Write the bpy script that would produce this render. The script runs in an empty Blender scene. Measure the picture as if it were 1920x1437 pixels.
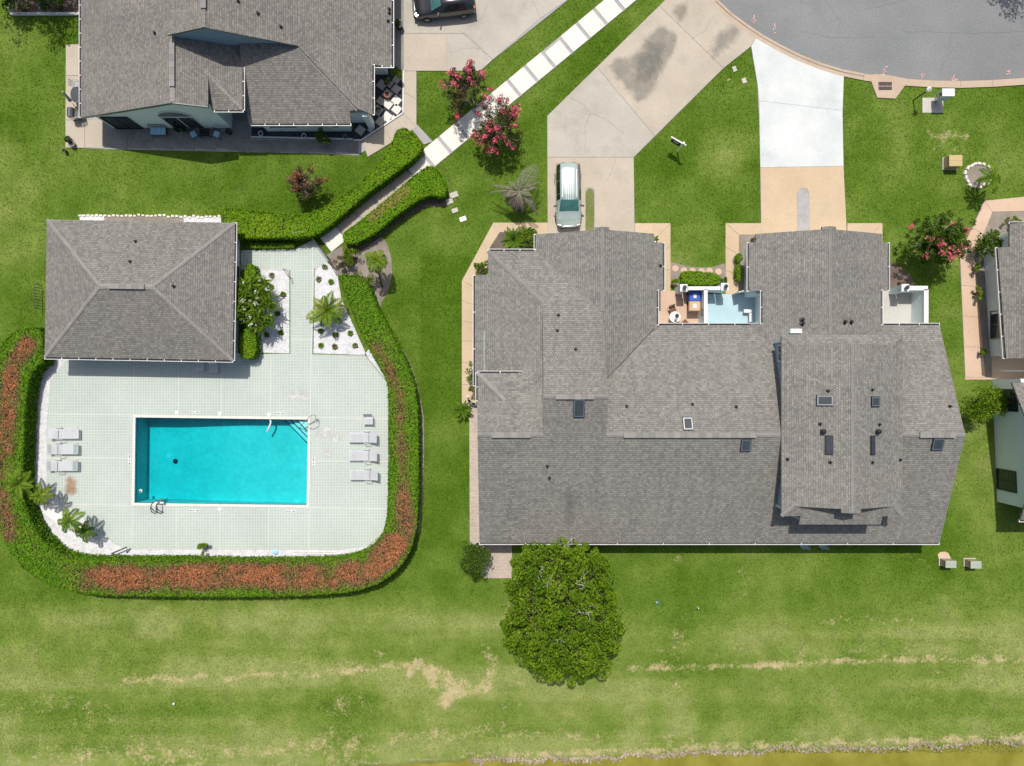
import bpy, math, random
import numpy as np
from mathutils import Vector, Matrix, noise as mnoise
from mathutils.geometry import tessellate_polygon

SC = bpy.context.scene
COL = SC.collection
R = math.radians
random.seed(7)
RNG = np.random.default_rng(7)

# ------------------------------------------------------------------ camera
H = 53.32            # flying height of the drone in metres
cam_d = bpy.data.cameras.new('camera')
cam_d.sensor_width = 36.0
cam_d.sensor_fit = 'HORIZONTAL'
cam_d.lens = 25.0
cam_d.clip_end = 5000
cam = bpy.data.objects.new('camera', cam_d)
cam.location = (0, 0, H)
COL.objects.link(cam)
SC.camera = cam

# ------------------------------------------------------------------ sky, sun, exposure
SUN_EL = R(64.5)
SUN_H = Vector((0.17, -1.0)).normalized()         # the way shadows fall on the ground
world = bpy.data.worlds.new('World')
SC.world = world
world.use_nodes = True
wn = world.node_tree
sky = wn.nodes.new('ShaderNodeTexSky')
sky.sky_type = 'NISHITA'
sky.sun_disc = False
sky.sun_elevation = SUN_EL
sky.sun_rotation = R(-9.6)
sky.air_density = 1.0
sky.dust_density = 3.5
wn.links.new(sky.outputs[0], wn.nodes['Background'].inputs[0])
wn.nodes['Background'].inputs[1].default_value = 0.098
sun_d = bpy.data.lights.new('sun', 'SUN')
sun_d.energy = 3.85
sun_d.angle = R(0.55)
sun_d.color = (1.0, 0.955, 0.88)
sun = bpy.data.objects.new('sun', sun_d)
c = math.cos(SUN_EL)
sun.rotation_euler = Vector((SUN_H.x * c, SUN_H.y * c, -math.sin(SUN_EL))).to_track_quat('-Z', 'Y').to_euler()
sun.location = (-10, 40, 60)
COL.objects.link(sun)
SC.view_settings.view_transform = 'Standard'
SC.view_settings.look = 'None'
SC.view_settings.gamma = 1.0
SC.view_settings.use_curve_mapping = False
SC.view_settings.exposure = 0.0
SC.cycles.max_bounces = 6
SC.cycles.transparent_max_bounces = 12
SC.cycles.caustics_reflective = False
SC.cycles.caustics_refractive = False
SC.cycles.sample_clamp_indirect = 8.0

# ------------------------------------------------------------------ helpers
def P(px, py, z=0.0):
    """where a point seen at that place of the aerial survey stands, if it lies z metres up"""
    k = (1 - z / H) / 25.0
    return ((px - 960) * k, (718.5 - py) * k)

def PP(pts, z=0.0):
    return [P(a, b, z) for a, b in pts]

def tag(o, label=None, cat=None, group=None, kind=None):
    if label: o['label'] = label
    if cat: o['category'] = cat
    if group: o['group'] = group
    if kind: o['kind'] = kind
    return o

def thing(name, label, cat, loc=(0, 0, 0), group=None, rz=0.0, kind=None):
    o = bpy.data.objects.new(name, None)
    o.empty_display_size = 0.3
    o.location = loc
    o.rotation_euler = (0, 0, rz)
    COL.objects.link(o)
    return tag(o, label, cat, group, kind)

def link(name, me, mat, parent=None):
    o = bpy.data.objects.new(name, me)
    if mat is not None and not me.materials:
        me.materials.append(mat)
    COL.objects.link(o)
    if parent is not None:
        o.parent = parent
    return o

def copy_tree(o, parent=None):
    c = o.copy()
    COL.objects.link(c)
    c.parent = parent
    for ch in list(o.children):
        copy_tree(ch, c)
    return c

class MB:
    """collects shapes and links them as one mesh object"""
    def __init__(s):
        s.v = []; s.f = []; s.uv = []
    def raw(s, vs, fs, uvs=None):
        n = len(s.v)
        s.v += [tuple(map(float, v)) for v in vs]
        s.f += [tuple(i + n for i in f) for f in fs]
        s.uv += list(uvs) if uvs else [(v[0], v[1]) for v in vs]
        return s
    def box(s, c, d, rz=0.0, taper=1.0, rot=None):
        x, y, z = d[0] / 2, d[1] / 2, d[2] / 2
        vs = []
        for sz in (-1, 1):
            t = taper if sz > 0 else 1.0
            for sx, sy in ((-1, -1), (1, -1), (1, 1), (-1, 1)):
                vs.append(Vector((sx * x * t, sy * y * t, sz * z)))
        m = rot if rot is not None else Matrix.Rotation(rz, 3, 'Z')
        vs = [m @ v + Vector(c) for v in vs]
        return s.raw(vs, [(3, 2, 1, 0), (4, 5, 6, 7), (0, 1, 5, 4), (1, 2, 6, 5), (2, 3, 7, 6), (3, 0, 4, 7)])
    def prism(s, poly, z0, z1, holes=()):
        loops = [list(poly)] + [list(h) for h in holes]
        area = sum(poly[i][0] * poly[(i + 1) % len(poly)][1] - poly[(i + 1) % len(poly)][0] * poly[i][1] for i in range(len(poly)))
        if area < 0: loops[0].reverse()
        for h in loops[1:]:
            a = sum(h[i][0] * h[(i + 1) % len(h)][1] - h[(i + 1) % len(h)][0] * h[i][1] for i in range(len(h)))
            if a > 0: h.reverse()
        tri = tessellate_polygon([[Vector((p[0], p[1], 0)) for p in l] for l in loops])
        flat = [p for l in loops for p in l]
        n = len(flat)
        top = []
        for t in tri:
            a, b, c = (flat[i] for i in t)
            cr = (b[0] - a[0]) * (c[1] - a[1]) - (b[1] - a[1]) * (c[0] - a[0])
            top.append(tuple(t) if cr > 0 else tuple(reversed(t)))
        fs = list(top) + [tuple(i + n for i in reversed(t)) for t in top]
        st = 0
        for l in loops:
            m = len(l)
            for i in range(m):
                j = (i + 1) % m
                fs.append((st + i + n, st + j + n, st + j, st + i))
            st += m
        return s.raw([(p[0], p[1], z1) for p in flat] + [(p[0], p[1], z0) for p in flat], fs)
    def tube(s, pts, r, n=6, r2=None, cap=True):
        pts = [Vector(p) for p in pts]
        m = len(pts)
        vs = []; fs = []
        up = Vector((0, 0, 1))
        for i, p in enumerate(pts):
            d = (pts[min(i + 1, m - 1)] - pts[max(i - 1, 0)])
            if d.length < 1e-9: d = Vector((0, 0, 1))
            d.normalize()
            a = d.cross(up if abs(d.z) < 0.95 else Vector((1, 0, 0))).normalized()
            b = d.cross(a)
            rr = r if r2 is None else r + (r2 - r) * i / max(1, m - 1)
            for j in range(n):
                t = 2 * math.pi * j / n
                vs.append(p + a * (rr * math.cos(t)) + b * (rr * math.sin(t)))
        for i in range(m - 1):
            for j in range(n):
                k = (j + 1) % n
                fs.append((i * n + j, i * n + k, (i + 1) * n + k, (i + 1) * n + j))
        if cap:
            fs.append(tuple(reversed(range(n)))); fs.append(tuple((m - 1) * n + j for j in range(n)))
        return s.raw(vs, fs)
    def lathe(s, c, prof, n=16, sx=1.0, sy=1.0):
        vs = []; fs = []
        for r, z in prof:
            for j in range(n):
                t = 2 * math.pi * j / n
                vs.append((c[0] + sx * r * math.cos(t), c[1] + sy * r * math.sin(t), c[2] + z))
        m = len(prof)
        for i in range(m - 1):
            for j in range(n):
                k = (j + 1) % n
                fs.append((i * n + j, i * n + k, (i + 1) * n + k, (i + 1) * n + j))
        fs.append(tuple(reversed(range(n)))); fs.append(tuple((m - 1) * n + j for j in range(n)))
        return s.raw(vs, fs)
    def mesh(s, name, off=(0, 0, 0), smooth=False):
        me = bpy.data.meshes.new(name)
        me.from_pydata([(v[0] - off[0], v[1] - off[1], v[2] - off[2]) for v in s.v], [], s.f)
        uvl = me.uv_layers.new(name='UVMap')
        li = np.empty(len(me.loops), dtype=np.int32)
        me.loops.foreach_get('vertex_index', li)
        uvl.data.foreach_set('uv', np.asarray(s.uv, dtype=np.float32)[li].ravel())
        if smooth:
            me.polygons.foreach_set('use_smooth', np.ones(len(me.polygons), dtype=bool))
        me.update()
        return me
    def o(s, name, mat, parent=None, smooth=False):
        """verts are in world coordinates unless the parent is turned; they are moved into the parent's frame"""
        off = parent_base(parent)
        return link(name, s.mesh(name, off, smooth), mat, parent)

def parent_base(p):
    off = Vector((0, 0, 0))
    while p is not None:
        off = off + p.location
        p = p.parent
    return off

def top(name, mb, mat, label, cat, group=None, kind=None, smooth=False):
    """a top-level thing that is one mesh; its origin goes to its base"""
    a = np.asarray(mb.v)
    lo, hi = a.min(0), a.max(0)
    loc = ((lo[0] + hi[0]) / 2, (lo[1] + hi[1]) / 2, lo[2])
    o = link(name, mb.mesh(name, loc, smooth), mat)
    o.location = loc
    return tag(o, label, cat, group, kind)

def quads(name, V, mat, parent=None, tint=None, loc=(0, 0, 0)):
    """V: (n,4,3) array of leaf-sized faces, made into one mesh"""
    n = len(V)
    me = bpy.data.meshes.new(name)
    me.vertices.add(n * 4); me.loops.add(n * 4); me.polygons.add(n)
    off = np.asarray(parent_base(parent) if parent is not None else loc)
    me.vertices.foreach_set('co', (V.reshape(-1, 3) - off).astype(np.float32).ravel())
    me.loops.foreach_set('vertex_index', np.arange(n * 4, dtype=np.int32))
    me.polygons.foreach_set('loop_start', np.arange(0, n * 4, 4, dtype=np.int32))
    me.update(calc_edges=True)
    if tint is not None:
        at = me.attributes.new('tint', 'FLOAT', 'POINT')
        at.data.foreach_set('value', np.repeat(np.asarray(tint, dtype=np.float32), 4))
    o = link(name, me, mat, parent)
    if parent is None: o.location = loc
    return o

def unit(a):
    return a / np.maximum(np.linalg.norm(a, axis=-1, keepdims=True), 1e-9)

def leaf_quads(C, size, up=0.6, aspect=0.55, nrm=None, jit=0.35, fold=0.0):
    """diamond leaves at centres C"""
    n = len(C)
    r = unit(RNG.normal(size=(n, 3)))
    base = np.array([0, 0, 1.0]) if nrm is None else nrm
    nn = unit(r * (1 - up) + base * up)
    t = unit(np.cross(nn, unit(RNG.normal(size=(n, 3)))))
    b = np.cross(nn, t)
    s = size * (1 + jit * (RNG.random((n, 1)) * 2 - 1))
    L = t * s * 0.5; W = b * s * 0.5 * aspect
    F = nn * s * fold
    return np.stack([C - L, C + W + F, C + L, C - W + F], axis=1)

def inside(poly, pts):
    x, y = pts[:, 0], pts[:, 1]
    res = np.zeros(len(pts), dtype=bool)
    n = len(poly)
    for i in range(n):
        x1, y1 = poly[i]; x2, y2 = poly[(i + 1) % n]
        cnd = ((y1 > y) != (y2 > y))
        if abs(y2 - y1) < 1e-12: continue
        xi = x1 + (y - y1) * (x2 - x1) / (y2 - y1)
        res ^= cnd & (x < xi)
    return res

def area2(poly):
    return sum(poly[i][0] * poly[(i + 1) % len(poly)][1] - poly[(i + 1) % len(poly)][0] * poly[i][1] for i in range(len(poly)))

def inset(poly, d):
    """moves each corner inward by d"""
    p = list(poly)
    if area2(p) < 0: p.reverse()
    n = len(p); out = []
    for i in range(n):
        a, b, c = Vector(p[i - 1]), Vector(p[i]), Vector(p[(i + 1) % n])
        e1 = (b - a).normalized(); e2 = (c - b).normalized()
        n1 = Vector((-e1.y, e1.x)); n2 = Vector((-e2.y, e2.x))
        m = n1 + n2
        if m.length < 1e-6: m = n1
        m.normalize()
        q = b + m * (d / max(0.35, m.dot(n1)))
        out.append((q.x, q.y))
    return out

def smoothloop(pts, it=2, closed=True):
    """Chaikin corner cutting"""
    for _ in range(it):
        o = []
        n = len(pts)
        rng = range(n) if closed else range(n - 1)
        if not closed: o.append(pts[0])
        for i in rng:
            a, b = pts[i], pts[(i + 1) % n]
            o.append((a[0] * .75 + b[0] * .25, a[1] * .75 + b[1] * .25))
            o.append((a[0] * .25 + b[0] * .75, a[1] * .25 + b[1] * .75))
        if not closed: o.append(pts[-1])
        pts = o
    return pts

def vnoise(x, y, seed=0):
    """value noise on arrays, 0..1"""
    r = np.random.default_rng(seed).random((256, 256))
    xi = np.floor(x).astype(int); yi = np.floor(y).astype(int)
    fx = x - xi; fy = y - yi
    fx = fx * fx * (3 - 2 * fx); fy = fy * fy * (3 - 2 * fy)
    a = r[xi & 255, yi & 255]; b = r[(xi + 1) & 255, yi & 255]
    c_ = r[xi & 255, (yi + 1) & 255]; d = r[(xi + 1) & 255, (yi + 1) & 255]
    return (a * (1 - fx) + b * fx) * (1 - fy) + (c_ * (1 - fx) + d * fx) * fy

def fbm(x, y, s=1.0, seed=0, oct=4):
    t = 0; w = 0; a = 1.0
    for i in range(oct):
        t = t + a * vnoise(x * s, y * s, seed + i); w += a
        a *= .5; s *= 2.03
    return t / w

# ------------------------------------------------------------------ materials
MAT = {}
def newmat(name):
    m = bpy.data.materials.new(name); m.use_nodes = True
    MAT[name] = m
    return m, m.node_tree, m.node_tree.nodes['Principled BSDF']

def nd(nt, t, ins=None, **kw):
    n = nt.nodes.new(t)
    for k, v in kw.items(): setattr(n, k, v)
    for k, v in (ins or {}).items():
        if isinstance(v, bpy.types.NodeSocket): nt.links.new(v, n.inputs[k])
        else: n.inputs[k].default_value = v
    return n

def c4(c): return (c[0], c[1], c[2], 1.0)

def ramp(nt, fac, stops):
    n = nt.nodes.new('ShaderNodeValToRGB')
    e = n.color_ramp.elements
    while len(e) < len(stops): e.new(0.5)
    for i, (p, c) in enumerate(stops):
        e[i].position = p; e[i].color = c4(c) if len(c) == 3 else c
    nt.links.new(fac, n.inputs[0])
    return n.outputs[0]

def mix(nt, fac, a, b, mode='MIX'):
    n = nt.nodes.new('ShaderNodeMix'); n.data_type = 'RGBA'; n.blend_type = mode
    for i, v in ((0, fac), (6, a), (7, b)):
        if isinstance(v, bpy.types.NodeSocket): nt.links.new(v, n.inputs[i])
        else: n.inputs[i].default_value = v if i == 0 else (c4(v) if len(v) == 3 else v)
    return n.outputs[2]

def noise(nt, vec, scale, detail=4, rough=.6):
    return nd(nt, 'ShaderNodeTexNoise', {'Vector': vec, 'Scale': scale, 'Detail': detail, 'Roughness': rough}).outputs[0]

def wpos(nt):
    return nd(nt, 'ShaderNodeNewGeometry').outputs['Position']

def setbump(nt, b, height, strength, dist=0.02):
    n = nd(nt, 'ShaderNodeBump', {'Strength': strength, 'Distance': dist, 'Height': height})
    nt.links.new(n.outputs[0], b.inputs['Normal'])

def speck(name, c1, c2, s1=.4, s2=9., f=.25, rough=.85, bump=0., metal=0., c3=None, s3=.25, t3=(.55, .7), spec=.25):
    m, nt, b = newmat(name)
    pos = wpos(nt)
    col = ramp(nt, noise(nt, pos, s1), [(.3, c1), (.7, c2)])
    if c3:
        k = ramp(nt, noise(nt, pos, s3, 6, .65), [(t3[0], (0, 0, 0)), (t3[1], (1, 1, 1))])
        col = mix(nt, k, col, c3)
    fine = noise(nt, pos, s2, 5, .7)
    g = ramp(nt, fine, [(.25, (1 - f,) * 3), (.75, (1 + f,) * 3)])
    col = mix(nt, 1.0, col, g, 'MULTIPLY')
    nt.links.new(col, b.inputs['Base Color'])
    b.inputs['Roughness'].default_value = rough
    b.inputs['Metallic'].default_value = metal
    b.inputs['Specular IOR Level'].default_value = spec
    if bump: setbump(nt, b, fine, bump)
    return m

def plain(name, c, rough=.5, metal=0., spec=.4, coat=0.):
    return_m = speck(name, tuple(x * .93 for x in c), tuple(min(1, x * 1.05) for x in c), 1.3, 14., .06, rough, 0, metal, None, spec=spec)
    if coat:
        b = return_m.node_tree.nodes['Principled BSDF']
        b.inputs['Coat Weight'].default_value = coat; b.inputs['Coat Roughness'].default_value = .06
    return return_m

def leafmat(name, stops, transl=.28, rough=.6, vary=.35, zone=None):
    """leaf colour from each leaf's own tint, varied leaf by leaf"""
    m, nt, b = newmat(name)
    at = nd(nt, 'ShaderNodeAttribute', attribute_name='tint').outputs['Fac']
    col = ramp(nt, at, stops)
    isl = nd(nt, 'ShaderNodeNewGeometry').outputs['Random Per Island']
    g = ramp(nt, isl, [(0, (1 - vary,) * 3), (1, (1 + vary,) * 3)])
    col = mix(nt, 1.0, col, g, 'MULTIPLY')
    nt.links.new(col, b.inputs['Base Color'])
    b.inputs['Roughness'].default_value = rough
    b.inputs['Specular IOR Level'].default_value = .06
    tr = nd(nt, 'ShaderNodeBsdfTranslucent', {'Color': col})
    mx = nd(nt, 'ShaderNodeMixShader', {0: transl, 1: b.outputs[0], 2: tr.outputs[0]})
    nt.links.new(mx.outputs[0], nt.nodes['Material Output'].inputs[0])
    return m

def shingles(name, c1, c2, stain=None):
    m, nt, b = newmat(name)
    uv = nd(nt, 'ShaderNodeUVMap').outputs[0]
    pos = wpos(nt)
    br = nd(nt, 'ShaderNodeTexBrick', {'Vector': uv, 'Color1': c4(c1), 'Color2': c4(c2), 'Mortar': c4(tuple(x * .62 for x in c1)),
            'Scale': 1.0, 'Mortar Size': .013, 'Mortar Smooth': .4, 'Bias': 0.0, 'Brick Width': .17, 'Row Height': .15}, offset=.42, offset_frequency=2)
    br2 = nd(nt, 'ShaderNodeTexBrick', {'Vector': uv, 'Color1': (.89, .89, .89, 1), 'Color2': (1.11, 1.105, 1.095, 1), 'Mortar': (1, 1, 1, 1),
            'Scale': 1.0, 'Mortar Size': .0, 'Brick Width': .23, 'Row Height': .15}, offset=.3, offset_frequency=3)
    col = mix(nt, 1.0, br.outputs[0], br2.outputs[0], 'MULTIPLY')
    big = ramp(nt, noise(nt, pos, .22, 5, .6), [(.3, (.94, .94, .945)), (.7, (1.05, 1.045, 1.03))])
    col = mix(nt, 1.0, col, big, 'MULTIPLY')
    su = nd(nt, 'ShaderNodeVectorMath', {0: uv, 1: (1.3, .16, 1)}, operation='MULTIPLY').outputs[0]
    strk = ramp(nt, noise(nt, su, 1.0, 5, .65), [(.3, (.91, .91, .91)), (.68, (1.05, 1.045, 1.03))])
    col = mix(nt, 1.0, col, strk, 'MULTIPLY')
    fine = noise(nt, pos, 30, 3, .7)
    col = mix(nt, 1.0, col, ramp(nt, fine, [(.2, (.85,) * 3), (.8, (1.15,) * 3)]), 'MULTIPLY')
    if stain:
        sx, sy, rx, ry, sc = stain
        d = nd(nt, 'ShaderNodeVectorMath', {0: pos, 1: (-sx, -sy, 0)}, operation='ADD').outputs[0]
        d = nd(nt, 'ShaderNodeVectorMath', {0: d, 1: (1 / rx, 1 / ry, 0)}, operation='MULTIPLY').outputs[0]
        ln = nd(nt, 'ShaderNodeVectorMath', {0: d}, operation='LENGTH').outputs['Value']
        nz = noise(nt, pos, 1.1, 5, .7)
        ad = nd(nt, 'ShaderNodeMath', {0: ln, 1: nz}, operation='ADD').outputs[0]
        k = ramp(nt, ad, [(.55, (.75,) * 3), (1.0, (0, 0, 0))])
        col = mix(nt, k, col, sc)
    nt.links.new(col, b.inputs['Base Color'])
    b.inputs['Roughness'].default_value = .95
    b.inputs['Specular IOR Level'].default_value = .15
    h = mix(nt, .35, br.outputs[1], fine)
    setbump(nt, b, h, .5, .02)
    nt.nodes['Bump'].invert = True
    return m

shingles('shingle', (.198, .192, .179), (.282, .274, .256), (4.0, -8.6, 1.1, 3.6, (.10, .10, .098)))
shingles('shingle_tan', (.188, .178, .165), (.272, .259, .241))
shingles('shingle_pool', (.188, .18, .168), (.274, .263, .248))
speck('cap', (.235, .226, .21), (.30, .288, .268), 1.2, 22, .25, .95, .3)
speck('cap_pool', (.225, .216, .202), (.28, .27, .252), 1.2, 22, .25, .95, .3)
speck('cap_dark', (.20, .194, .183), (.25, .242, .23), 1.2, 22, .25, .95, .3)
plain('white', (.72, .72, .70), .55)
plain('gutter', (.74, .74, .73), .4)
speck('stucco', (.74, .82, .825), (.79, .86, .865), .6, 22, .06, .9, .15)
speck('stucco_white', (.68, .68, .66), (.75, .75, .73), .6, 22, .05, .9, .15)
speck('stucco_wall', (.70, .77, .77), (.75, .82, .82), .6, 22, .05, .9, .15)
speck('siding', (.24, .35, .42), (.28, .39, .46), .8, 18, .08, .8)
speck('concrete', (.50, .385, .255), (.58, .455, .315), .35, 11, .12, .9, .1, c3=(.47, .38, .28), s3=.5, t3=(.55, .75))
speck('concrete_grey', (.41, .38, .325), (.48, .45, .39), .3, 11, .12, .9, .1, c3=(.34, .325, .285), s3=.45, t3=(.5, .75))
speck('concrete_pale', (.43, .372, .30), (.51, .447, .368), .3, 11, .12, .9, .1, c3=(.39, .35, .29), s3=.4, t3=(.52, .75))
speck('concrete_white', (.53, .56, .555), (.66, .68, .67), .35, 8, .07, .85, .05, c3=(.45, .49, .49), s3=.3, t3=(.55, .8))
speck('concrete_pink', (.54, .39, .29), (.61, .45, .345), .6, 11, .1, .9, .08, c3=(.53, .35, .21), s3=.3, t3=(.55, .8))
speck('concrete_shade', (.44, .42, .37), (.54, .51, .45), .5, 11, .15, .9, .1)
speck('slab_white', (.68, .65, .58), (.76, .735, .67), .7, 9, .08, .85, .05, c3=(.56, .51, .38), s3=.6, t3=(.6, .8))
speck('joint', (.33, .32, .32), (.42, .40, .40), 1.5, 14, .2, .95, .1)
speck('mulch', (.10, .075, .06), (.19, .145, .12), .9, 16, .5, .95, .6)
speck('mulch_grey', (.21, .18, .15), (.31, .27, .23), .8, 16, .4, .95, .5)
speck('mulch_dark', (.035, .035, .04), (.07, .07, .075), 2, 20, .5, .95, .6)
speck('asphalt', (.19, .196, .197), (.245, .252, .252), .15, 9, .28, .95, .3, c3=(.19, .2, .205), s3=.4, t3=(.55, .75))
speck('kerb', (.44, .34, .25), (.52, .41, .31), .5, 12, .15, .9, .1)
speck('iron', (.10, .07, .07), (.15, .11, .10), 3, 30, .2, .8)
speck('gravel_base', (.50, .50, .52), (.70, .70, .72), 2.0, 13, .3, .9, .8)
speck('stone_white', (.66, .66, .68), (.80, .80, .80), 3.0, 20, .2, .9, .2)
speck('stone_pale', (.60, .55, .47), (.80, .76, .68), 3.0, 14, .25, .9, .3)
speck('turf', (.115, .175, .03), (.20, .20, .085), 1.2, 10, .4, 1, .3, c3=(.22, .18, .11), s3=1.1, t3=(.55, .7), spec=.02)
plain('black', (.02, .02, .022), .5)
plain('dark_metal', (.035, .037, .04), .4, .3)
plain('steel', (.55, .57, .58), .25, .9)
plain('steel_dark', (.16, .17, .18), .35, .8)
plain('wood_brown', (.16, .07, .045), .7)
plain('plastic_white', (.70, .71, .72), .45)
plain('strap_white', (.56, .575, .60), .6)
plain('strap_grey', (.33, .375, .375), .6)
plain('cushion', (.32, .58, .72), .85)
plain('blue_bin', (.02, .10, .45), .45)
plain('tan_bin', (.55, .38, .24), .6)
plain('terracotta', (.42, .16, .09), .8)
plain('box_tan', (.50, .38, .18), .6)
plain('box_green', (.36, .40, .33), .6)
plain('box_side', (.40, .30, .19), .7)
plain('mail_white', (.52, .64, .70), .4)
plain('sign_blue', (.012, .02, .05), .4)
speck('concrete_shade_dark', (.21, .21, .195), (.29, .285, .265), .5, 7, .22, .95, .1, c3=(.17, .17, .16), s3=.9, t3=(.5, .7))  # darker copy of the concrete for shaded slabs; shade is in the colour
speck('floor_pale', (.46, .455, .42), (.52, .515, .48), .6, 9, .07, .85)
plain('blue_paint', (.40, .60, .70), .8)
speck('blue_floor', (.38, .53, .60), (.45, .60, .66), .5, 9, .08, .7, .05)
plain('bark_pale', (.42, .37, .31), .9)
plain('bark', (.13, .10, .075), .95)
plain('bark_grey', (.55, .53, .50), .9)
plain('tyre', (.02, .02, .02), .9)
plain('green_fit', (.05, .16, .12), .5)
plain('pot_grey', (.25, .25, .25), .8)
speck('bank', (.22, .17, .11), (.46, .40, .30), .8, 7, .6, .95, .8)
m = plain('van_paint', (.45, .54, .51), .24, .3, .5, .8)
m = plain('car_paint', (.022, .023, .026), .25, .2, .5, .9)
plain('lamp_glass', (.75, .77, .78), .15)

def glass(name, c, rough=.06, spec=.6):
    m, nt, b = newmat(name)
    g = ramp(nt, noise(nt, wpos(nt), .7, 3), [(.3, tuple(x * .7 for x in c)), (.7, tuple(x * 1.25 for x in c))])
    nt.links.new(g, b.inputs['Base Color'])
    b.inputs['Roughness'].default_value = rough; b.inputs['Specular IOR Level'].default_value = spec
    return m
glass('pane', (.022, .032, .04), .08, .6)
glass('pane_sky', (.05, .06, .065), .16, .9)
glass('pane_dark', (.04, .047, .062), .3, .5)
glass('windscreen', (.05, .16, .15), .05, .9)
glass('pane_fan', (.15, .19, .20), .2, .5)
glass('tint', (.015, .018, .02), .08, .7)

# pool deck: small perforated tiles
m, nt, b = newmat('deck_tile')
pos = wpos(nt)
br = nd(nt, 'ShaderNodeTexBrick', {'Vector': pos, 'Color1': (.405, .455, .42, 1), 'Color2': (.44, .49, .455, 1), 'Mortar': (.52, .57, .53, 1), 'Scale': 1.0,
        'Mortar Size': .035, 'Mortar Smooth': .5, 'Brick Width': .21, 'Row Height': .21}, offset=0.0)
big = ramp(nt, noise(nt, pos, .25, 5, .6), [(.3, (.93, .93, .93)), (.7, (1.05, 1.05, 1.04))])
col = mix(nt, 1.0, br.outputs[0], big, 'MULTIPLY')
w = ramp(nt, noise(nt, pos, .8, 6, .7), [(.60, (0, 0, 0)), (.74, (.5, .5, .5))])
col = mix(nt, w, col, (.56, .56, .54))
nt.links.new(col, b.inputs['Base Color']); b.inputs['Roughness'].default_value = .9; b.inputs['Specular IOR Level'].default_value = .15
setbump(nt, b, br.outputs[1], .25, .01)
# small pavers
m, nt, b = newmat('small_paver')
pos = wpos(nt)
br = nd(nt, 'ShaderNodeTexBrick', {'Vector': pos, 'Color1': (.44, .36, .30, 1), 'Color2': (.53, .45, .38, 1), 'Mortar': (.32, .27, .23, 1), 'Scale': 1.0,
        'Mortar Size': .012, 'Mortar Smooth': .3, 'Brick Width': .22, 'Row Height': .11})
col = mix(nt, 1.0, br.outputs[0], ramp(nt, noise(nt, pos, .8, 5), [(.3, (.9,) * 3), (.7, (1.1,) * 3)]), 'MULTIPLY')
nt.links.new(col, b.inputs['Base Color']); b.inputs['Roughness'].default_value = .9
# concrete stain, soft edged, laid on the driveway
def stainmat(name, c, lo=.15, hi=.6, sc=.9, mx=.62):
    m, nt, b = newmat(name)
    pos = wpos(nt)
    nt.links.new(ramp(nt, noise(nt, pos, 2.2, 6, .7), [(.3, tuple(x * .75 for x in c)), (.7, tuple(x * 1.25 for x in c))]), b.inputs['Base Color'])
    b.inputs['Roughness'].default_value = .9
    k = nd(nt, 'ShaderNodeAttribute', attribute_name='fade').outputs['Fac']
    nz = nd(nt, 'ShaderNodeMath', {0: noise(nt, pos, sc, 6, .7), 1: 2.4, 2: -1.2}, operation='MULTIPLY_ADD').outputs[0]
    kk = nd(nt, 'ShaderNodeMath', {0: k, 1: nz}, operation='ADD').outputs[0]
    al = ramp(nt, kk, [(lo, (0, 0, 0)), (hi, (mx,) * 3)])
    nt.links.new(al, b.inputs['Alpha'])
    return m
stainmat('stain_grey', (.21, .21, .185), .0, 1.1, 1.3, .4)
stainmat('stain_rust', (.40, .20, .10), .1, .9, 1.5, .6)
stainmat('stain_white', (.66, .65, .63), .45, .9, 2.2, .7)
# lawn
m, nt, b = newmat('lawn')
pos = wpos(nt)
dry = nd(nt, 'ShaderNodeAttribute', attribute_name='dry').outputs['Fac']
lush = nd(nt, 'ShaderNodeAttribute', attribute_name='lush').outputs['Fac']
g = ramp(nt, lush, [(0.0, (.235, .275, .085)), (.3, (.160, .220, .045)), (.62, (.112, .182, .026)), (1.0, (.074, .138, .013))])
g = mix(nt, 1.0, g, ramp(nt, noise(nt, pos, .9, 5, .65), [(.3, (.8, .84, .8)), (.7, (1.18, 1.14, 1.15))]), 'MULTIPLY')
n1 = noise(nt, pos, 5.0, 6, .8)
g = mix(nt, 1.0, g, ramp(nt, n1, [(.25, (.8, .82, .78)), (.75, (1.2, 1.18, 1.22))]), 'MULTIPLY')
n2 = noise(nt, pos, 3.8, 7, .8)
n2 = nd(nt, 'ShaderNodeMath', {0: n2, 1: 1.7, 2: -.85}, operation='MULTIPLY_ADD').outputs[0]
dd = nd(nt, 'ShaderNodeMath', {0: dry, 1: n2}, operation='ADD').outputs[0]
k = ramp(nt, dd, [(.40, (0, 0, 0)), (.66, (.9, .9, .9))])
tan = ramp(nt, noise(nt, pos, 2.3, 5, .7), [(.3, (.36, .30, .15)), (.7, (.52, .43, .25))])
g = mix(nt, k, g, tan)
nt.links.new(g, b.inputs['Base Color'])
b.inputs['Roughness'].default_value = 1; b.inputs['Specular IOR Level'].default_value = .02
setbump(nt, b, n1, .35, .05)
# pond water
m, nt, b = newmat('pond_water')
pos = wpos(nt)
g = ramp(nt, noise(nt, pos, .5, 5), [(.3, (.17, .16, .014)), (.7, (.29, .265, .045))])
nt.links.new(g, b.inputs['Base Color']); b.inputs['Roughness'].default_value = .12
setbump(nt, b, noise(nt, pos, 3.0, 3), .15, .03)
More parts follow.
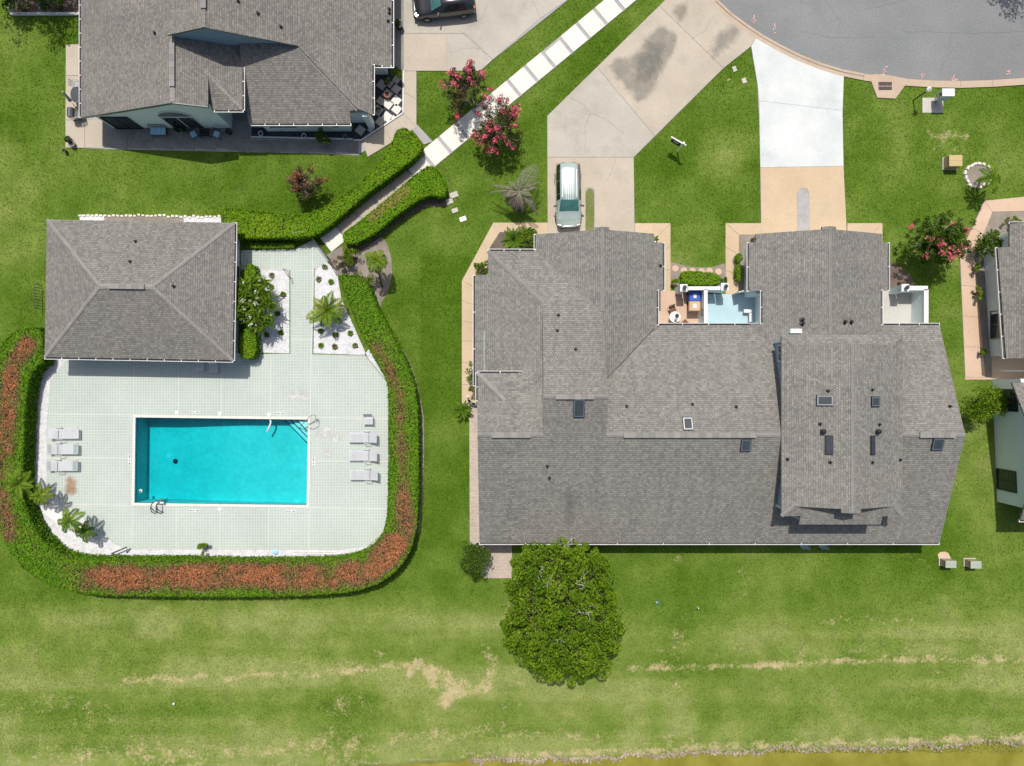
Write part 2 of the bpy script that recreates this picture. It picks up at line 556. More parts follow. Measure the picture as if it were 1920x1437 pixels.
# pool plaster, its pale mottling imitating caustic ripples of light, and pool water
speck('plaster', (.20, .62, .645), (.30, .72, .735), .45, 2.6, .13, .8, .05, c3=(.40, .80, .82), s3=.5, t3=(.5, .8))
speck('plaster_step', (.60, .78, .80), (.66, .84, .86), .5, 4, .06, .8)
m, nt, b = newmat('pool_water')
nt.nodes.remove(b)
lw = nd(nt, 'ShaderNodeFresnel', {'IOR': 1.33})
tr = nd(nt, 'ShaderNodeBsdfTransparent', {'Color': (.93, 1, 1, 1)})
gl = nd(nt, 'ShaderNodeBsdfGlossy', {'Roughness': .08})
bp = nd(nt, 'ShaderNodeBump', {'Strength': .12, 'Distance': .05, 'Height': noise(nt, wpos(nt), 2.2, 3)})
nt.links.new(bp.outputs[0], gl.inputs['Normal'])
mx = nd(nt, 'ShaderNodeMixShader', {0: lw.outputs[0], 1: tr.outputs[0], 2: gl.outputs[0]})
nt.links.new(mx.outputs[0], nt.nodes['Material Output'].inputs[0])
va = nd(nt, 'ShaderNodeVolumeAbsorption', {'Color': (.0, .88, .905, 1), 'Density': 1.15})
nt.links.new(va.outputs[0], nt.nodes['Material Output'].inputs[1])

# leaves
leafmat('leaf_hedge', [(0, (.075, .185, .008)), (.3, (.12, .235, .012)), (.5, (.13, .17, .025)), (.62, (.165, .125, .05)), (.8, (.225, .115, .058)), (1, (.36, .145, .064))], .12, vary=.5)
leafmat('leaf_lime', [(0, (.10, .225, .008)), (.6, (.175, .285, .012)), (1, (.24, .22, .06))], .14)
leafmat('leaf_oak', [(0, (.065, .14, .007)), (.5, (.135, .24, .013)), (1, (.215, .315, .024))], .28)
leafmat('leaf_dark', [(0, (.045, .10, .012)), (.5, (.085, .15, .02)), (1, (.13, .20, .035))], .25)
leafmat('leaf_myrtle', [(0, (.05, .07, .025)), (.5, (.085, .105, .035)), (1, (.15, .10, .05))], .25)
leafmat('leaf_brown', [(0, (.08, .10, .04)), (.5, (.14, .125, .06)), (1, (.27, .15, .09))], .2)
leafmat('flower_red', [(0, (.60, .07, .14)), (.5, (.80, .14, .23)), (1, (.95, .30, .36))], .3, .6, .2)
leafmat('flower_white', [(0, (.75, .76, .62)), (1, (.9, .9, .82))], .3, .6, .1)
leafmat('leaf_palm', [(0, (.065, .14, .012)), (.5, (.14, .23, .02)), (1, (.26, .30, .035))], .25)
leafmat('leaf_palm_grey', [(0, (.13, .11, .085)), (.45, (.27, .24, .18)), (.7, (.16, .19, .09)), (1, (.20, .23, .12))], .2)
leafmat('leaf_bright', [(0, (.09, .18, .015)), (1, (.19, .29, .03))], .35)
leafmat('grass_blade', [(0, (.085, .17, .007)), (.5, (.15, .235, .03)), (1, (.28, .32, .09))], .4, .9, .22)
leafmat('bract', [(0, (.35, .09, .07)), (1, (.30, .17, .11))], .3)

# ------------------------------------------------------------------ ground: one lawn sheet out to the horizon
POOL_A = R(-0.75)
POOL_C = P(415.5, 865)
def pool_pt(u, v):
    """pool frame (metres, u right, v up) to the ground"""
    ca, sa = math.cos(POOL_A), math.sin(POOL_A)
    return (POOL_C[0] + u * ca - v * sa, POOL_C[1] + u * sa + v * ca)
PU, PV = 6.45, 3.2         # half size of the water
def build_lawn():
    def axis(lo, hi, st):
        a = np.arange(lo, hi + st / 2, st)
        far = np.array([2, 6, 15, 40, 100, 250, 700])
        return np.concatenate([(lo - far)[::-1], a, hi + far])
    xs = axis(-43, 43, .25); ys = axis(-34, 33, .25)
    X, Y = np.meshgrid(xs, ys, indexing='ij')
    px = X * 25 + 960; py = 718.5 - Y * 25
    # shore of the pond along the bottom edge
    shore = np.interp(px, [-2000, 500, 900, 1000, 1150, 1300, 1450, 1600, 1750, 1920, 4000],
                      [1475, 1450, 1428, 1423, 1420, 1416, 1411, 1404, 1402, 1398, 1380])
    sh = (py - shore) / 25 + .22 + (fbm(X, Y, .9, 11) - .5) * .8 + (fbm(X, Y, .3, 13) - .5) * .7
    Z = np.where(sh > 0, -np.clip(sh * .55, 0, .9), 0.0)
    Z = np.where(Y < -60, np.minimum(0, -.9 + (-60 - Y) * .05), Z)
    Z = Z - .015 + .02 * (fbm(X, Y, .5, 21) - .5)
    n1 = fbm(X, Y, .16, 3); n2 = fbm(X, Y, .55, 5); n3 = fbm(X, Y, 1.7, 8)
    dry = np.zeros_like(X) + .06 + .3 * (n1 - .5)
    low = np.clip((py - 1090) / 120, 0, 1)
    dry += low * (.10 + .35 * (n1 - .45) + .35 * (n2 - .5) + .45 * (n3 - .5)) + np.clip((py - 1360) / 60, 0, 1) * .12
    def seg(pts, wd, amp, rag=.5, seed=30):
        nonlocal dry
        w = np.array(pts, float)
        d = np.full(X.shape, 1e9)
        qx = px + (fbm(X, Y, 1.3, seed) - .5) * 26 * rag
        qy = py + (fbm(X, Y, 1.3, seed + 5) - .5) * 26 * rag
        for (x1, y1), (x2, y2) in zip(w[:-1], w[1:]):
            L2 = (x2 - x1) ** 2 + (y2 - y1) ** 2 + 1e-6
            t = np.clip(((qx - x1) * (x2 - x1) + (qy - y1) * (y2 - y1)) / L2, 0, 1)
            d = np.minimum(d, np.hypot(qx - x1 - t * (x2 - x1), qy - y1 - t * (y2 - y1)))
        dry = np.maximum(dry, amp * .72 * np.clip(1.3 - d / (wd * 1.35), 0, 1) * (.3 + 1.3 * n3))
    seg([(235, 1274), (290, 1272), (340, 1274), (382, 1268)], 9, .8)
    seg([(412, 1274), (470, 1264), (560, 1266), (640, 1261), (700, 1255), (760, 1248)], 8, .8)
    seg([(640, 1252), (760, 1244)], 18, .52)
    seg([(780, 1250), (820, 1270), (850, 1285), (880, 1282), (850, 1300), (835, 1318)], 16, .95, 1.3)
    seg([(815, 1290), (870, 1285), (905, 1295)], 14, .9, 1.4)
    seg([(910, 1215), (925, 1250), (915, 1290)], 13, .7, 1.0)
    seg([(920, 1272), (985, 1280)], 8, .6, .8)
    seg([(700, 1218), (725, 1232)], 8, .62)
    seg([(1180, 1252), (1300, 1250), (1450, 1247), (1540, 1243), (1650, 1239), (1800, 1235), (1960, 1240)], 8, .85, .6)
    seg([(1500, 1190), (1510, 1215), (1500, 1240)], 9, .6)
    seg([(1380, 1220), (1560, 1215), (1900, 1215)], 26, .45)
    seg([(1760, 1250), (1960, 1275)], 30, .5)
    seg([(1540, 1160), (1700, 1165)], 10, .55, 1.2)
    seg([(1300, 1270), (1240, 1290), (1260, 1310)], 16, .52, 1.2)
    seg([(-60, 1408), (250, 1412), (520, 1408), (700, 1388), (950, 1370)], 20, .62, 1.2)
    seg([(-60, 1425), (300, 1420)], 25, .55)
    seg([(640, 1390), (800, 1392), (960, 1375), (1300, 1385)], 15, .55, 1.2)
    seg([(-60, 1340), (110, 1310), (220, 1345)], 30, .52)
    seg([(140, 1360), (230, 1345)], 12, .6)
    seg([(960, 1415), (1250, 1405), (1450, 1398), (1600, 1392), (1960, 1385)], 9, .85, .7)
    seg([(1735, 247), (1750, 258), (1775, 255), (1815, 252)], 9, .72, 1.0)
    seg([(1365, 145), (1385, 168)], 6, .8)
    seg([(1385, 1075), (1400, 1100), (1370, 1130)], 18, .5)
    seg([(1270, 1050), (1285, 1054)], 8, .7)
    seg([(1700, 1035), (1745, 1060)], 12, .45)
    seg([(1755, 275), (1800, 290)], 20, .42)
    dry = np.maximum(dry, np.clip(.55 - np.abs(sh + .15) * 1.5, 0, .5))
    lush = .58 + 1.0 * (n1 - .5) + .7 * (n2 - .5)
    lush += np.where(py < 420, .12, 0) + np.where((px > 790) & (px < 880) & (py > 480) & (py < 1030), .26, 0)
    lush -= low * .2
    band = fbm(X * .045, Y * .5, 1.0, 61, 3) - .5
    band2 = fbm(X * .06, Y * 1.5, 1.0, 71, 3) - .5
    lush += band * (.25 + .6 * low) + band2 * .45 * low
    lush -= np.where((px < 420) & (py > 270) & (py < 420), .12, 0)
    stripe = np.sin(py / 19.0 + .6 * np.sin(px / 300)) * .10 * np.clip((py - 1060) / 60, 0, 1)
    stripe += np.sin((px * .55 + py) / 17.0) * .04 * (py < 1060)
    lush += stripe
    lush -= np.clip(1 - np.hypot((px - 1370) / 75, (py - 290) / 65), 0, 1) * .4
    lush += np.clip(1 - np.hypot((px - 1250) / 60, (py - 320) / 60), 0, 1) * .25
    # hole for the pool basin
    nx, ny = X.shape
    idx = np.arange(nx * ny).reshape(nx, ny)
    q = np.stack([idx[:-1, :-1], idx[1:, :-1], idx[1:, 1:], idx[:-1, 1:]], -1).reshape(-1, 4)
    V = np.stack([X, Y, Z], -1).reshape(-1, 3)
    cen = V[q].mean(1)
    hole = (np.abs(cen[:, 0] - POOL_C[0]) < PU + .25) & (np.abs(cen[:, 1] - POOL_C[1]) < PV + .22)
    q = q[~hole]
    me = bpy.data.meshes.new('lawn')
    me.vertices.add(len(V)); me.loops.add(q.size); me.polygons.add(len(q))
    me.vertices.foreach_set('co', V.astype(np.float32).ravel())
    me.loops.foreach_set('vertex_index', q.astype(np.int32).ravel())
    me.polygons.foreach_set('loop_start', np.arange(0, q.size, 4, dtype=np.int32))
    me.update(calc_edges=True)
    for nm, ar in (('dry', dry), ('lush', lush)):
        at = me.attributes.new(nm, 'FLOAT', 'POINT')
        at.data.foreach_set('value', np.clip(ar, 0, 1).astype(np.float32).ravel())
    o = link('lawn', me, MAT['lawn'])
    tag(o, 'mown green lawn with dry tan streaks around the houses', 'lawn', kind='structure')
    return xs, ys, lush, dry
LX, LY, LUSH, DRY = build_lawn()

top('pond', MB().prism([(-300, -75), (300, -75), (300, -26.5), (-300, -26.5)], -1.2, -.16), MAT['pond_water'],
    'shallow olive yellow pond along the bottom edge', 'pond', kind='structure')

COVER = []      # footprints the grass does not grow on
def cov(poly): COVER.append(poly)

def flat(name, px, z, mat, label, cat, kind='structure', z0=-.12, holes=()):
    poly = PP(px)
    cov(poly)
    return top(name, MB().prism(poly, z0, z, holes), MAT[mat], label, cat, kind=kind)

def pieces(parent, polys, z0, z1, mat, name='panel', d=.012):
    for q in polys:
        MB().prism(inset(q, d), z0, z1).o(name, MAT[mat], parent)

def lerp(a, b, t): return (a[0] + (b[0] - a[0]) * t, a[1] + (b[1] - a[1]) * t)

def walk(name, Lp, Rp, seg, mat, label, base='joint', z=.05, d=.012, cat='walkway'):
    """a concrete path between two edges, poured in panels"""
    L = PP(Lp); Rr = PP(Rp)
    out = L + Rr[::-1]
    cov(out)
    o = top(name, MB().prism(out, -.1, z - .03), MAT[base], label, cat, kind='structure')
    for i in range(len(L) - 1):
        ln = (Vector(L[i + 1]) - Vector(L[i])).length * .5 + (Vector(Rr[i + 1]) - Vector(Rr[i])).length * .5
        n = max(1, round(ln / seg))
        for j in range(n):
            a, b = j / n, (j + 1) / n
            q = [lerp(L[i], L[i + 1], a), lerp(L[i], L[i + 1], b), lerp(Rr[i], Rr[i + 1], b), lerp(Rr[i], Rr[i + 1], a)]
            if abs(area2(q)) > .05: pieces(o, [q], z - .031, z, mat, 'slab', d)
    return o

# ---- road, kerb
kin = [(1300, -60), (1345, 0), (1372, 25), (1400, 46), (1430, 66), (1462, 84), (1500, 103), (1540, 119), (1580, 131), (1620, 139), (1660, 145), (1700, 149), (1750, 152), (1800, 153), (1860, 151), (1935, 146), (2100, 128)]
kout = []
for i, p in enumerate(kin):
    a = Vector(kin[max(0, i - 1)]); b_ = Vector(kin[min(len(kin) - 1, i + 1)])
    d = (b_ - a).normalized(); n = Vector((-d.y, d.x))
    kout.append((p[0] + n.x * 13, p[1] + n.y * 13))
road = flat('road', kin + [(2100, -400), (1300, -400)], .0, 'asphalt', 'grey asphalt turning circle at the end of the street', 'road')
kerb = thing('kerb', 'beige concrete kerb curving round the grey road', 'kerb', (*P(1600, 145), 0), kind='structure')
for i in range(len(kin) - 1):
    q = PP([kin[i], kin[i + 1], kout[i + 1], kout[i]])
    cov(q)
    qq = inset(q, .008)
    MB().prism(qq, -.1, .06).o('kerb_stone', MAT['kerb'], kerb)
for i in range(1, 9):       # dark gutter line and raised lip along the driveways
    a, b2 = kin[i], kin[i + 1]
    f = lambda p, q, t: (p[0] + (q[0] - p[0]) * t, p[1] + (q[1] - p[1]) * t)
    q = PP([f(a, kout[i], .32), f(b2, kout[i + 1], .32), f(b2, kout[i + 1], .5), f(a, kout[i], .5)])
    MB().prism(q, .05, .064).o('gutter_stain', MAT['mulch_grey'], kerb)
plain('spray_pink', (.80, .42, .42), .8)
mk = thing('paint_marks', 'small pink survey paint marks sprayed on the road edge', 'paint mark', (*P(1700, 140), 0))
for x, y in ((1415, 40), (1453, 58), (1658, 132), (1732, 143), (1789, 147), (1891, 138)):
    m2 = MB()
    for k in range(5):
        a = RNG.random() * 3
        cx, cy = P(x + RNG.normal() * 3, y + RNG.normal() * 4)
        m2.box((cx, cy, .006), (.05, .28 * RNG.random() + .08, .004), a)
    m2.o('paint_mark', MAT['spray_pink'], mk)['kind'] = 'stuff'

# ---- driveways
drive_edges = [(1027, 455), (1026, 218), (1252, -4), (1341, -4), (1375, 33), (1421, 66), (1408, 88), (1356, 129), (1188, 296), (1190, 455)]
dr = flat('driveway', drive_edges, .03, 'joint', 'long angled beige concrete driveway with grey stains under the van', 'driveway')
P1 = [(1026, 218), (1119, 126.6), (1227, 256), (1188, 296), (1026, 296)]
P2 = [(1119, 126.6), (1236, 11.7), (1356, 129), (1227, 256)]
P3 = [(1236, 11.7), (1252, -4), (1341, -4), (1375, 33), (1421, 66), (1408, 88), (1356, 129)]
P4 = [(1026, 296), (1188, 296), (1190, 455), (1115, 455), (1115, 358), (1110, 353), (1101, 353), (1097, 360), (1097, 455), (1027, 455)]
for q, mt in ((P1, 'concrete_grey'), (P2, 'concrete_pale'), (P3, 'concrete_pale'), (P4, 'concrete_pale')):
    pieces(dr, [PP(q)], .028, .055, mt, 'panel', .018)
isl = [(1098, 456), (1098, 362), (1101, 356), (1106, 354), (1111, 356), (1114, 362), (1114, 456)]
top('planting_strip', MB().prism(PP(isl), .0, .05), MAT['turf'], 'narrow round-ended strip of scruffy grass beside the van', 'grass strip', kind='structure')
def stain(parent, cx, cy, rx, ry, mat, a=0., z=.0595, name='stain'):
    """an irregular soft-edged patch lying on the concrete"""
    n = 28; rings = 7
    vs = []; fs = []; fd = []
    x0, y0 = P(cx, cy)
    for i in range(rings + 1):
        for j in range(n):
            t = 2 * math.pi * j / n
            r = i / rings
            u, v = rx / 25 * r * math.cos(t), ry / 25 * r * math.sin(t)
            vs.append((x0 + u * math.cos(a) - v * math.sin(a), y0 + u * math.sin(a) + v * math.cos(a), z)); fd.append(1 - r ** 1.6)
    for i in range(rings):
        for j in range(n):
            k = (j + 1) % n
            fs.append((i * n + j, i * n + k, (i + 1) * n + k, (i + 1) * n + j))
    off = parent_base(parent)
    me = bpy.data.meshes.new(name)
    me.from_pydata([(v[0] - off.x, v[1] - off.y, v[2] - off.z) for v in vs], [], fs)
    at = me.attributes.new('fade', 'FLOAT', 'POINT')
    at.data.foreach_set('value', np.array(fd, dtype=np.float32))
    me.flip_normals() if me.polygons[n].normal.z < 0 else None
    return link(name, me, MAT[mat], parent)
def stain_poly(parent, px, mat, z, soft=9, step=4):
    """a weathered patch with its own outline, fading at the edge"""
    a = np.array(px, float); lo, hi = a.min(0), a.max(0)
    gx = np.arange(lo[0], hi[0] + step, step); gy = np.arange(lo[1], hi[1] + step, step)
    XX, YY = np.meshgrid(gx, gy, indexing='ij'); pts = np.column_stack([XX.ravel(), YY.ravel()])
    ins_ = inside([tuple(p) for p in px], pts)
    d = np.full(len(pts), 1e9)
    for i in range(len(px)):
        p, q = a[i], a[(i + 1) % len(px)]; L2 = ((q - p) ** 2).sum()
        t = np.clip(((pts - p) @ (q - p)) / L2, 0, 1); d = np.minimum(d, np.linalg.norm(pts - p - t[:, None] * (q - p), axis=1))
    fade = np.where(ins_, np.clip(d / soft, 0, 1), 0)
    n0, n1_ = XX.shape; idx = np.arange(n0 * n1_).reshape(n0, n1_)
    q = np.stack([idx[:-1, :-1], idx[:-1, 1:], idx[1:, 1:], idx[1:, :-1]], -1).reshape(-1, 4)
    q = q[fade[q].max(1) > 0]
    off = parent_base(parent)
    vs = [(P(*p)[0] - off.x, P(*p)[1] - off.y, z - off.z) for p in pts]
    me = bpy.data.meshes.new('stain'); me.from_pydata(vs, [], [tuple(int(v) for v in r) for r in q])
    at = me.attributes.new('fade', 'FLOAT', 'POINT'); at.data.foreach_set('value', fade.astype(np.float32))
    if me.polygons[0].normal.z < 0: me.flip_normals()
    link('stain', me, MAT[mat], parent)
stain_poly(dr, [(1210, 73), (1236, 45), (1273, 65), (1266, 100), (1241, 140), (1226, 175), (1193, 200), (1185, 180), (1155, 148), (1135, 125), (1160, 105), (1180, 108)], 'stain_grey', .0595, 8)
stain_poly(dr, [(1326, 95), (1345, 60), (1375, 42), (1395, 60), (1380, 82), (1350, 110), (1335, 112)], 'stain_grey', .0605, 14)
stain_poly(dr, [(1262, 10), (1290, 0), (1292, 25), (1280, 50), (1268, 45), (1256, 25)], 'stain_grey', .0605, 12)
stain_poly(dr, [(1190, 115), (1215, 80), (1250, 80), (1240, 130), (1210, 160), (1190, 150)], 'stain_grey', .0615, 12)
plain('crack_dark', (.27, .25, .22), .9)
def crack(parent, pts, w=.018, z=.0575):
    m2 = MB()
    w2 = []
    for a, b2 in zip(pts[:-1], pts[1:]):
        for t in np.linspace(0, 1, 5)[:-1]:
            w2.append((a[0] + (b2[0] - a[0]) * t + RNG.normal() * 1.0, a[1] + (b2[1] - a[1]) * t + RNG.normal() * 1.0))
    w2.append(pts[-1])
    g = PP(w2)
    for a, b2 in zip(g[:-1], g[1:]):
        d = (Vector(b2) - Vector(a)); 
        if d.length < 1e-4: continue
        n = Vector((-d.y, d.x)).normalized() * w * (.4 + .6 * RNG.random())
        m2.raw([(a[0] - n.x, a[1] - n.y, z), (b2[0] - n.x, b2[1] - n.y, z), (b2[0] + n.x, b2[1] + n.y, z), (a[0] + n.x, a[1] + n.y, z)], [(0, 1, 2, 3)])
    m2.o('crack', MAT['crack_dark'], parent)
plain('tar', (.14, .145, .146), .9)
def crack_line(parent, pts, w, z, mat):
    n0 = len(parent.children); crack(parent, pts, w, z)
    parent.children[-1].data.materials[0] = MAT[mat]
for pts_ in ([(1690, 60), (1760, 63), (1840, 62), (1925, 59)], [(1500, 60), (1560, 72), (1640, 70)], [(1540, -10), (1575, 40), (1570, 70)], [(1780, 70), (1776, 110), (1758, 140)], [(1620, 20), (1660, 10), (1720, -5)]):
    crack_line(road, pts_, .014, .004, 'tar')
crack(dr, [(1070, 184), (1095, 198), (1107, 213), (1130, 222), (1145, 232), (1170, 252)])
crack(dr, [(1107, 213), (1098, 236), (1096, 290)])
crack(dr, [(1075, 298), (1078, 312)]); crack(dr, [(1154, 298), (1146, 325), (1137, 338)])
crack(dr, [(1205, 68), (1228, 92), (1242, 140), (1230, 168), (1205, 188)])
crack(dr, [(1340, 28), (1320, 60), (1295, 76)])
crack(dr, [(1061, 220), (1061, 258)], .012)

dw = flat('driveway_white', [(1421, 66), (1480, 96), (1530, 118), (1582, 136), (1579, 225), (1581, 312), (1425, 315), (1423, 220), (1420, 160), (1408, 88)], .03, 'joint',
          'bright white painted concrete driveway meeting the round road', 'driveway')
dw.name = 'driveway'
pieces(dw, [PP([(1421, 66), (1480, 96), (1530, 118), (1582, 136), (1579, 208), (1423, 190), (1420, 160), (1408, 88)]),
            PP([(1579, 208), (1581, 312), (1425, 315), (1423, 190)])], .028, .055, 'concrete_white', 'panel', .008)
dt = flat('driveway_tan', [(1425, 315), (1581, 312), (1588, 455), (1427, 455)], .03, 'joint', 'tan concrete garage apron below the white driveway', 'driveway')
dt.name = 'driveway'
pieces(dt, [PP([(1425, 315), (1581, 312), (1588, 455), (1517, 455), (1516, 362), (1512, 355), (1505, 353), (1498, 356), (1494, 363), (1495, 455), (1427, 455)])], .028, .055, 'concrete', 'panel', .01)
pieces(dt, [PP([(1495, 455), (1494, 363), (1498, 356), (1505, 353), (1512, 355), (1516, 362), (1517, 455)])], .028, .05, 'joint', 'infill_strip', .01)
d2 = flat('driveway_house', [(712, -40), (1110, -40), (1066, 0), (924, 113), (901, 134), (757, 134), (740, 128), (712, 110)], .03, 'joint', 'cracked beige concrete driveway under the parked dark car', 'driveway')
d2.name = 'driveway'
pieces(d2, [PP([(757, -40), (984, -40), (1013, 36), (924, 113), (872, 64), (757, 64)]), PP([(984, -40), (1110, -40), (1066, 0), (1013, 36)])], .028, .055, 'concrete_grey', 'panel', .015)
pieces(d2, [PP([(715, -40), (757, -40), (757, 134), (740, 126), (715, 108)])], .028, .055, 'concrete_shade_dark', 'panel', .015)  # strip along the house, its shade put into the darker colour
pieces(d2, [PP([(757, 64), (838, 64), (838, 134), (757, 134)])], .028, .055, 'concrete_pale', 'panel', .015)
pieces(d2, [PP([(838, 64), (872, 64), (924, 113), (901, 134), (838, 134)])], .028, .055, 'concrete_grey', 'panel', .015)
crack(d2, [(880, 52), (905, 35), (915, 10)]); crack(d2, [(862, 60), (890, 82), (918, 108)]); crack(d2, [(842, 100), (875, 92), (905, 90)])
crack(d2, [(905, 95), (912, 108), (915, 118)])
# infill spots of the planting strip
cov(PP(isl))

# ---- the straight walkway of white slabs from the street to the pool gate
dx, dy = Vector((121, -100)).normalized()
nx_, ny_ = -dy, dx          # towards the lower right
A0 = Vector((790, 284))
def wk(s, w): return (A0.x + dx * s + nx_ * w, A0.y + dy * s + ny_ * w)
full = [wk(-250, 0), wk(520, 0), wk(520, 39), wk(-250, 39)]
path = flat('slab_path', full, .025, 'joint', 'straight path of square white slabs with grey joints', 'path')
s = -250.0; k = 0
while s < 510:
    e = s + 36.0
    if s > -6:
        ins_ = 5 if k in (9, 13) else 0
        q = [wk(s, ins_), wk(e, ins_), wk(e, 38.5), wk(s, 38.5)]
        pieces(path, [PP(q)], .02, .06, 'slab_white', 'slab', .01)
    else:
        q = [wk(s, 0), wk(e, 0), wk(e, 38.5), wk(s, 38.5)]
        pieces(path, [PP(q)], .02, .06, 'concrete_pale' if -215 < s < -40 else 'slab_white', 'slab', .01)  # slabs between the hedges get a darker colour for the hedge shade
    s += 42.0; k += 1

# ---- walkways round the houses
walk('walkway', [(1027, 418), (925, 418), (866, 527), (866, 640), (866, 762)], [(1027, 455), (938, 455), (892, 540), (893, 640), (893, 762)], 1.5, 'concrete', 'beige walkway from the van driveway down the west wall')
bs = flat('paver_strip', [(880, 762), (900, 762), (903, 1022), (881, 1022)], .03, 'small_paver', 'narrow strip of small pavers along the west wall', 'walkway')
bs.name = 'walkway'
walk('walkway', [(1190, 419), (1257, 419), (1257, 548)], [(1190, 445), (1232, 445), (1232, 548)], 1.5, 'concrete', 'short beige walkway to the walled patio with bins')
walk('walkway', [(1427, 419), (1360, 419), (1360, 552)], [(1427, 441), (1385, 441), (1385, 552)], 1.5, 'concrete', 'short beige walkway to the pale blue patio')
walk('walkway', [(1588, 419), (1654, 419), (1654, 470)], [(1588, 445), (1630, 445), (1630, 470)], 2.2, 'concrete', 'short tan walkway right of the tan garage apron')
walk('walkway', [(1935, 368), (1845, 377), (1799, 478), (1809, 708)], [(1935, 396), (1860, 398), (1826, 482), (1847, 708)], 2.3, 'concrete_pink', 'pink beige walkway past the red flowering tree on the right')
walk('walkway', [(757, 134), (757, 214), (679, 266)], [(781, 134), (781, 240), (690, 295)], 1.8, 'concrete_pale', 'angled beige path around the paver garden corner')
pt = flat('patio', [(124, 84), (160, 84), (160, 215), (200, 222), (436, 240), (436, 190), (505, 190), (505, 236), (660, 252), (680, 245), (712, 262), (672, 292), (610, 289), (195, 280), (123, 277)], .02, 'joint',
          'concrete slab patio along the front of the upper left house', 'patio')
for x0, x1 in ((124, 160), (160, 195), (195, 241), (241, 284), (284, 325), (325, 366), (366, 406), (406, 446)):
    y1 = 278 + (x1 - 124) * .018
    pieces(pt, [PP([(x0, 226), (x1, 226), (x1, y1), (x0, 278)])], .018, .05, 'concrete_shade_dark' if x0 > 190 else 'concrete_pale', 'slab', .025)  # slabs past the sunlit left end are coloured darker for house shade
pieces(pt, [PP([(124, 84), (160, 84), (160, 143), (124, 143)]), PP([(124, 143), (160, 143), (160, 226), (124, 226)])], .018, .05, 'concrete_pale', 'slab', .02)
for x0, x1 in ((446, 470), (470, 525), (525, 579), (579, 630), (630, 672)):
    pieces(pt, [PP([(x0, 263), (x1, 263), (x1, 288.5), (x0, 285)])], .018, .05, 'concrete_shade_dark', 'slab', .025)
pieces(pt, [PP([(446, 226), (470, 226), (470, 263), (446, 263)]), PP([(437, 191), (504, 191), (504, 226), (437, 226)])], .018, .05, 'concrete_shade_dark', 'slab', .025)
flat('garden_bed', [(472, 240), (664, 244), (664, 262), (472, 260)], .055, 'mulch_dark', 'dark mulch bed under the front wall with ring pots', 'garden bed')
flat('garden_bed', [(664, 220), (690, 190), (700, 120), (735, 128), (757, 150), (755, 214), (676, 264), (664, 264)], .045, 'mulch_dark', 'dark gravel bed holding the diagonal square pavers', 'garden bed')
pav = thing('stepping_pavers', 'square pale pavers laid diagonally in dark gravel', 'paver', (*P(735, 190), .05))
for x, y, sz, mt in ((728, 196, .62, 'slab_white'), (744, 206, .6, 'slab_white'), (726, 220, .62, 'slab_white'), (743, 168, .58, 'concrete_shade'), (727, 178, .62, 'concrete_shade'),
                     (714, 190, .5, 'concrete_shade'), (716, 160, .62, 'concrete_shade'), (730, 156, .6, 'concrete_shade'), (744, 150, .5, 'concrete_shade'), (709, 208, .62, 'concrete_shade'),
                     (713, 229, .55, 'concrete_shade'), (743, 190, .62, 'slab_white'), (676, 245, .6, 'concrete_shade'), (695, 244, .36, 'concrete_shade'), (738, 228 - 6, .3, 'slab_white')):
    cx, cy = P(x, y)
    MB().box((cx, cy, .06), (sz, sz, .05), R(52)).o('paver', MAT[mt], pav)
ed = MB()
for a, b2 in (((757, 134), (756, 213)), ((756, 213), (678, 264)), ((678, 264), (664, 264)), ((662, 262), (472, 258))):
    A, B = P(*a), P(*b2)
    mid = lerp(A, B, .5); L = (Vector(B) - Vector(A))
    ed.box((mid[0], mid[1], .07), (L.length, .1, .13), math.atan2(L.y, L.x))
top('bed_edging', ed, MAT['stucco_white'], 'white edging kerb round the paver garden', 'edging')
# small path end and kerb pieces
walk('walkway', [(765, 234), (795, 272)], [(780, 232), (812, 266)], 3.0, 'joint', 'short grey strip between the hedge end and the lawn', 'mulch_grey', .035)
flat('patio_pavers', [(893, 1018), (960, 1018), (960, 1084), (908, 1084), (893, 1060)], .03, 'small_paver', 'small pink paver patio beside the big round tree', 'patio').name = 'patio'
flat('mulch_bed', smoothloop([(640, 470), (668, 478), (700, 452), (722, 443), (738, 500), (728, 550), (712, 572), (716, 600), (735, 625), (770, 678), (788, 740), (797, 800), (790, 1000), (778, 1000), (770, 760), (690, 560), (640, 520), (618, 492)], 1), .012, 'mulch_grey',
     'grey brown mulch bed around the slender palm by the hedge', 'mulch bed')
flat('mulch_bed', smoothloop([(640, 462), (700, 425), (760, 385), (800, 372), (838, 376), (842, 388), (790, 388), (720, 440), (668, 478)], 1), .014, 'mulch', 'dark mulch under the hedge beside the slab path', 'mulch bed')
flat('mulch_bed', smoothloop([(1258, 492), (1290, 500), (1330, 503), (1355, 495), (1360, 495), (1360, 548), (1257, 548), (1257, 490)], 1), .016, 'mulch_grey', 'mulch bed with round stepping stones above the patio wall', 'mulch bed')
flat('mulch_bed', [(1385, 441), (1427, 441), (1427, 460), (1412, 470), (1412, 552), (1385, 552)], .02, 'mulch_grey', 'narrow mulch bed with clipped box shrubs by the garage', 'mulch bed')
flat('mulch_bed', smoothloop([(1655, 490), (1680, 495), (1712, 520), (1715, 538), (1700, 546), (1655, 546)], 1), .016, 'mulch', 'dark curved mulch bed above the white walled patio', 'mulch bed')
flat('mulch_bed', [(1860, 398), (1935, 396), (1935, 428), (1890, 428), (1872, 470), (1850, 470), (1860, 708), (1847, 708), (1826, 482)], .02, 'mulch_grey', 'grey pebble bed along the right hand house wall', 'mulch bed')
flat('patio', [(1809, 660), (1935, 660), (1935, 712), (1809, 712)], .018, 'concrete_pink', 'pink concrete porch floor of the right hand house', 'patio')
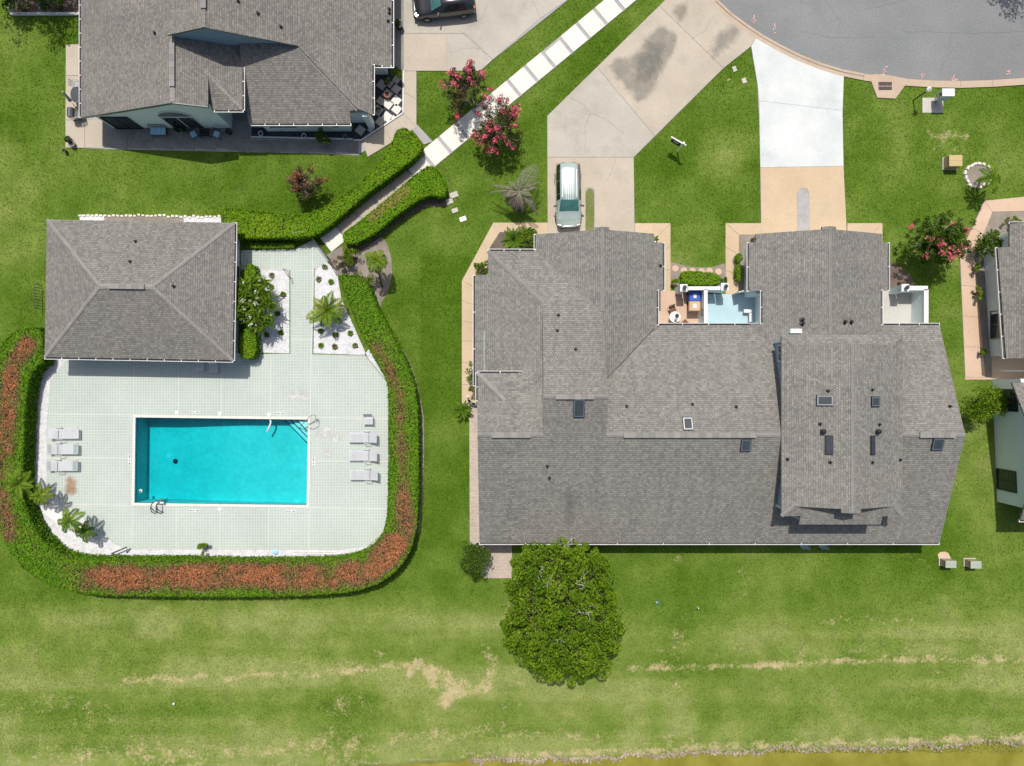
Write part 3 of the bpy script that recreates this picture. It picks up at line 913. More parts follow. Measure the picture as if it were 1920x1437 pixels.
flat('mulch_bed', [(937, 436), (1006, 433), (1006, 475), (912, 475)], .062, 'mulch', 'planted bed in the corner left of the garage', 'mulch bed')
flat('shade_bed', [(20, -30), (152, -30), (152, 28), (24, 30)], .012, 'mulch', 'dark mulch bed at the upper left corner', 'mulch bed').name = 'mulch_bed'

# ---- pool deck in panels, gravel beds
DZ = .05
deck_px = [(452, 470), (552, 468), (588, 450), (617, 490), (590, 505), (586, 665), (685, 667), (728, 720), (728, 960), (718, 1000), (690, 1024), (640, 1031), (240, 1030), (215, 1020), (160, 975),
           (110, 935), (88, 905), (88, 800), (95, 715), (130, 668), (440, 660), (452, 664), (545, 664), (545, 507), (452, 507)]
hole = [pool_pt(-PU - .18, -PV - .18), pool_pt(PU + .18, -PV - .18), pool_pt(PU + .18, PV + .18), pool_pt(-PU - .18, PV + .18)]
deckpoly = PP(deck_px)
cov(deckpoly)
deck = top('pool_deck', MB().prism(deckpoly, -.1, DZ - .012, [hole]), MAT['slab_white'], 'pale green tiled deck surrounding the swimming pool', 'pool deck', kind='structure')
def clip(poly, a, b, c_):
    """keeps a*x+b*y<=c"""
    out = []
    n = len(poly)
    for i in range(n):
        p, q = poly[i], poly[(i + 1) % n]
        dp = a * p[0] + b * p[1] - c_; dq = a * q[0] + b * q[1] - c_
        if dp <= 0: out.append(p)
        if dp * dq < 0:
            t = dp / (dp - dq); out.append((p[0] + (q[0] - p[0]) * t, p[1] + (q[1] - p[1]) * t))
    return out
def to_uv(p):
    ca, sa = math.cos(POOL_A), math.sin(POOL_A); x, y = p[0] - POOL_C[0], p[1] - POOL_C[1]
    return (x * ca + y * sa, -x * sa + y * ca)
duv = [to_uv(p) for p in deckpoly]
us = [-20, -6.63, -3.3, -.05, 3.6, 6.63, 20]; vs_ = [-12, -3.38, .15, 3.38, 9.2, 14.4, 22]
for i in range(len(us) - 1):
    for j in range(len(vs_) - 1):
        if -6.7 < us[i] and us[i + 1] < 6.7 and -3.5 < vs_[j] and vs_[j + 1] < 3.5: continue
        q = duv
        g_ = .018
        for a, b2, c_ in ((-1, 0, -us[i] - g_), (1, 0, us[i + 1] - g_), (0, -1, -vs_[j] - g_), (0, 1, vs_[j + 1] - g_)):
            if q: q = clip(q, a, b2, c_)
        if len(q) < 3 or abs(area2(q)) < .1: continue
        # drop doubled points
        qq = [p for n, p in enumerate(q) if math.dist(p, q[n - 1]) > 1e-4]
        MB().prism([pool_pt(*p) for p in qq], DZ - .013, DZ).o('deck_panel', MAT['deck_tile'], deck)
stain(deck, 134, 912, 16, 22, 'stain_rust', 0, DZ + .004)
for x, y, a, b2 in ((608, 812, 28, 20), (630, 820, 22, 16), (615, 850, 18, 14), (560, 740, 30, 18)):
    stain(deck, x, y, a, b2, 'stain_white', 0, DZ + .004 + .001 * a / 20)

# gravel
def gravel(px, label, holes=(), n=900, z=.035):
    poly = PP(px); cov(poly)
    o = top('gravel_bed', MB().prism(poly, -.08, z), MAT['gravel_base'], label, 'gravel bed', kind='stuff')
    x0, x1 = min(p[0] for p in poly), max(p[0] for p in poly); y0, y1 = min(p[1] for p in poly), max(p[1] for p in poly)
    pts = RNG.random((int(n * 2.5), 2)) * [x1 - x0, y1 - y0] + [x0, y0]
    pts = pts[inside(poly, pts)][:n]
    m2 = MB()
    octv = [(1, 0, 0), (0, 1, 0), (-1, 0, 0), (0, -1, 0), (0, 0, .7)]
    for p in pts:
        s_ = .03 + .045 * RNG.random(); a = RNG.random() * 3; ca, sa = math.cos(a), math.sin(a); st = .6 + .5 * RNG.random()
        m2.raw([(p[0] + s_ * (v[0] * ca - v[1] * sa * st), p[1] + s_ * (v[0] * sa + v[1] * ca * st), z - .004 + s_ * v[2]) for v in octv], [(0, 1, 4), (1, 2, 4), (2, 3, 4), (3, 0, 4)])
    st = m2.o('gravel_stones', MAT['stone_white'], o)
    st['kind'] = 'stuff'
    return o
gravel([(470, 506), (543, 507), (543, 663), (470, 661)], 'white gravel bed left of the deck path with flowering shrub', n=1500)
gravel([(607, 486), (591, 506), (588, 663), (686, 666), (690, 672), (640, 560), (632, 510)], 'white gravel bed right of the deck path holding a palm', n=1500)
gravel([(85, 655), (131, 667), (96, 715), (89, 800), (89, 905), (111, 935), (161, 974), (216, 1019), (241, 1029), (640, 1030), (690, 1024), (672, 1050), (130, 1062), (70, 1030), (42, 960), (48, 880), (55, 760)], 'white gravel strip curving round the left side of the pool deck', n=4200)
gravel([(684, 664), (692, 655), (732, 713), (737, 735), (737, 960), (727, 1005), (697, 1034), (690, 1025), (719, 1001), (729, 960), (729, 720)], 'thin white gravel edge between the deck and the right hedge', n=700)
flat('mulch_bed', [(590, 451), (612, 478), (642, 462), (645, 520), (630, 512), (618, 490)], .01, 'mulch_grey', 'small mulch corner beside the pool gate', 'mulch bed')
gravel([(345, 407), (415, 408), (415, 425), (345, 425)], 'short white gravel strip behind the pool house, right end', n=200)
gravel([(150, 404), (196, 405), (196, 425), (150, 425)], 'short white gravel strip behind the pool house, left end', n=150)
flat('mulch_bed', [(196, 405), (345, 407), (345, 425), (196, 425)], .03, 'mulch_grey', 'grey bed between the gravel strips behind the pool house', 'mulch bed')
bk = thing('stone_edging', 'row of white stones edging the grass behind the pool house', 'edging', (*P(280, 406), 0))
for i in range(34):
    x = 151 + i * 7.9
    cx, cy = P(x, 405 + (2 if i > 20 else 0) + RNG.normal() * .7)
    MB().box((cx, cy, .05), (.2 + .08 * RNG.random(), .13 + .06 * RNG.random(), .12), RNG.normal() * .12, .85).o('edging_stone', MAT['stone_pale'], bk)

# bank of the pond: uneven dry roots and stones
bm_ = MB()
bx_ = 880 + RNG.random(2600) * 1080
by_ = np.interp(bx_, [880, 1000, 1150, 1300, 1450, 1600, 1750, 1960], [1430, 1423, 1420, 1416, 1411, 1404, 1402, 1396])
gx_, gy_ = (bx_ - 960) / 25, (718.5 - by_) / 25
gy_ = gy_ + .1 + (fbm(gx_, gy_, .9, 11) - .5) * .8 + (fbm(gx_, gy_, .3, 13) - .5) * .7 + RNG.normal(size=2600) * .13
for cx, cy in zip(gx_, gy_):
    s_ = .05 + .13 * RNG.random() ** 2
    bm_.box((cx, cy, -.05 - .1 * RNG.random()), (s_ * 1.8, s_, s_), RNG.random() * 3, .6)
top('pond_bank', bm_, MAT['bank'], 'ragged brown bank of roots and clods along the pond', 'bank', kind='stuff')

# ------------------------------------------------------------------ buildings
class House:
    def __init__(s, label, loc, mat, name='house', cat='house'):
        s.t = thing(name, label, cat, (loc[0], loc[1], 0))
        s.roof = MB(); s.mat = mat
    def slope(s, poly, plane, down, th=.16, uvo=0.0):
        """one roof slope: poly on the ground, plane(x, y) its height, down = downhill direction"""
        if area2(poly) < 0: poly = poly[::-1]
        n = len(poly)
        g = abs(plane(down[0], down[1]) - plane(0, 0)) / math.hypot(*down)
        k = math.sqrt(1 + g * g)
        d = Vector(down).normalized()
        uv = [(p[0] * -d.y + p[1] * d.x + uvo, -(p[0] * d.x + p[1] * d.y) * k) for p in poly]
        vs = [(p[0], p[1], plane(*p)) for p in poly] + [(p[0], p[1], plane(*p) - th) for p in poly]
        tri = tessellate_polygon([[Vector((p[0], p[1], 0)) for p in poly]])
        fs = []
        for t in tri:
            a, b, c_ = (poly[i] for i in t)
            cr = (b[0] - a[0]) * (c_[1] - a[1]) - (b[1] - a[1]) * (c_[0] - a[0])
            t = tuple(t) if cr > 0 else tuple(reversed(t))
            fs.append(t); fs.append(tuple(i + n for i in reversed(t)))
        for i in range(n):
            j = (i + 1) % n
            fs.append((i + n, j + n, j, i))
        s.roof.raw(vs, fs, uv + uv)
    def done(s):
        s.roof.o('roof', MAT[s.mat], s.t)
    def wall(s, poly, z0, z1, mat='stucco', name='wall', holes=()):
        return MB().prism(poly, z0, z1, holes).o(name, MAT[mat], s.t)
    def box(s, name, c_, d, mat, rz=0.):
        return MB().box(c_, d, rz).o(name, MAT[mat], s.t)
    def gutter(s, a, b, z, out, step=1.15):
        """a white trough from a to b with hangers; out = outward direction"""
        A, B = Vector(a), Vector(b); o = Vector(out).normalized()
        d = (B - A); L = d.length; d.normalize(); rz = math.atan2(d.y, d.x)
        m = MB()
        mid = (A + B) / 2
        c1 = mid + o * .135
        m.box((c1.x, c1.y, z - .02), (L + .05, .035, .13), rz)
        c2 = mid + o * .06
        m.box((c2.x, c2.y, z - .095), (L + .02, .12, .02), rz)
        g = m.o('gutter', MAT['gutter'], s.t)
        n = max(1, int(L / step))
        for i in range(n + 1):
            q = A + d * (L * (i + (.5 if n == 0 else 0)) / max(1, n)) + o * .06
            MB().box((q.x, q.y, z + .025), (.05, .16, .02), rz).o('hanger', MAT['gutter'], g)
        q = mid + o * .058
        MB().box((q.x, q.y, z - .075), (L, .1, .01), rz).o('debris', MAT['mulch_dark'], g)
    def fascia(s, a, b, za, zb, mat='white', th=.06, h=.2):
        A, B = Vector((*a, za)), Vector((*b, zb)); n = Vector((-(B - A).y, (B - A).x, 0)).normalized() * th
        vs = [A, B, B + n, A + n]
        s_ = Vector((0, 0, h))
        MB().raw([v - s_ for v in vs] + vs, [(3, 2, 1, 0), (4, 5, 6, 7), (0, 1, 5, 4), (1, 2, 6, 5), (2, 3, 7, 6), (3, 0, 4, 7)]).o('fascia', MAT[mat], s.t)
    def caps(s, a, b, mat='cap_dark', w=.15, step=.27, over=.02):
        """lapped cap shingles along a ridge or hip from a to b"""
        A, B = Vector(a), Vector(b); d = B - A; L = d.length; d.normalize()
        side = Vector((-d.y, d.x, 0)).normalized()
        n = max(1, round(L / step)); st = L / n
        up = Vector((0, 0, 1)); drop = up * (w * .33)
        l = st * 1.12
        vs = []
        for t, lift in ((0, .03), (l, .012)):
            c0 = d * t + up * (lift + over)
            for q in (side * -w - drop, Vector((0, 0, 0)), side * w - drop): vs.append(c0 + q)
            for q in (side * -w - drop, Vector((0, 0, 0)), side * w - drop): vs.append(c0 + q - up * .018)
        m = MB().raw(vs, [(0, 6, 7, 1), (1, 7, 8, 2), (3, 4, 10, 9), (4, 5, 11, 10), (0, 1, 4, 3), (1, 2, 5, 4), (6, 9, 10, 7), (7, 10, 11, 8), (0, 3, 9, 6), (2, 8, 11, 5)])
        me = m.mesh('ridge_cap'); me.materials.append(MAT[mat])
        for i in range(n):
            o = link('ridge_cap', me, None, s.t)
            o.location = A + d * (st * i) - s.t.location + side * RNG.normal() * .006
            o.rotation_euler = (0, 0, RNG.normal() * .012)
    def vent_strip(s, a, b, h=.1, w=.34, mat='cap_dark'):
        """a raised ridge vent with a shadow gap"""
        A, B = Vector(a), Vector(b); d = B - A; L = d.length; rz = math.atan2(d.y, d.x); c_ = (A + B) / 2
        v = MB().box((c_.x, c_.y, c_.z + h * .5), (L, w, h), rz).o('ridge_vent', MAT[mat], s.t)
        n = max(2, round(L / .42))
        dn = d.normalized()
        for i in range(n):
            q = A + dn * (L * (i + .5) / n)
            MB().box((q.x, q.y, q.z + h + .012), (L / n - .012, w * 1.06, .022), rz).o('vent_cap', MAT['cap' if (i * 7) % 5 < 3 else 'cap_dark'], v)
    def skylight(s, x, y, sx, sy, plane, pane='pane_sky', frame='dark_metal', curb=.14, rim=.07, rim_mat='steel'):
        z = lambda px, py: plane(px, py)
        def quad(ax, ay, h0, h1):
            pts = [(x - ax, y - ay), (x + ax, y - ay), (x + ax, y + ay), (x - ax, y + ay)]
            return [(p[0], p[1], z(*p) + h0) for p in pts] + [(p[0], p[1], z(*p) + h1) for p in pts]
        F = [(3, 2, 1, 0), (4, 5, 6, 7), (0, 1, 5, 4), (1, 2, 6, 5), (2, 3, 7, 6), (3, 0, 4, 7)]
        f = MB().raw(quad(sx / 2, sy / 2, -.05, curb), F).o('skylight', MAT[frame], s.t)
        MB().raw(quad(sx / 2 - .03, sy / 2 - .03, curb - .02, curb + .02), F).o('rim', MAT[rim_mat], f)
        MB().raw(quad(sx / 2 - .03 - rim, sy / 2 - .03 - rim, curb - .02, curb + .028), F).o('pane', MAT[pane], f)
    def pipe(s, x, y, plane, r=.055, h=.3, cap=False):
        z = plane(x, y)
        m = MB().lathe((x, y, z - .05), [(r * 2.2, 0), (r * 2.0, .09), (r, .11), (r, h), (r * .8, h), (r * .8, h - .05)], 10)
        m.o('vent_pipe', MAT['black'], s.t)
    def boxvent(s, x, y, plane, w=.28):
        z = plane(x, y)
        v = MB().box((x, y, z + .1), (w * .8, w * .8, .3)).o('roof_vent', MAT['black'], s.t)
        MB().lathe((x, y, z + .25), [(w * .5, 0), (w * .62, .04), (w * .5, .14), (w * .2, .2)], 12).o('cowl', MAT['black'], v)
    def window(s, c_, w, h, face, frame='white', pane='pane', mull=1, depth=.06):
        """c_ centre on the wall face, face = outward unit direction in plan"""
        f = Vector(face); t = Vector((-f.y, f.x)); rz = math.atan2(t.y, t.x)
        m = MB()
        fw = .07
        for sx, sz, bw, bh in ((0, h / 2, w + fw, fw), (0, -h / 2, w + fw, fw), (-w / 2, 0, fw, h), (w / 2, 0, fw, h)):
            m.box((c_[0] + t.x * sx + f.x * depth * .3, c_[1] + t.y * sx + f.y * depth * .3, c_[2] + sz), (bw, depth * 1.6, bh), rz)
        for i in range(mull):
            sx = -w / 2 + w * (i + 1) / (mull + 1)
            m.box((c_[0] + t.x * sx + f.x * depth * .3, c_[1] + t.y * sx + f.y * depth * .3, c_[2]), (.045, depth, h), rz)
        fr = m.o('window', MAT[frame], s.t)
        MB().box((c_[0] + f.x * .005, c_[1] + f.y * .005, c_[2]), (w, .03, h), rz).o('pane', MAT[pane], fr)

EZ = 2.6
# ================= the long duplex in the middle
D = House('long grey shingled duplex with skylights and two garage wings', (14, -2), 'shingle', 'duplex_house')
pS = lambda x, y: 2.6 + .363 * (y + 11.4)
pN = lambda x, y: 2.6 + .376 * (4.13 - y)
pNW = lambda x, y: 2.6 + .37 * (9.42 - y)
pW = lambda x, y: 2.6 + .37 * (x + 1.71)
pG1W = lambda x, y: 2.6 + .37 * (x - 1.71)
pG1E = lambda x, y: 2.6 + .37 * (10.77 - x)
pRW = lambda x, y: 3.5 + .469 * (.7 - y)
pRH = lambda x, y: 3.5 + .42 * (x + 2.4)
RY = -3.5
BY = -.89
D.slope([(-2.32, -11.4), (30.5, -11.4), (30.5, RY), (6.37, RY), (6.37, BY), (2.1, BY), (2.1, RY), (-2.32, RY)], pS, (0, -1))
D.slope([(6.37, RY), (30.5, RY), (30.5, 4.13), (10.4, 4.13), (6.37, .08)], pN, (0, 1))
# north-west wing
D.slope([(-1.71, 9.42), (1.71, 9.42), (6.24, 4.89), (6.37, BY), (2.1, BY), (2.1, 5.61)], pNW, (0, 1))
D.slope([(-1.71, 9.42), (-1.71, 7.74), (-2.66, 7.74), (-2.66, -.6), (2.1, -.6), (2.1, 5.61)], pW, (-1, 0), uvo=.13)
D.slope([(1.71, 9.42), (1.71, 10.6), (6.24, 10.6), (6.24, 4.89)], pG1W, (-1, 0), uvo=.3)
D.slope([(6.24, 10.6), (10.1, 10.6), (10.1, 10.0), (10.77, 10.0), (10.77, 6.6), (10.3, 6.6), (10.3, 4.1), (6.24, .0)], pG1E, (1, 0), uvo=.2)
D.slope([(5.75, 10.58), (5.75, 10.78), (6.24, 10.78), (6.24, 10.58)], lambda x, y: pG1W(x, y) + .03, (-1, 0))
D.slope([(6.24, 10.58), (6.24, 10.78), (6.73, 10.78), (6.73, 10.58)], lambda x, y: pG1E(x, y) + .03, (1, 0))
# raised room at the left
D.slope([(-2.32, RY), (2.1, RY), (2.1, .7), (-2.4, .7), (-.45, -1.25), (-2.4, -1.25)], pRW, (0, 1), uvo=.1)
D.slope([(-2.4, .7), (-.45, -1.25), (-2.4, -1.25)], pRH, (-1, 0))
# right garage wing
pG2W = lambda x, y: 2.6 + .37 * (x - 16.9)
pG2E = lambda x, y: 2.6 + .37 * (26.8 - x)
D.slope([(17.35, 10.6), (21.87, 10.6), (21.87, -.8), (16.9, 4.2), (17.76, 4.2), (17.76, 6.55), (16.9, 6.55), (16.9, 10.0), (17.35, 10.0)], pG2W, (-1, 0), uvo=.15)
D.slope([(21.87, 10.6), (26.3, 10.6), (26.3, 10.0), (26.8, 10.0), (26.8, 6.6), (26.2, 6.6), (26.2, 4.2), (26.8, 4.1), (21.87, -.8)], pG2E, (1, 0), uvo=.23)
D.slope([(21.38, 10.58), (21.38, 10.78), (21.87, 10.78), (21.87, 10.58)], lambda x, y: pG2W(x, y) + .03, (-1, 0))
D.slope([(21.87, 10.58), (21.87, 10.78), (22.36, 10.78), (22.36, 10.58)], lambda x, y: pG2E(x, y) + .03, (1, 0))
# upper storey roof: gables above little pent roofs
UZ = 5.5
UW, UE, UN, US, UR = 18.12, 26.26, 3.28, -8.95, 22.19
pUW = lambda x, y: UZ + .37 * (x - UW)
pUE = lambda x, y: UZ + .37 * (UE - x)
pUN = lambda x, y: UZ + .37 * (UN - y)
pUS = lambda x, y: UZ + .37 * (y - US)
D.slope([(UW, UN), (UW + .72, UN - .72), (UR, UN - .72), (UR, -8.25), (UW + .85, -8.25), (UW + .7, US + .7), (UW, US)], pUW, (-1, 0), uvo=.1)
D.slope([(UE, UN), (UE - .72, UN - .72), (UR, UN - .72), (UR, -8.25), (UE - .85, -8.25), (UE - .7, US + .7), (UE, US)], pUE, (1, 0), uvo=.2)
D.slope([(UW, UN), (UE, UN), (UE - .75, UN - .75), (UW + .75, UN - .75)], pUN, (0, 1))
D.slope([(UW, US), (19.4, US), (19.4, -9.56), (24.9, -9.56), (24.9, US), (UE, US), (UE - 1.15, US + 1.15), (UW + 1.15, US + 1.15)], pUS, (0, -1))
D.slope([(21.55, -8.2), (21.55, -8.5), (UR, -8.5), (UR, -8.2)], lambda x, y: pUW(x, y) + .03, (-1, 0))
D.slope([(UR, -8.2), (UR, -8.5), (22.83, -8.5), (22.83, -8.2)], lambda x, y: pUE(x, y) + .03, (1, 0))
D.done()
# walls
D.wall([(-2.0, -10.9), (30.2, -10.9), (30.2, 3.7), (6.5, 3.7), (-2.0, 3.7)], 0, 2.5, 'stucco_wall')
D.wall([(-1.2, 3.6), (10.0, 3.6), (10.0, 6.4), (10.4, 6.4), (10.4, 10.1), (2.1, 10.1), (2.1, 9.0), (-1.2, 9.0)], 0, 2.3, 'stucco_wall')
D.wall([(18.2, 3.6), (25.8, 3.6), (25.8, 6.4), (26.3, 6.4), (26.3, 10.1), (17.4, 10.1), (17.4, 6.4), (18.2, 6.4)], 0, 2.45, 'stucco_wall')
def gable(h, pts, y0, y1, mat):
    """a wall in the y-plane with a pointed top; pts are (x, z)"""
    n = len(pts)
    vs = [(p[0], y0, p[1]) for p in pts] + [(p[0], y1, p[1]) for p in pts]
    fs = [tuple(range(n)), tuple(range(2 * n - 1, n - 1, -1))] + [(i + n, (i + 1) % n + n, (i + 1) % n, i) for i in range(n)]
    MB().raw(vs, fs).o('gable_wall', MAT[mat], h.t)
def gable_x(h, pts, x0, x1, mat):
    n = len(pts)
    vs = [(x0, p[0], p[1]) for p in pts] + [(x1, p[0], p[1]) for p in pts]
    fs = [tuple(range(n)), tuple(range(2 * n - 1, n - 1, -1))] + [(i + n, (i + 1) % n + n, (i + 1) % n, i) for i in range(n)]
    MB().raw(vs, fs).o('gable_wall', MAT[mat], h.t)
gable(D, [(2.1, 2.2), (10.3, 2.2), (10.3, 2.5), (6.24, 4.0), (2.1, 2.5)], 9.95, 10.15, 'stucco_wall')
gable(D, [(17.4, 2.2), (26.3, 2.2), (26.3, 2.5), (21.87, 4.15), (17.4, 2.5)], 9.95, 10.15, 'stucco_wall')
gable_x(D, [(-10.9, 2.4), (3.6, 2.4), (RY, 5.2)], 30.0, 30.22, 'stucco_wall')
gable_x(D, [(-10.9, 2.4), (.2, 2.4), (-1.35, 3.1), (RY, 5.2)], -2.02, -1.8, 'stucco_wall')
gable_x(D, [(5.5, 3.9), (RY, 3.9), (RY, 5.3), (BY, 6.24), (5.5, 3.98)], 2.12, 2.3, 'stucco_white')
gable_x(D, [(5.0, 3.9), (RY, 3.9), (RY, 5.3), (BY, 6.24), (5.0, 4.0)], 6.02, 6.16, 'stucco_wall')
D.wall([(18.5, -8.6), (25.9, -8.6), (25.9, 2.9), (18.5, 2.9)], 2.4, 5.42, 'siding', 'upper_wall')
gable(D, [(18.9, 5.3), (25.5, 5.3), (25.5, 5.62), (UR, 6.78), (18.9, 5.62)], -8.15, -8.0, 'siding')
gable(D, [(18.9, 5.3), (25.5, 5.3), (25.5, 5.62), (UR, 6.8), (18.9, 5.62)], 2.3, 2.45, 'siding')
D.wall([(19.6, -9.2), (24.7, -9.2), (24.7, -8.5), (19.6, -8.5)], 3.0, 5.2, 'siding', 'bay_wall')
# upper window on the west wall, corner boards
D.window((18.5, 2.05, 4.5), 1.1, 1.0, (-1, 0), 'white', 'pane_dark', 1)
D.box('corner_board', (18.47, 2.86, 4.2), (.12, .16, 2.4), 'mail_white')
D.box('corner_board', (18.47, -8.55, 4.2), (.12, .16, 2.4), 'mail_white')
D.box('corner_board', (19.55, -9.22, 4.4), (.14, .12, 1.6), 'mail_white')
D.box('flashing_box', (19.75, 3.62, 3.7), (.8, .3, .4), 'stucco_wall')
# gutters
D.gutter((-2.66, 7.74), (-2.66, -.2), 2.21, (-1, 0), 2.0)
D.gutter((-1.71, 9.42), (1.71, 9.42), 2.56, (0, 1), 1.1)
D.gutter((1.71, 9.5), (1.71, 10.6), 2.56, (-1, 0))
D.gutter((10.77, 10.0), (10.77, 6.6), 2.56, (1, 0))
D.gutter((10.3, 6.6), (10.3, 4.13), 2.72, (1, 0))
D.gutter((10.3, 4.13), (17.76, 4.13), 2.56, (0, 1), 1.5)
D.gutter((17.76, 6.55), (17.76, 4.2), 2.86, (-1, 0))
D.gutter((16.9, 10.0), (16.9, 6.55), 2.56, (-1, 0))
D.gutter((26.8, 10.0), (26.8, 6.6), 2.56, (1, 0))
D.gutter((26.2, 6.6), (26.2, 4.13), 2.78, (1, 0))
D.gutter((26.2, 4.13), (30.5, 4.13), 2.56, (0, 1), 1.2)
D.gutter((-2.32, -11.4), (30.5, -11.4), 2.52, (0, -1), 3.0)
D.gutter((-2.4, .7), (.75, .7), 3.46, (0, 1), 1.1)
D.gutter((-2.4, -1.25), (-2.4, .7), 3.46, (-1, 0), .9)
# caps and vents
def pt3(f, x, y): return (x, y, f(x, y))
D.caps(pt3(pS, 30.5, RY), pt3(pS, 26.4, RY))
D.caps(pt3(pS, 18.0, RY), pt3(pS, 6.4, RY))
D.caps(pt3(pS, -2.3, RY), pt3(pS, 2.1, RY))
D.caps(pt3(pS, 2.1, BY), pt3(pS, 6.37, BY), 'cap_dark')
D.caps(pt3(pNW, -1.71, 9.42), pt3(pNW, 2.0, 5.71), 'cap_dark', .15)
D.caps(pt3(pG1W, 6.24, 10.6), pt3(pG1W, 6.24, 5.0), 'cap_dark', .12)
D.caps(pt3(pG2W, 21.87, 10.6), pt3(pG2W, 21.87, 3.4), 'cap_dark', .12)
D.caps(pt3(pUW, UR, -8.4), pt3(pUW, UR, 2.5), 'cap_dark', .12)
D.caps(pt3(pRW, -2.4, .7), pt3(pRW, -.5, -1.2), 'cap', .14)
D.caps(pt3(pUW, UW, UN), pt3(pUW, UW + .72, UN - .72), 'cap_dark', .13)
D.caps(pt3(pUW, UW, US), pt3(pUW, UW + .7, US + .7), 'cap_dark', .13)
D.caps(pt3(pUE, UE, US), pt3(pUE, UE - .7, US + .7), 'cap_dark', .13)
D.vent_strip(pt3(pS, -1.4, RY), pt3(pS, 1.25, RY))
D.vent_strip(pt3(pS, 2.9, BY), pt3(pS, 5.4, BY))
D.vent_strip(pt3(pS, 7.5, RY), pt3(pS, 16.4, RY))
D.vent_strip(pt3(pS, 27.4, RY), pt3(pS, 29.8, RY))
def W(f, px, py):
    """the point of roof plane f seen there in the survey"""
    u, v = (px - 960) / 1333.0, (718.5 - py) / 1333.0
    a = f(0, 0); b = f(1, 0) - a; c_ = f(0, 1) - a
    z = (a + (b * u + c_ * v) * H) / (1 + b * u + c_ * v)
    return (u * (H - z), v * (H - z))
for px, py, sx, sy, f, pn in ((1085.5, 765.5, .76, 1.25, pS, 'pane_sky'), (1289, 794, .68, .84, pN, 'pane_sky'), (1397.5, 835.5, .7, .82, pS, 'pane_sky'), (1545, 751, .95, .7, pUW, 'pane_sky'),
                          (1640.5, 753, .7, .68, pUE, 'pane_sky'), (1757, 833, .78, .84, pS, 'pane_sky')):
    x, y = W(f, px, py); D.skylight(x, y, sx, sy, f, pn)
for px, py, sx, sy, f in ((1553.5, 834.5, .47, 1.27, pUW), (1635.5, 835, .37, 1.27, pUE)):
    x, y = W(f, px, py); D.skylight(x, y, sx, sy, f, 'pane_dark', 'dark_metal', .1, .02, 'dark_metal')
for px, py, f in ((1541, 809, pUW), (1644, 809, pUE)):
    x, y = W(f, px, py); D.boxvent(x, y, f)
for px, py, f in ((1504, 600, pG2W), (1504, 607, pG2W), (1583, 604, pG2E), (1595, 604, pG2E)):
    x, y = W(f, px, py); D.pipe(x, y, f, .085, .35)
for px, py, f in ((1047, 591, pNW), (1045, 620, pNW), (1079, 655, pNW), (1238, 498, pG1E), (1175, 762, pN), (1298, 758, pN), (1380, 763, pN), (1026, 874, pS), (1030, 896, pS), (1537, 795, pUW),
                  (1648, 796, pUE), (1476, 861, pUW), (1556, 867, pUW), (1635, 867, pUE), (1687, 862, pUE), (1552, 733, pUW), (1635, 731, pUE), (1780, 762, pN)):
    x, y = W(f, px, py); D.pipe(x, y, f)
# downpipe and small things under the south eave
D.box('downpipe', (P(1316, 1020)[0], -11.15, 1.2), (.09, .09, 2.5), 'gutter')
D.box('garage_door', (6.2, 10.18, 1.1), (4.9, .06, 2.1), 'white')
D.box('garage_door', (21.9, 10.18, 1.1), (4.9, .06, 2.1), 'white')
for x in (2.5, 8.5, 13.5, 19, 25): D.window((x, -10.92, 1.4), 2.2, 1.4, (0, -1), 'white', 'pane', 1)
D.window((-2.02, -6, 1.4), 1.5, 1.2, (-1, 0)); D.window((-1.22, 6, 1.4), 1.5, 1.2, (-1, 0))
D.box('door', (10.42, 8.0, 1.0), (.06, .95, 2.0), 'wood_brown')
D.window((9.98, 5.2, 1.2), 1.8, 2.0, (1, 0), 'dark_metal', 'pane', 1)

# ================= patio walls between the garage wings
def patio_wall(name, label, segs, z1, mat='stucco_white', lamps=(), th=.2):
    cx = sum(a[0] + b[0] for a, b in segs) / (2 * len(segs)); cy = sum(a[1] + b[1] for a, b in segs) / (2 * len(segs))
    t = thing(name, label, 'wall', (cx, cy, 0))
    for a, b in segs:
        A, B = Vector(a), Vector(b); d = B - A; rz = math.atan2(d.y, d.x); m = (A + B) / 2
        MB().box((m.x, m.y, z1 / 2), (d.length, th, z1)).o('wall', MAT['stucco_wall'], t) if abs(rz) < .01 else MB().box((m.x, m.y, z1 / 2), (d.length, th, z1), rz).o('wall', MAT['stucco_wall'], t)
        MB().box((m.x, m.y, z1 + .02), (d.length + .03, th + .06, .05), rz).o('coping', MAT[mat], t)
    for x, y in lamps:
        p = MB().box((x, y, (z1 + .1) / 2), (.46, .46, z1 + .1)).o('pillar', MAT['stucco_wall'], t)
        MB().box((x, y, z1 + .13), (.54, .54, .07)).o('pillar_cap', MAT[mat], p)
        MB().lathe((x, y, z1 + .165), [(.07, 0), (.05, .06), (.1, .1), (.13, .3), (.15, .31), (.03, .42)], 10).o('lantern', MAT['steel_dark'], p)
    return t
WZ = 1.75
k_ = 1.75
cdx = P(1323, 541, k_); n1 = P(1290, 541, k_); n2 = P(1350, 539, k_)
patio_wall('patio_wall', 'white topped T shaped wall between the bin patio and blue patio', [((n1[0], 6.87), (n2[0], 6.87)), ((cdx[0], 6.77), (cdx[0], 4.3))], WZ, 'stucco_white', (P(1282, 540, 1.9), P(1359, 538, 1.9)))
e1 = P(1736, 541, k_); nn1 = P(1703, 541, k_)
patio_wall('patio_wall', 'white L shaped wall enclosing the small right patio', [((nn1[0], 6.88), (e1[0] + .1, 6.88)), ((e1[0], 6.78), (e1[0], 4.35))], WZ, 'stucco_white', (P(1697, 540, 1.9),), .26)
flat('patio', [(1225, 546), (1320, 546), (1320, 625), (1225, 625)], .062, 'concrete_pink', 'beige walled patio with two bins and a round table', 'patio')
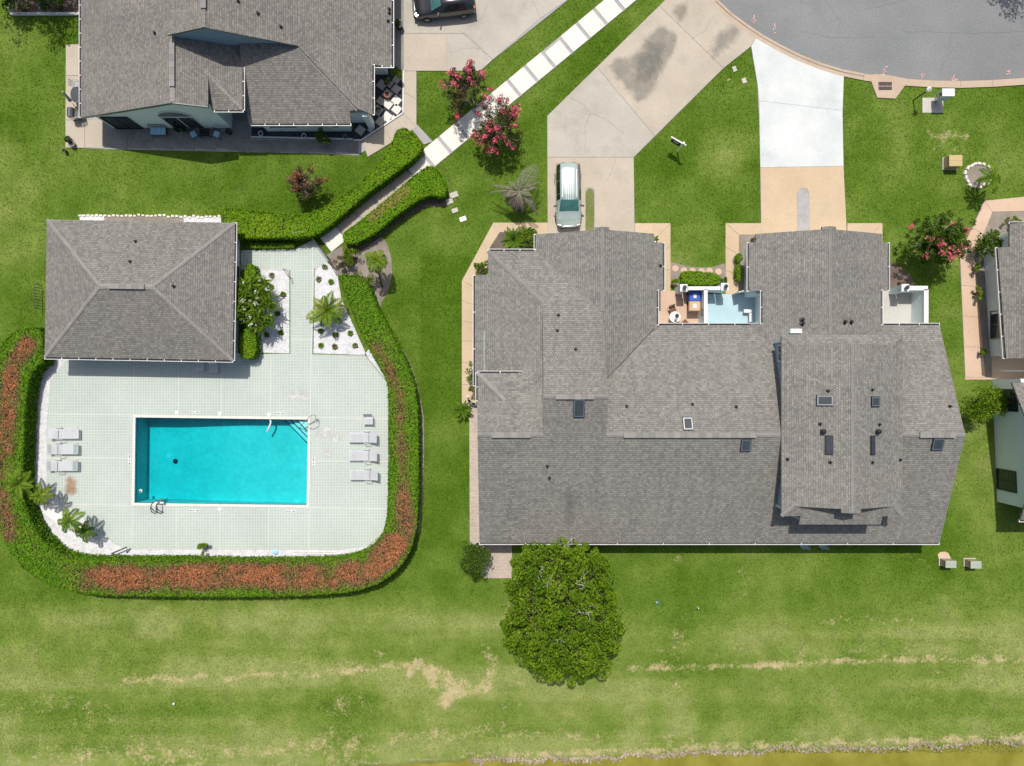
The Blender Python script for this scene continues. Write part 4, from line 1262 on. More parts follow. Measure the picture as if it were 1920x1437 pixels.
flat('patio', [(1325, 552), (1430, 552), (1430, 625), (1325, 625)], .064, 'blue_floor', 'pale blue painted patio between the garage wings', 'patio')
flat('patio', [(1640, 545), (1738, 545), (1738, 628), (1640, 628)], .06, 'floor_pale', 'white floor of the small walled patio on the right', 'patio')
gate_arc = MB()
pts = [(*P(1385 + 42 * t, 549 - 5 * math.sin(math.pi * t * .9 + .2), 1.7), 1.7) for t in np.linspace(0, 1, 9)]
gt = thing('patio_gate', 'thin white curved gate beside the blue patio', 'gate', (pts[4][0], pts[4][1], 0))
for a, b in zip(pts[:-1], pts[1:]):
    A, B = Vector(a), Vector(b); d = B - A; m = (A + B) / 2
    MB().box((m.x, m.y, .88), (d.length + .02, .06, 1.66), math.atan2(d.y, d.x)).o('gate_panel', MAT['stucco_white'], gt)

# ================= house at the upper left
E = House('grey brown shingled house with clerestory gable at the upper left', (-20, 24), 'shingle_tan')
pEW = lambda x, y: 2.6 + .345 * (x + 30.74)
pEE = lambda x, y: 6.27 - .35 * (x + 20.1)
pES = lambda x, y: 2.6 + .35 * (y - 18.5)
pEG = lambda x, y: 5.28 - .35 * (x + 22.94)
pEH = lambda x, y: 3.82 + .35 * (y - 19.0)
TOP = 42.0
GY = 23.2
pUEw = lambda x, y: 6.95 + .36 * (x + 20.1)
pUEe = lambda x, y: 6.95 - .475 * (x + 20.1)
E.slope([(-30.74, 18.95), (-22.94, 18.95), (-22.94, TOP), (-30.74, TOP)], pEW, (-1, 0))
E.slope([(-23.0, GY), (-20.1, GY), (-20.1, TOP), (-23.0, TOP)], pUEw, (-1, 0))
E.slope([(-20.1, GY), (-14.72, GY), (-14.72, TOP), (-20.1, TOP)], pUEe, (1, 0))
E.slope([(-14.78, GY), (-14.75, GY), (-10.94, 19.4), (-9.93, 19.1), (-9.93, 22.67), (-8.63, 22.67), (-8.63, TOP), (-14.78, TOP)], pEE, (1, 0), uvo=.2)
E.slope([(-18.82, 18.5), (-11.49, 18.5), (-11.49, 19.3), (-10.94, 19.4), (-14.75, GY + .05), (-14.9, GY + .35), (-18.82, GY + .35)], pES, (0, -1), uvo=.1)
E.slope([(-22.94, 18.95), (-20.85, 18.95), (-20.85, 21.0), (-18.76, 19.0), (-18.76, GY + .3), (-22.94, GY + .3)], pEG, (1, 0), uvo=.3)
E.slope([(-20.9, 19.0), (-18.76, 19.0), (-20.9, 21.14)], pEH, (0, -1))
E.done()
E.wall([(-29.9, 19.12), (-20.96, 19.12), (-20.96, 21), (-18.3, 21), (-18.3, 18.85), (-12.0, 18.85), (-12.0, 20.2), (-10.5, 20.2), (-10.5, 23.1), (-9.3, 23.1), (-9.3, TOP - .5), (-29.9, TOP - .5)], 0, 2.45)
gable(E, [(-29.9, 2.45), (-20.96, 2.45), (-20.96, 4.4), (-22.94, 5.05), (-29.9, 2.72)], 19.12, 19.3, 'stucco')
gable(E, [(-22.9, 4.0), (-14.9, 4.0), (-14.9, 4.3), (-20.1, 6.76), (-22.9, 5.75)], GY + .22, GY + .36, 'siding')
E.fascia((-30.74, 18.95), (-22.94, 18.95), 2.62, 5.3, 'steel_dark', -.05, .2)
E.fascia((-22.94, 18.95), (-20.85, 18.95), 5.3, 4.57, 'steel_dark', -.05, .2)
E.gutter((-30.74, 18.95), (-30.74, TOP), 2.56, (-1, 0), 1.0)
E.gutter((-18.64, 18.5), (-11.49, 18.5), 2.56, (0, -1), 1.0)
E.gutter((-20.72, 19.0), (-18.72, 19.0), 3.78, (0, -1), .8)
E.gutter((-18.76, 19.0), (-18.76, GY - .2), 3.78, (1, 0), .9)
E.gutter((-9.93, 19.1), (-9.93, 22.67), 2.66, (1, 0), .9)
E.gutter((-9.93, 22.67), (-8.63, 22.67), 2.5, (0, -1), .6)
E.gutter((-8.63, 22.67), (-8.63, TOP), 2.2, (1, 0), 1.6)
E.caps(pt3(pES, -14.75, GY), pt3(pES, -10.94, 19.4), 'cap', .16)
E.caps(pt3(pEG, -22.94, 19.0), pt3(pEG, -22.94, GY), 'cap', .16)
E.caps(pt3(pUEw, -20.1, GY), pt3(pUEw, -20.1, 30), 'cap_dark', .12)
E.caps(pt3(pEH, -18.8, 19.04), pt3(pEH, -20.6, 20.84), 'cap', .1)
E.vent_strip(pt3(pEG, -22.94, 20.0), pt3(pEG, -22.94, 23.0))
E.vent_strip(pt3(pUEw, -20.1, 24.4), pt3(pUEw, -20.1, 30))
for px, py, f in ((291, 63, pEW), (447, 3, pUEe), (484, 26, pUEe), (527, 51, pUEe), (730, 18, pEE), (730, 25, pEE), (728, 40, pEE)):
    x, y = W(f, px, py); E.pipe(x, y, f)
x, y = W(pEW, 355, -2); E.skylight(x, y, .8, .5, pEW)
# front of the gabled room: arched window, sliding door
aw = MB()
cx_ = -24.1
for i in range(12):
    t0, t1 = math.pi * i / 12, math.pi * (i + 1) / 12
    a = (cx_ + 1.15 * math.cos(t0), 2.35 + .95 * math.sin(t0)); b = (cx_ + 1.15 * math.cos(t1), 2.35 + .95 * math.sin(t1))
    aw.raw([(cx_, 19.085, 2.35), (a[0], 19.085, a[1]), (b[0], 19.085, b[1])], [(0, 1, 2)])
wn_ = E.box('arched_window', (cx_, 19.1, 2.3), (2.42, .1, .12), 'white')
aw.o('fan_pane', MAT['pane_fan'], wn_)
MB().box((cx_, 19.1, 1.2), (2.3, .05, 2.1)).o('pane', MAT['pane'], wn_)
MB().tube([(cx_ + 1.2 * math.cos(t), 19.07, 2.35 + 1.0 * math.sin(t)) for t in np.linspace(0, math.pi, 16)], .045, 5).o('arch_trim', MAT['white'], wn_)
MB().box((cx_, 19.08, 1.2), (.06, .06, 2.2)).o('mullion', MAT['white'], wn_)
for s_ in (-1.18, 1.18): MB().box((cx_ + s_, 19.08, 1.25), (.07, .06, 2.3)).o('jamb', MAT['white'], wn_)
E.box('door', (-28.6, 19.09, 1.15), (1.9, .07, 2.2), 'pane_dark')
E.window((-28.6, 19.07, 1.15), 1.9, 2.2, (0, -1), 'black', 'pane', 1)
E.window((-16.8, 18.84, 1.5), 2.0, 1.1, (0, -1), 'white', 'pane', 1)
E.window((-10.48, 21.6, 1.3), .9, 1.6, (1, 0), 'white', 'pane', 0)
E.box('porch_pillar', (-10.5, 19.3, 1.25), (.42, .5, 2.5), 'stucco')
E.box('porch_wall', (-11.3, 19.6, 1.0), (1.4, .2, 2.0), 'stucco')
wr = MB().tube([(-12.9 + .3 * math.cos(t), 18.78, 1.5 + .3 * math.sin(t)) for t in np.linspace(0, 2 * math.pi * .85, 14)], .05, 6)
top('wall_wreath', wr, MAT['sign_blue'], 'dark blue ring ornament hanging on the front wall', 'ornament')

# ================= pool house with hip roof
ang = R(-1.0)
PHC = (-26.6, 6.65)
def ph(u, v): return (PHC[0] + u * math.cos(ang) - v * math.sin(ang), PHC[1] + u * math.sin(ang) + v * math.cos(ang))
def un(x, y): x -= PHC[0]; y -= PHC[1]; return (x * math.cos(ang) + y * math.sin(ang), -x * math.sin(ang) + y * math.cos(ang))
K = House('small pool house with a grey brown hip roof', PHC, 'shingle_pool', 'pool_house', 'pool house')
HU, HV, HZ, HP = 6.72, 4.92, 2.5, .37
HR = HU - HV
hN = lambda x, y: HZ + HP * (HV - un(x, y)[1])
hS = lambda x, y: HZ + HP * (HV + un(x, y)[1])
hW = lambda x, y: HZ + HP * (HU + un(x, y)[0])
hE = lambda x, y: HZ + HP * (HU - un(x, y)[0])
dn = lambda u, v: (u * math.cos(ang) - v * math.sin(ang), u * math.sin(ang) + v * math.cos(ang))
K.slope([ph(-HU, HV), ph(HU, HV), ph(HR, 0), ph(-HR, 0)], hN, dn(0, 1))
K.slope([ph(-HU, -HV), ph(HU, -HV), ph(HR, 0), ph(-HR, 0)], hS, dn(0, -1), uvo=.1)
K.slope([ph(-HU, HV), ph(-HU, -HV), ph(-HR, 0)], hW, dn(-1, 0), uvo=.2)
K.slope([ph(HU, HV), ph(HU, -HV), ph(HR, 0)], hE, dn(1, 0), uvo=.25)
K.done()
K.wall([ph(-6.1, 4.4), ph(6.15, 4.4), ph(6.15, -4.2), ph(-6.1, -4.2)], 0, 2.45, 'stucco')
rz_ = HZ + HP * HV
for a in ((-HU, HV), (-HU, -HV)): K.caps((*ph(*a), HZ), (*ph(-HR, 0), rz_), 'cap_pool', .12, .3)
for a in ((HU, HV), (HU, -HV)): K.caps((*ph(*a), HZ), (*ph(HR, 0), rz_), 'cap_pool', .12, .3)
K.caps((*ph(-HR, 0), rz_), (*ph(HR, 0), rz_), 'cap', .18, .3)
K.vent_strip((*ph(-1.2, 0), rz_), (*ph(1.3, 0), rz_))
K.gutter(ph(-HU, -HV), ph(HU, -HV), HZ - .04, dn(0, -1), 1.2)
K.gutter(ph(HU, -HV), ph(HU, HV), HZ - .04, dn(1, 0), 1.4)
for px, py, f in ((255, 453, hN), (245, 491, hN), (326, 537, hE)):
    x, y = W(f, px, py); K.pipe(x, y, f)
fx, fy = ph(6.17, 1.7)
K.window((fx, fy, 1.2), .95, 2.1, dn(1, 0), 'white', 'pane', 0)
for v in (-2.5, .2): 
    fx, fy = ph(6.17, v); K.window((fx, fy, 1.6), 1.0, .8, dn(1, 0), 'white', 'pane', 0)
rail = thing('bike_rack', 'thin black rack sticking out beside the pool house wall', 'rack', (*P(80, 560), 0))
rl = MB()
for i in range(9):
    x, y = P(81, 536 + i * 5.6)
    rl.tube([(x - .1, y, .0), (x - .1, y, .85), (x + .3, y, .85)], .018, 5)
rl.tube([(P(81, 534)[0] - .1, P(81, 534)[1], .85), (P(81, 583)[0] - .1, P(81, 583)[1], .85)], .022, 5)
rl.o('rails', MAT['dark_metal'], rail)

# ================= house at the right edge
F = House('pale stucco house cut by the right edge of the picture', (40, 2), 'shingle_tan')
a3 = R(2.3)
def f3(u, v): return (36.0 + u * math.cos(a3) - v * math.sin(a3), 0.4 + u * math.sin(a3) + v * math.cos(a3))
# north wing
wx0 = P(1846, 480)[0]
pFW = lambda x, y: 2.6 + .36 * (x - 34.55 + .028 * (y - 9))
F.slope([(34.62, 9.65), (35.3, 9.65), (35.3, 11.3), (48, 11.3), (48, 1.75), (35.15, 1.75)], pFW, (-1, 0))
F.slope([(35.1, 0.0), (35.65, -5.0), (48, -5.0), (48, 0.6)], lambda x, y: 2.9 + .4 * (1.3 - y), (0, 1))
F.slope([(35.65, -4.6), (36.1, -9.75), (48, -9.75), (48, -4.6)], lambda x, y: 5.5 + .52 * (y + 4.6), (0, -1))
F.done()
F.wall([(35.35, 9.4), (35.9, 10.9), (48, 10.9), (48, 2.0), (35.85, 2.0)], 0, 2.5, 'stucco_wall')
gable_v = [(f3(0, 0.0), 0), (f3(0, -9.2), 0)]
A_, B_ = f3(0, -.1), f3(0, -9.3)
vs = [(A_[0], A_[1], 0), (B_[0], B_[1], 0), (B_[0], B_[1], 2.75), (*lerp(A_, B_, .5), 4.85), (A_[0], A_[1], 2.95)]
MB().raw(vs + [(v[0] + .25, v[1], v[2]) for v in vs], [(0, 1, 2, 3, 4), (9, 8, 7, 6, 5)] + [(i + 5, (i + 1) % 5 + 5, (i + 1) % 5, i) for i in range(5)]).o('gable_wall', MAT['stucco_wall'], F.t)
F.wall([(B_[0] + .25, B_[1]), (48, B_[1]), (48, A_[1]), (A_[0] + .25, A_[1])], 0, 2.6, 'stucco_wall')
fc = (-math.cos(a3), -math.sin(a3))
wx, wy = P(1880, 757, 1.3)
cx_, cy_ = f3(-.0, -1.65)
F.window((cx_, cy_, 1.35), 1.55, 2.5, fc, 'dark_metal', 'pane', 1)
cx_, cy_ = f3(0, -7.55)
F.window((cx_, cy_, 1.15), 1.5, 2.0, fc, 'dark_metal', 'pane', 1)
F.gutter((35.15, 1.75), (34.62, 9.65), 2.56, (-1, 0), 1.5)
F.gutter((35.3, 11.3), (48, 11.3), 2.8, (0, 1), 2)
F.gutter((36.1, -9.75), (48, -9.75), 2.7, (0, -1), 2)
F.window((35.66, 4.3, 1.35), 2.0, 1.9, (-1, 0), 'steel_dark', 'pane', 1)
F.box('porch_rail', (38.5, .9, .9), (5, .08, .1), 'white')

# ------------------------------------------------------------------ swimming pool
SP = thing('swimming_pool', 'rectangular turquoise swimming pool with pale coping', 'swimming pool', (*POOL_C, 0))
def pool_loop(u, v): return [pool_pt(-u, -v), pool_pt(u, -v), pool_pt(u, v), pool_pt(-u, v)]
# coping stones
def coping(u0, u1, v0, v1, n, ax):
    for i in range(n):
        if ax == 'u': q = [(u0 + (u1 - u0) * i / n, v0), (u0 + (u1 - u0) * (i + 1) / n, v0), (u0 + (u1 - u0) * (i + 1) / n, v1), (u0 + (u1 - u0) * i / n, v1)]
        else: q = [(u0, v0 + (v1 - v0) * i / n), (u1, v0 + (v1 - v0) * i / n), (u1, v0 + (v1 - v0) * (i + 1) / n), (u0, v0 + (v1 - v0) * (i + 1) / n)]
        MB().prism(inset([pool_pt(*p) for p in q], .005), -.2, .085).o('coping_stone', MAT['slab_white'], SP)
CW = .2
coping(-PU - CW, PU + CW, PV, PV + CW, 22, 'u'); coping(-PU - CW, PU + CW, -PV - CW, -PV, 22, 'u')
coping(-PU - CW, -PU, -PV, PV, 11, 'v'); coping(PU, PU + CW, -PV, PV, 11, 'v')
# basin: floor falls from the shallow right end to the deep left end
def depth(u): return np.interp(u, [-6.45, -5.9, -3.5, 1.0, 6.45], [-1.75, -1.75, -1.7, -1.2, -1.05])
bs_ = MB()
usx = [-PU, -5.6, -3.5, -1.2, 1.0, 3.7, PU]
for i in range(len(usx) - 1):
    a, b2 = usx[i], usx[i + 1]
    bs_.raw([(*pool_pt(a, -PV), depth(a)), (*pool_pt(b2, -PV), depth(b2)), (*pool_pt(b2, PV), depth(b2)), (*pool_pt(a, PV), depth(a))], [(0, 1, 2, 3)])
    for v, fl in ((-PV, 0), (PV, 1)):
        q = [(*pool_pt(a, v), depth(a)), (*pool_pt(b2, v), depth(b2)), (*pool_pt(b2, v), .02), (*pool_pt(a, v), .02)]
        bs_.raw(q, [(3, 2, 1, 0) if fl == 0 else (0, 1, 2, 3)])
for u, fl in ((-PU, 0), (PU, 1)):
    q = [(*pool_pt(u, -PV), depth(u)), (*pool_pt(u, PV), depth(u)), (*pool_pt(u, PV), .02), (*pool_pt(u, -PV), .02)]
    bs_.raw(q, [(0, 1, 2, 3) if fl == 0 else (3, 2, 1, 0)])
bs_.o('basin', MAT['plaster'], SP)
speck('waterline_tile', (.03, .16, .24), (.06, .24, .32), 2.0, 12, .3, .3)
for i in range(30):
    a0, a1 = -PU + 2 * PU * i / 30 + .01, -PU + 2 * PU * (i + 1) / 30 - .01
    for v in (-PV + .012, PV - .012):
        MB().box((*pool_pt((a0 + a1) / 2, v), -.07), (a1 - a0, .02, .16), POOL_A).o('waterline_tile', MAT['waterline_tile'], SP)
for i in range(15):
    a0, a1 = -PV + 2 * PV * i / 15 + .02, -PV + 2 * PV * (i + 1) / 15 - .02
    for u in (-PU + .012, PU - .012):
        MB().box((*pool_pt(u, (a0 + a1) / 2), -.07), (.02, a1 - a0, .16), POOL_A).o('waterline_tile', MAT['waterline_tile'], SP)
# corner steps with dark nosings
stp = [(PU - .95, PV), (PU, PV - .95), 0.95], [(PU - 1.6, PV), (PU, PV - 1.6), .65]
for r, z in ((1.0, -.32), (1.55, -.58), (2.1, -.84)):
    st = MB().prism([pool_pt(PU, PV), pool_pt(PU - r, PV), pool_pt(PU, PV - r)], -1.3, z).o('corner_step', MAT['plaster_step'], SP)
    A, B = pool_pt(PU - r, PV), pool_pt(PU, PV - r)
    MB().tube([(*A, z + .01), (*B, z + .01)], .035, 4).o('nosing', MAT['sign_blue'], st)
MB().prism(pool_loop(PU + .02, PV + .02), -2.4, -.1).o('water', MAT['pool_water'], SP)
# drain, inlet, float
px_, py_ = P(309, 870); 
MB().lathe((px_, py_, -1.72), [(.2, 0), (.2, .03), (.12, .035), (.1, .02)], 16).o('main_drain', MAT['sign_blue'], SP)
MB().lathe((P(297, 859)[0], P(297, 859)[1], -1.72), [(.2, 0), (.2, .03), (.14, .03)], 8).o('floor_inlet', MAT['plaster_step'], SP)
fl = thing('chlorine_float', 'small white and black float in the deep pool corner', 'float', (*P(263, 921), -.12))
MB().lathe((*P(263, 921), -.16), [(.05, 0), (.13, .06), (.13, .1), (.05, .16)], 12).o('float', MAT['plastic_white'], fl)
MB().lathe((*P(263, 921), -.02), [(.055, 0), (.055, .05)], 8).o('cap', MAT['black'], fl)
hs = MB().tube([(*P(506, 786), -.08), (*P(507, 793), -.1), (*P(504, 801), -.13), (*P(499, 810), -.2)], .07, 8)
top('pool_hose', hs, MAT['plastic_white'], 'short pale hose hanging into the pool from the top edge', 'hose')
# ladder and hand rails
ld = thing('pool_ladder', 'steel ladder at the lower left edge of the pool', 'ladder', (*P(296, 948), 0))
for off in (0, 10):
    MB().tube([(*P(290 + off, 962), .05), (*P(291 + off, 958), .5), (*P(293 + off, 952), .8), (*P(294 + off, 945), .85), (*P(294 + off, 940), .6), (*P(294 + off, 939), -.9)], .04, 7).o('rail', MAT['steel_dark'], ld)
    MB().tube([(*P(297 + off, 962), .05), (*P(296 + off, 955), .6), (*P(294 + off, 948), .84)], .034, 7).o('rail', MAT['steel_dark'], ld)
for z in (-.25, -.55): MB().box((*P(299, 939.5), z), (.5, .14, .04)).o('tread', MAT['steel'], ld)
MB().box((*P(303, 941), .42), (.75, .12, .06)).o('tread', MAT['plastic_white'], ld)
hr = thing('pool_handrail', 'bent steel handrail over the corner steps of the pool', 'handrail', (*P(580, 790), 0))
def hp(x, y, z): return (*P(x, y, z), z)
MB().tube([hp(561, 803, -.6), hp(565, 798, .2), hp(576, 786, .85), hp(586, 778, .9), hp(592, 780, .75), hp(592, 789, .3), hp(592, 790, .05)], .026, 7).o('rail', MAT['steel'], hr)
MB().tube([hp(572, 809, -.6), hp(575, 801, .2), hp(580, 797, .85), hp(590, 792, .9), hp(594, 786, .6), hp(594, 786, .05)], .026, 7).o('rail', MAT['steel'], hr)
# depth markers and skimmer lids on the deck
for x, y, rz, side in ((365, 773, 0, 'upper left'), (525, 775.5, 0, 'upper right'), (365, 957.5, 0, 'lower left'), (545, 958.5, 0, 'lower right'), (243.5, 862, 90, 'left'), (588.5, 868, 90, 'right')):
    cx, cy = P(x, y)
    t = thing('depth_marker', f'small white depth marker tile on the {side} pool edge', 'depth marker', (cx, cy, DZ), 'depth markers round the pool', R(rz))
    MB().box((0, 0, .005), (.78, .17, .012)).o('tile', MAT['plastic_white'], None).parent = t
    mk2 = MB()
    for i, wd in ((-2.6, .1), (-1.5, .05), (-.4, .07), (1.2, .05), (2.1, .08), (2.9, .04)):
        mk2.box((i * .115, 0, .013), (wd, .075, .006))
    lt_ = mk2.o('lettering', MAT['black'], None); lt_.parent = t; lt_['kind'] = 'stuff'
for x, y, nm in ((332, 774, 'left one on the upper pool edge'), (413, 776, 'middle one on the upper pool edge'), (505, 778, 'right one on the upper pool edge'), (413, 955, 'the only one on the lower pool edge')):
    top('skimmer_lid', MB().lathe((*P(x, y), DZ), [(.15, 0), (.15, .02), (.12, .03)], 16), MAT['plastic_white'], 'round white skimmer lid, ' + nm, 'lid', 'skimmer lids round the pool')

# ------------------------------------------------------------------ poolside furniture
def lounger(label, x, y, head, back=0.0, grey=False):
    """a strap lounger lying along x; head = +1 with the backrest at the right"""
    t = thing('sun_lounger', label, 'sun lounger', (*P(x, y, .3), DZ), 'sun loungers by the pool', 0 if head > 0 else math.pi)
    t.scale = (1.1, 1.1, 1.1)
    def add(mb, nm, mt, par=None):
        o = link(nm, mb.mesh(nm), MAT[mt], par or t); return o
    L1, W_ = 1.35, .62
    f = MB()
    for s in (-1, 1): f.tube([(-.98, s * .33, .33), (.38, s * .33, .33), (.38 + .68 * math.cos(back), s * .33, .33 + .68 * math.sin(back))], .022, 6)
    f.tube([(-.98, -.33, .33), (-.98, .33, .33)], .022, 6)
    f.tube([(.38 + .68 * math.cos(back), -.33, .33 + .68 * math.sin(back)), (.38 + .68 * math.cos(back), .33, .33 + .68 * math.sin(back))], .022, 6)
    add(f, 'frame', 'strap_white')
    for sx in (-.8, .3):
        for s in (-1, 1): add(MB().tube([(sx, s * .33, .33), (sx + .04, s * .36, 0)], .02, 6), 'leg', 'strap_white')
    for s in (-1, 1): add(MB().tube([(.05, s * .36, .33), (.07, s * .42, .52), (.42, s * .42, .54), (.47, s * .36, .36)], .022, 6), 'armrest', 'strap_white')
    for i in range(17):
        xx = -.94 + i * .078
        add(MB().box((xx, 0, .335), (.062, .66, .012)), 'strap', 'strap_grey' if grey and i < 4 else 'strap_white')
    for i in range(8):
        r = .06 + i * .078
        add(MB().box((.38 + r * math.cos(back), 0, .335 + r * math.sin(back)), (.062, .66, .012), rot=Matrix.Rotation(-back, 3, 'Y')), 'strap', 'strap_grey' if grey and i > 4 else 'strap_white')
    return t
lounger('upper of the three white loungers left of the pool', 122, 813, -1, .25)
lounger('middle of the three white loungers left of the pool', 121, 842, -1, .12, True)
lounger('lowest of the three white loungers left of the pool', 120, 873, -1, .12, True)
lounger('upper of the three white loungers right of the pool', 682, 820, 1, .55)
lounger('middle of the three white loungers right of the pool', 682, 854, 1, .5)
lounger('lowest of the three white loungers right of the pool', 684, 890, 1, .55)
def strap_chair(label, x, y, rz, z=0.0, mat='strap_white', grp='strap chairs by the pool'):
    t = thing('pool_chair', label, 'chair', (*P(x, y, .4), z), grp, rz)
    def add(mb, nm, mt=mat): return link(nm, mb.mesh(nm), MAT[mt], t)
    f = MB()
    for s in (-1, 1):
        f.tube([(s * .3, -.32, 0), (s * .3, -.3, .42), (s * .3, .22, .40), (s * .3, .48, .85)], .02, 6)
        f.tube([(s * .3, .25, .4), (s * .3, .32, 0)], .02, 6)
    f.tube([(-.3, -.3, .42), (.3, -.3, .42)], .02, 6); f.tube([(-.3, .48, .85), (.3, .48, .85)], .02, 6)
    add(f, 'frame')
    for s in (-1, 1): add(MB().tube([(s * .33, -.28, .42), (s * .36, -.26, .62), (s * .36, .2, .63), (s * .32, .36, .62)], .022, 6), 'armrest')
    for i in range(7): add(MB().box((0, -.27 + i * .075, .425), (.6, .06, .012)), 'strap')
    for i in range(6): add(MB().box((0, .26 + i * .04, .48 + i * .07), (.6, .06, .012), rot=Matrix.Rotation(R(60), 3, 'X')), 'strap')
    return t
strap_chair('single white strap chair above the right loungers', 691, 788, 0, DZ)
strap_chair('left white chair in the shade below the pool house eave', 375, 688, 0, DZ)
strap_chair('right white chair in the shade below the pool house eave', 401, 691, R(-4), DZ)

# gate at the pool entrance, little rails
gt = thing('pool_gate', 'dark metal gate and fence at the end of the slab path', 'gate', (*P(598, 465), 0))
def fence(a, b, n, h=1.15):
    A, B = Vector(P(*a)), Vector(P(*b))
    for z in (.15, h - .08): MB().tube([(A.x, A.y, z), (B.x, B.y, z)], .022, 5).o('rail', MAT['dark_metal'], gt)
    for i in range(n + 1):
        p = A.lerp(B, i / n); MB().tube([(p.x, p.y, 0.02), (p.x, p.y, h)], .012 if 0 < i < n else .03, 5).o('bar', MAT['dark_metal'], gt)
fence((586, 443), (620, 488), 14); fence((560, 446), (586, 443), 6); fence((620, 488), (630, 506), 5)
MB().tube([(*P(558, 443), 1.2), (*P(578, 441), 1.2)], .03, 6).o('top_rail', MAT['plastic_white'], gt)
hh = MB().tube([hp(531, 504, .0), hp(531, 504, .9), hp(540, 509, .95), hp(541, 520, .9), hp(545, 522, 0)], .025, 6)
top('hand_rail', hh, MAT['steel_dark'], 'small bent steel rail on the left gravel bed', 'handrail')
bn = thing('edge_rail', 'dark bent rail at the lower left hedge corner', 'rail', (*P(225, 1032), 0))
MB().tube([hp(210, 1038, .1), hp(210, 1038, .5), hp(238, 1026, .55), hp(238, 1036, .1)], .05, 6).o('rail', MAT['steel_dark'], bn)
ut = top('utility_slab', MB().box((*P(107, 960), .06), (1.55, 1.25, .12), R(-38)), MAT['stucco_white'], 'bright white slab on the gravel between the palms', 'slab')
# white pipes lying on the gravel at the bottom
for x0, x1, y, nm in ((545, 630, 1034, 'upper'), (560, 640, 1037.5, 'lower')):
    top('pipe', MB().tube([(*P(x0, y), .08), (*P(x1, y + 1), .08)], .03, 6), MAT['plastic_white'], f'{nm} of two thin white pipes lying on the lower gravel strip', 'pipe')
top('blue_toy', MB().lathe((*P(517, 1035), .03), [(.2, 0), (.24, .06), (.1, .12)], 9), MAT['cushion'], 'small light blue object lying on the lower gravel strip', 'toy')

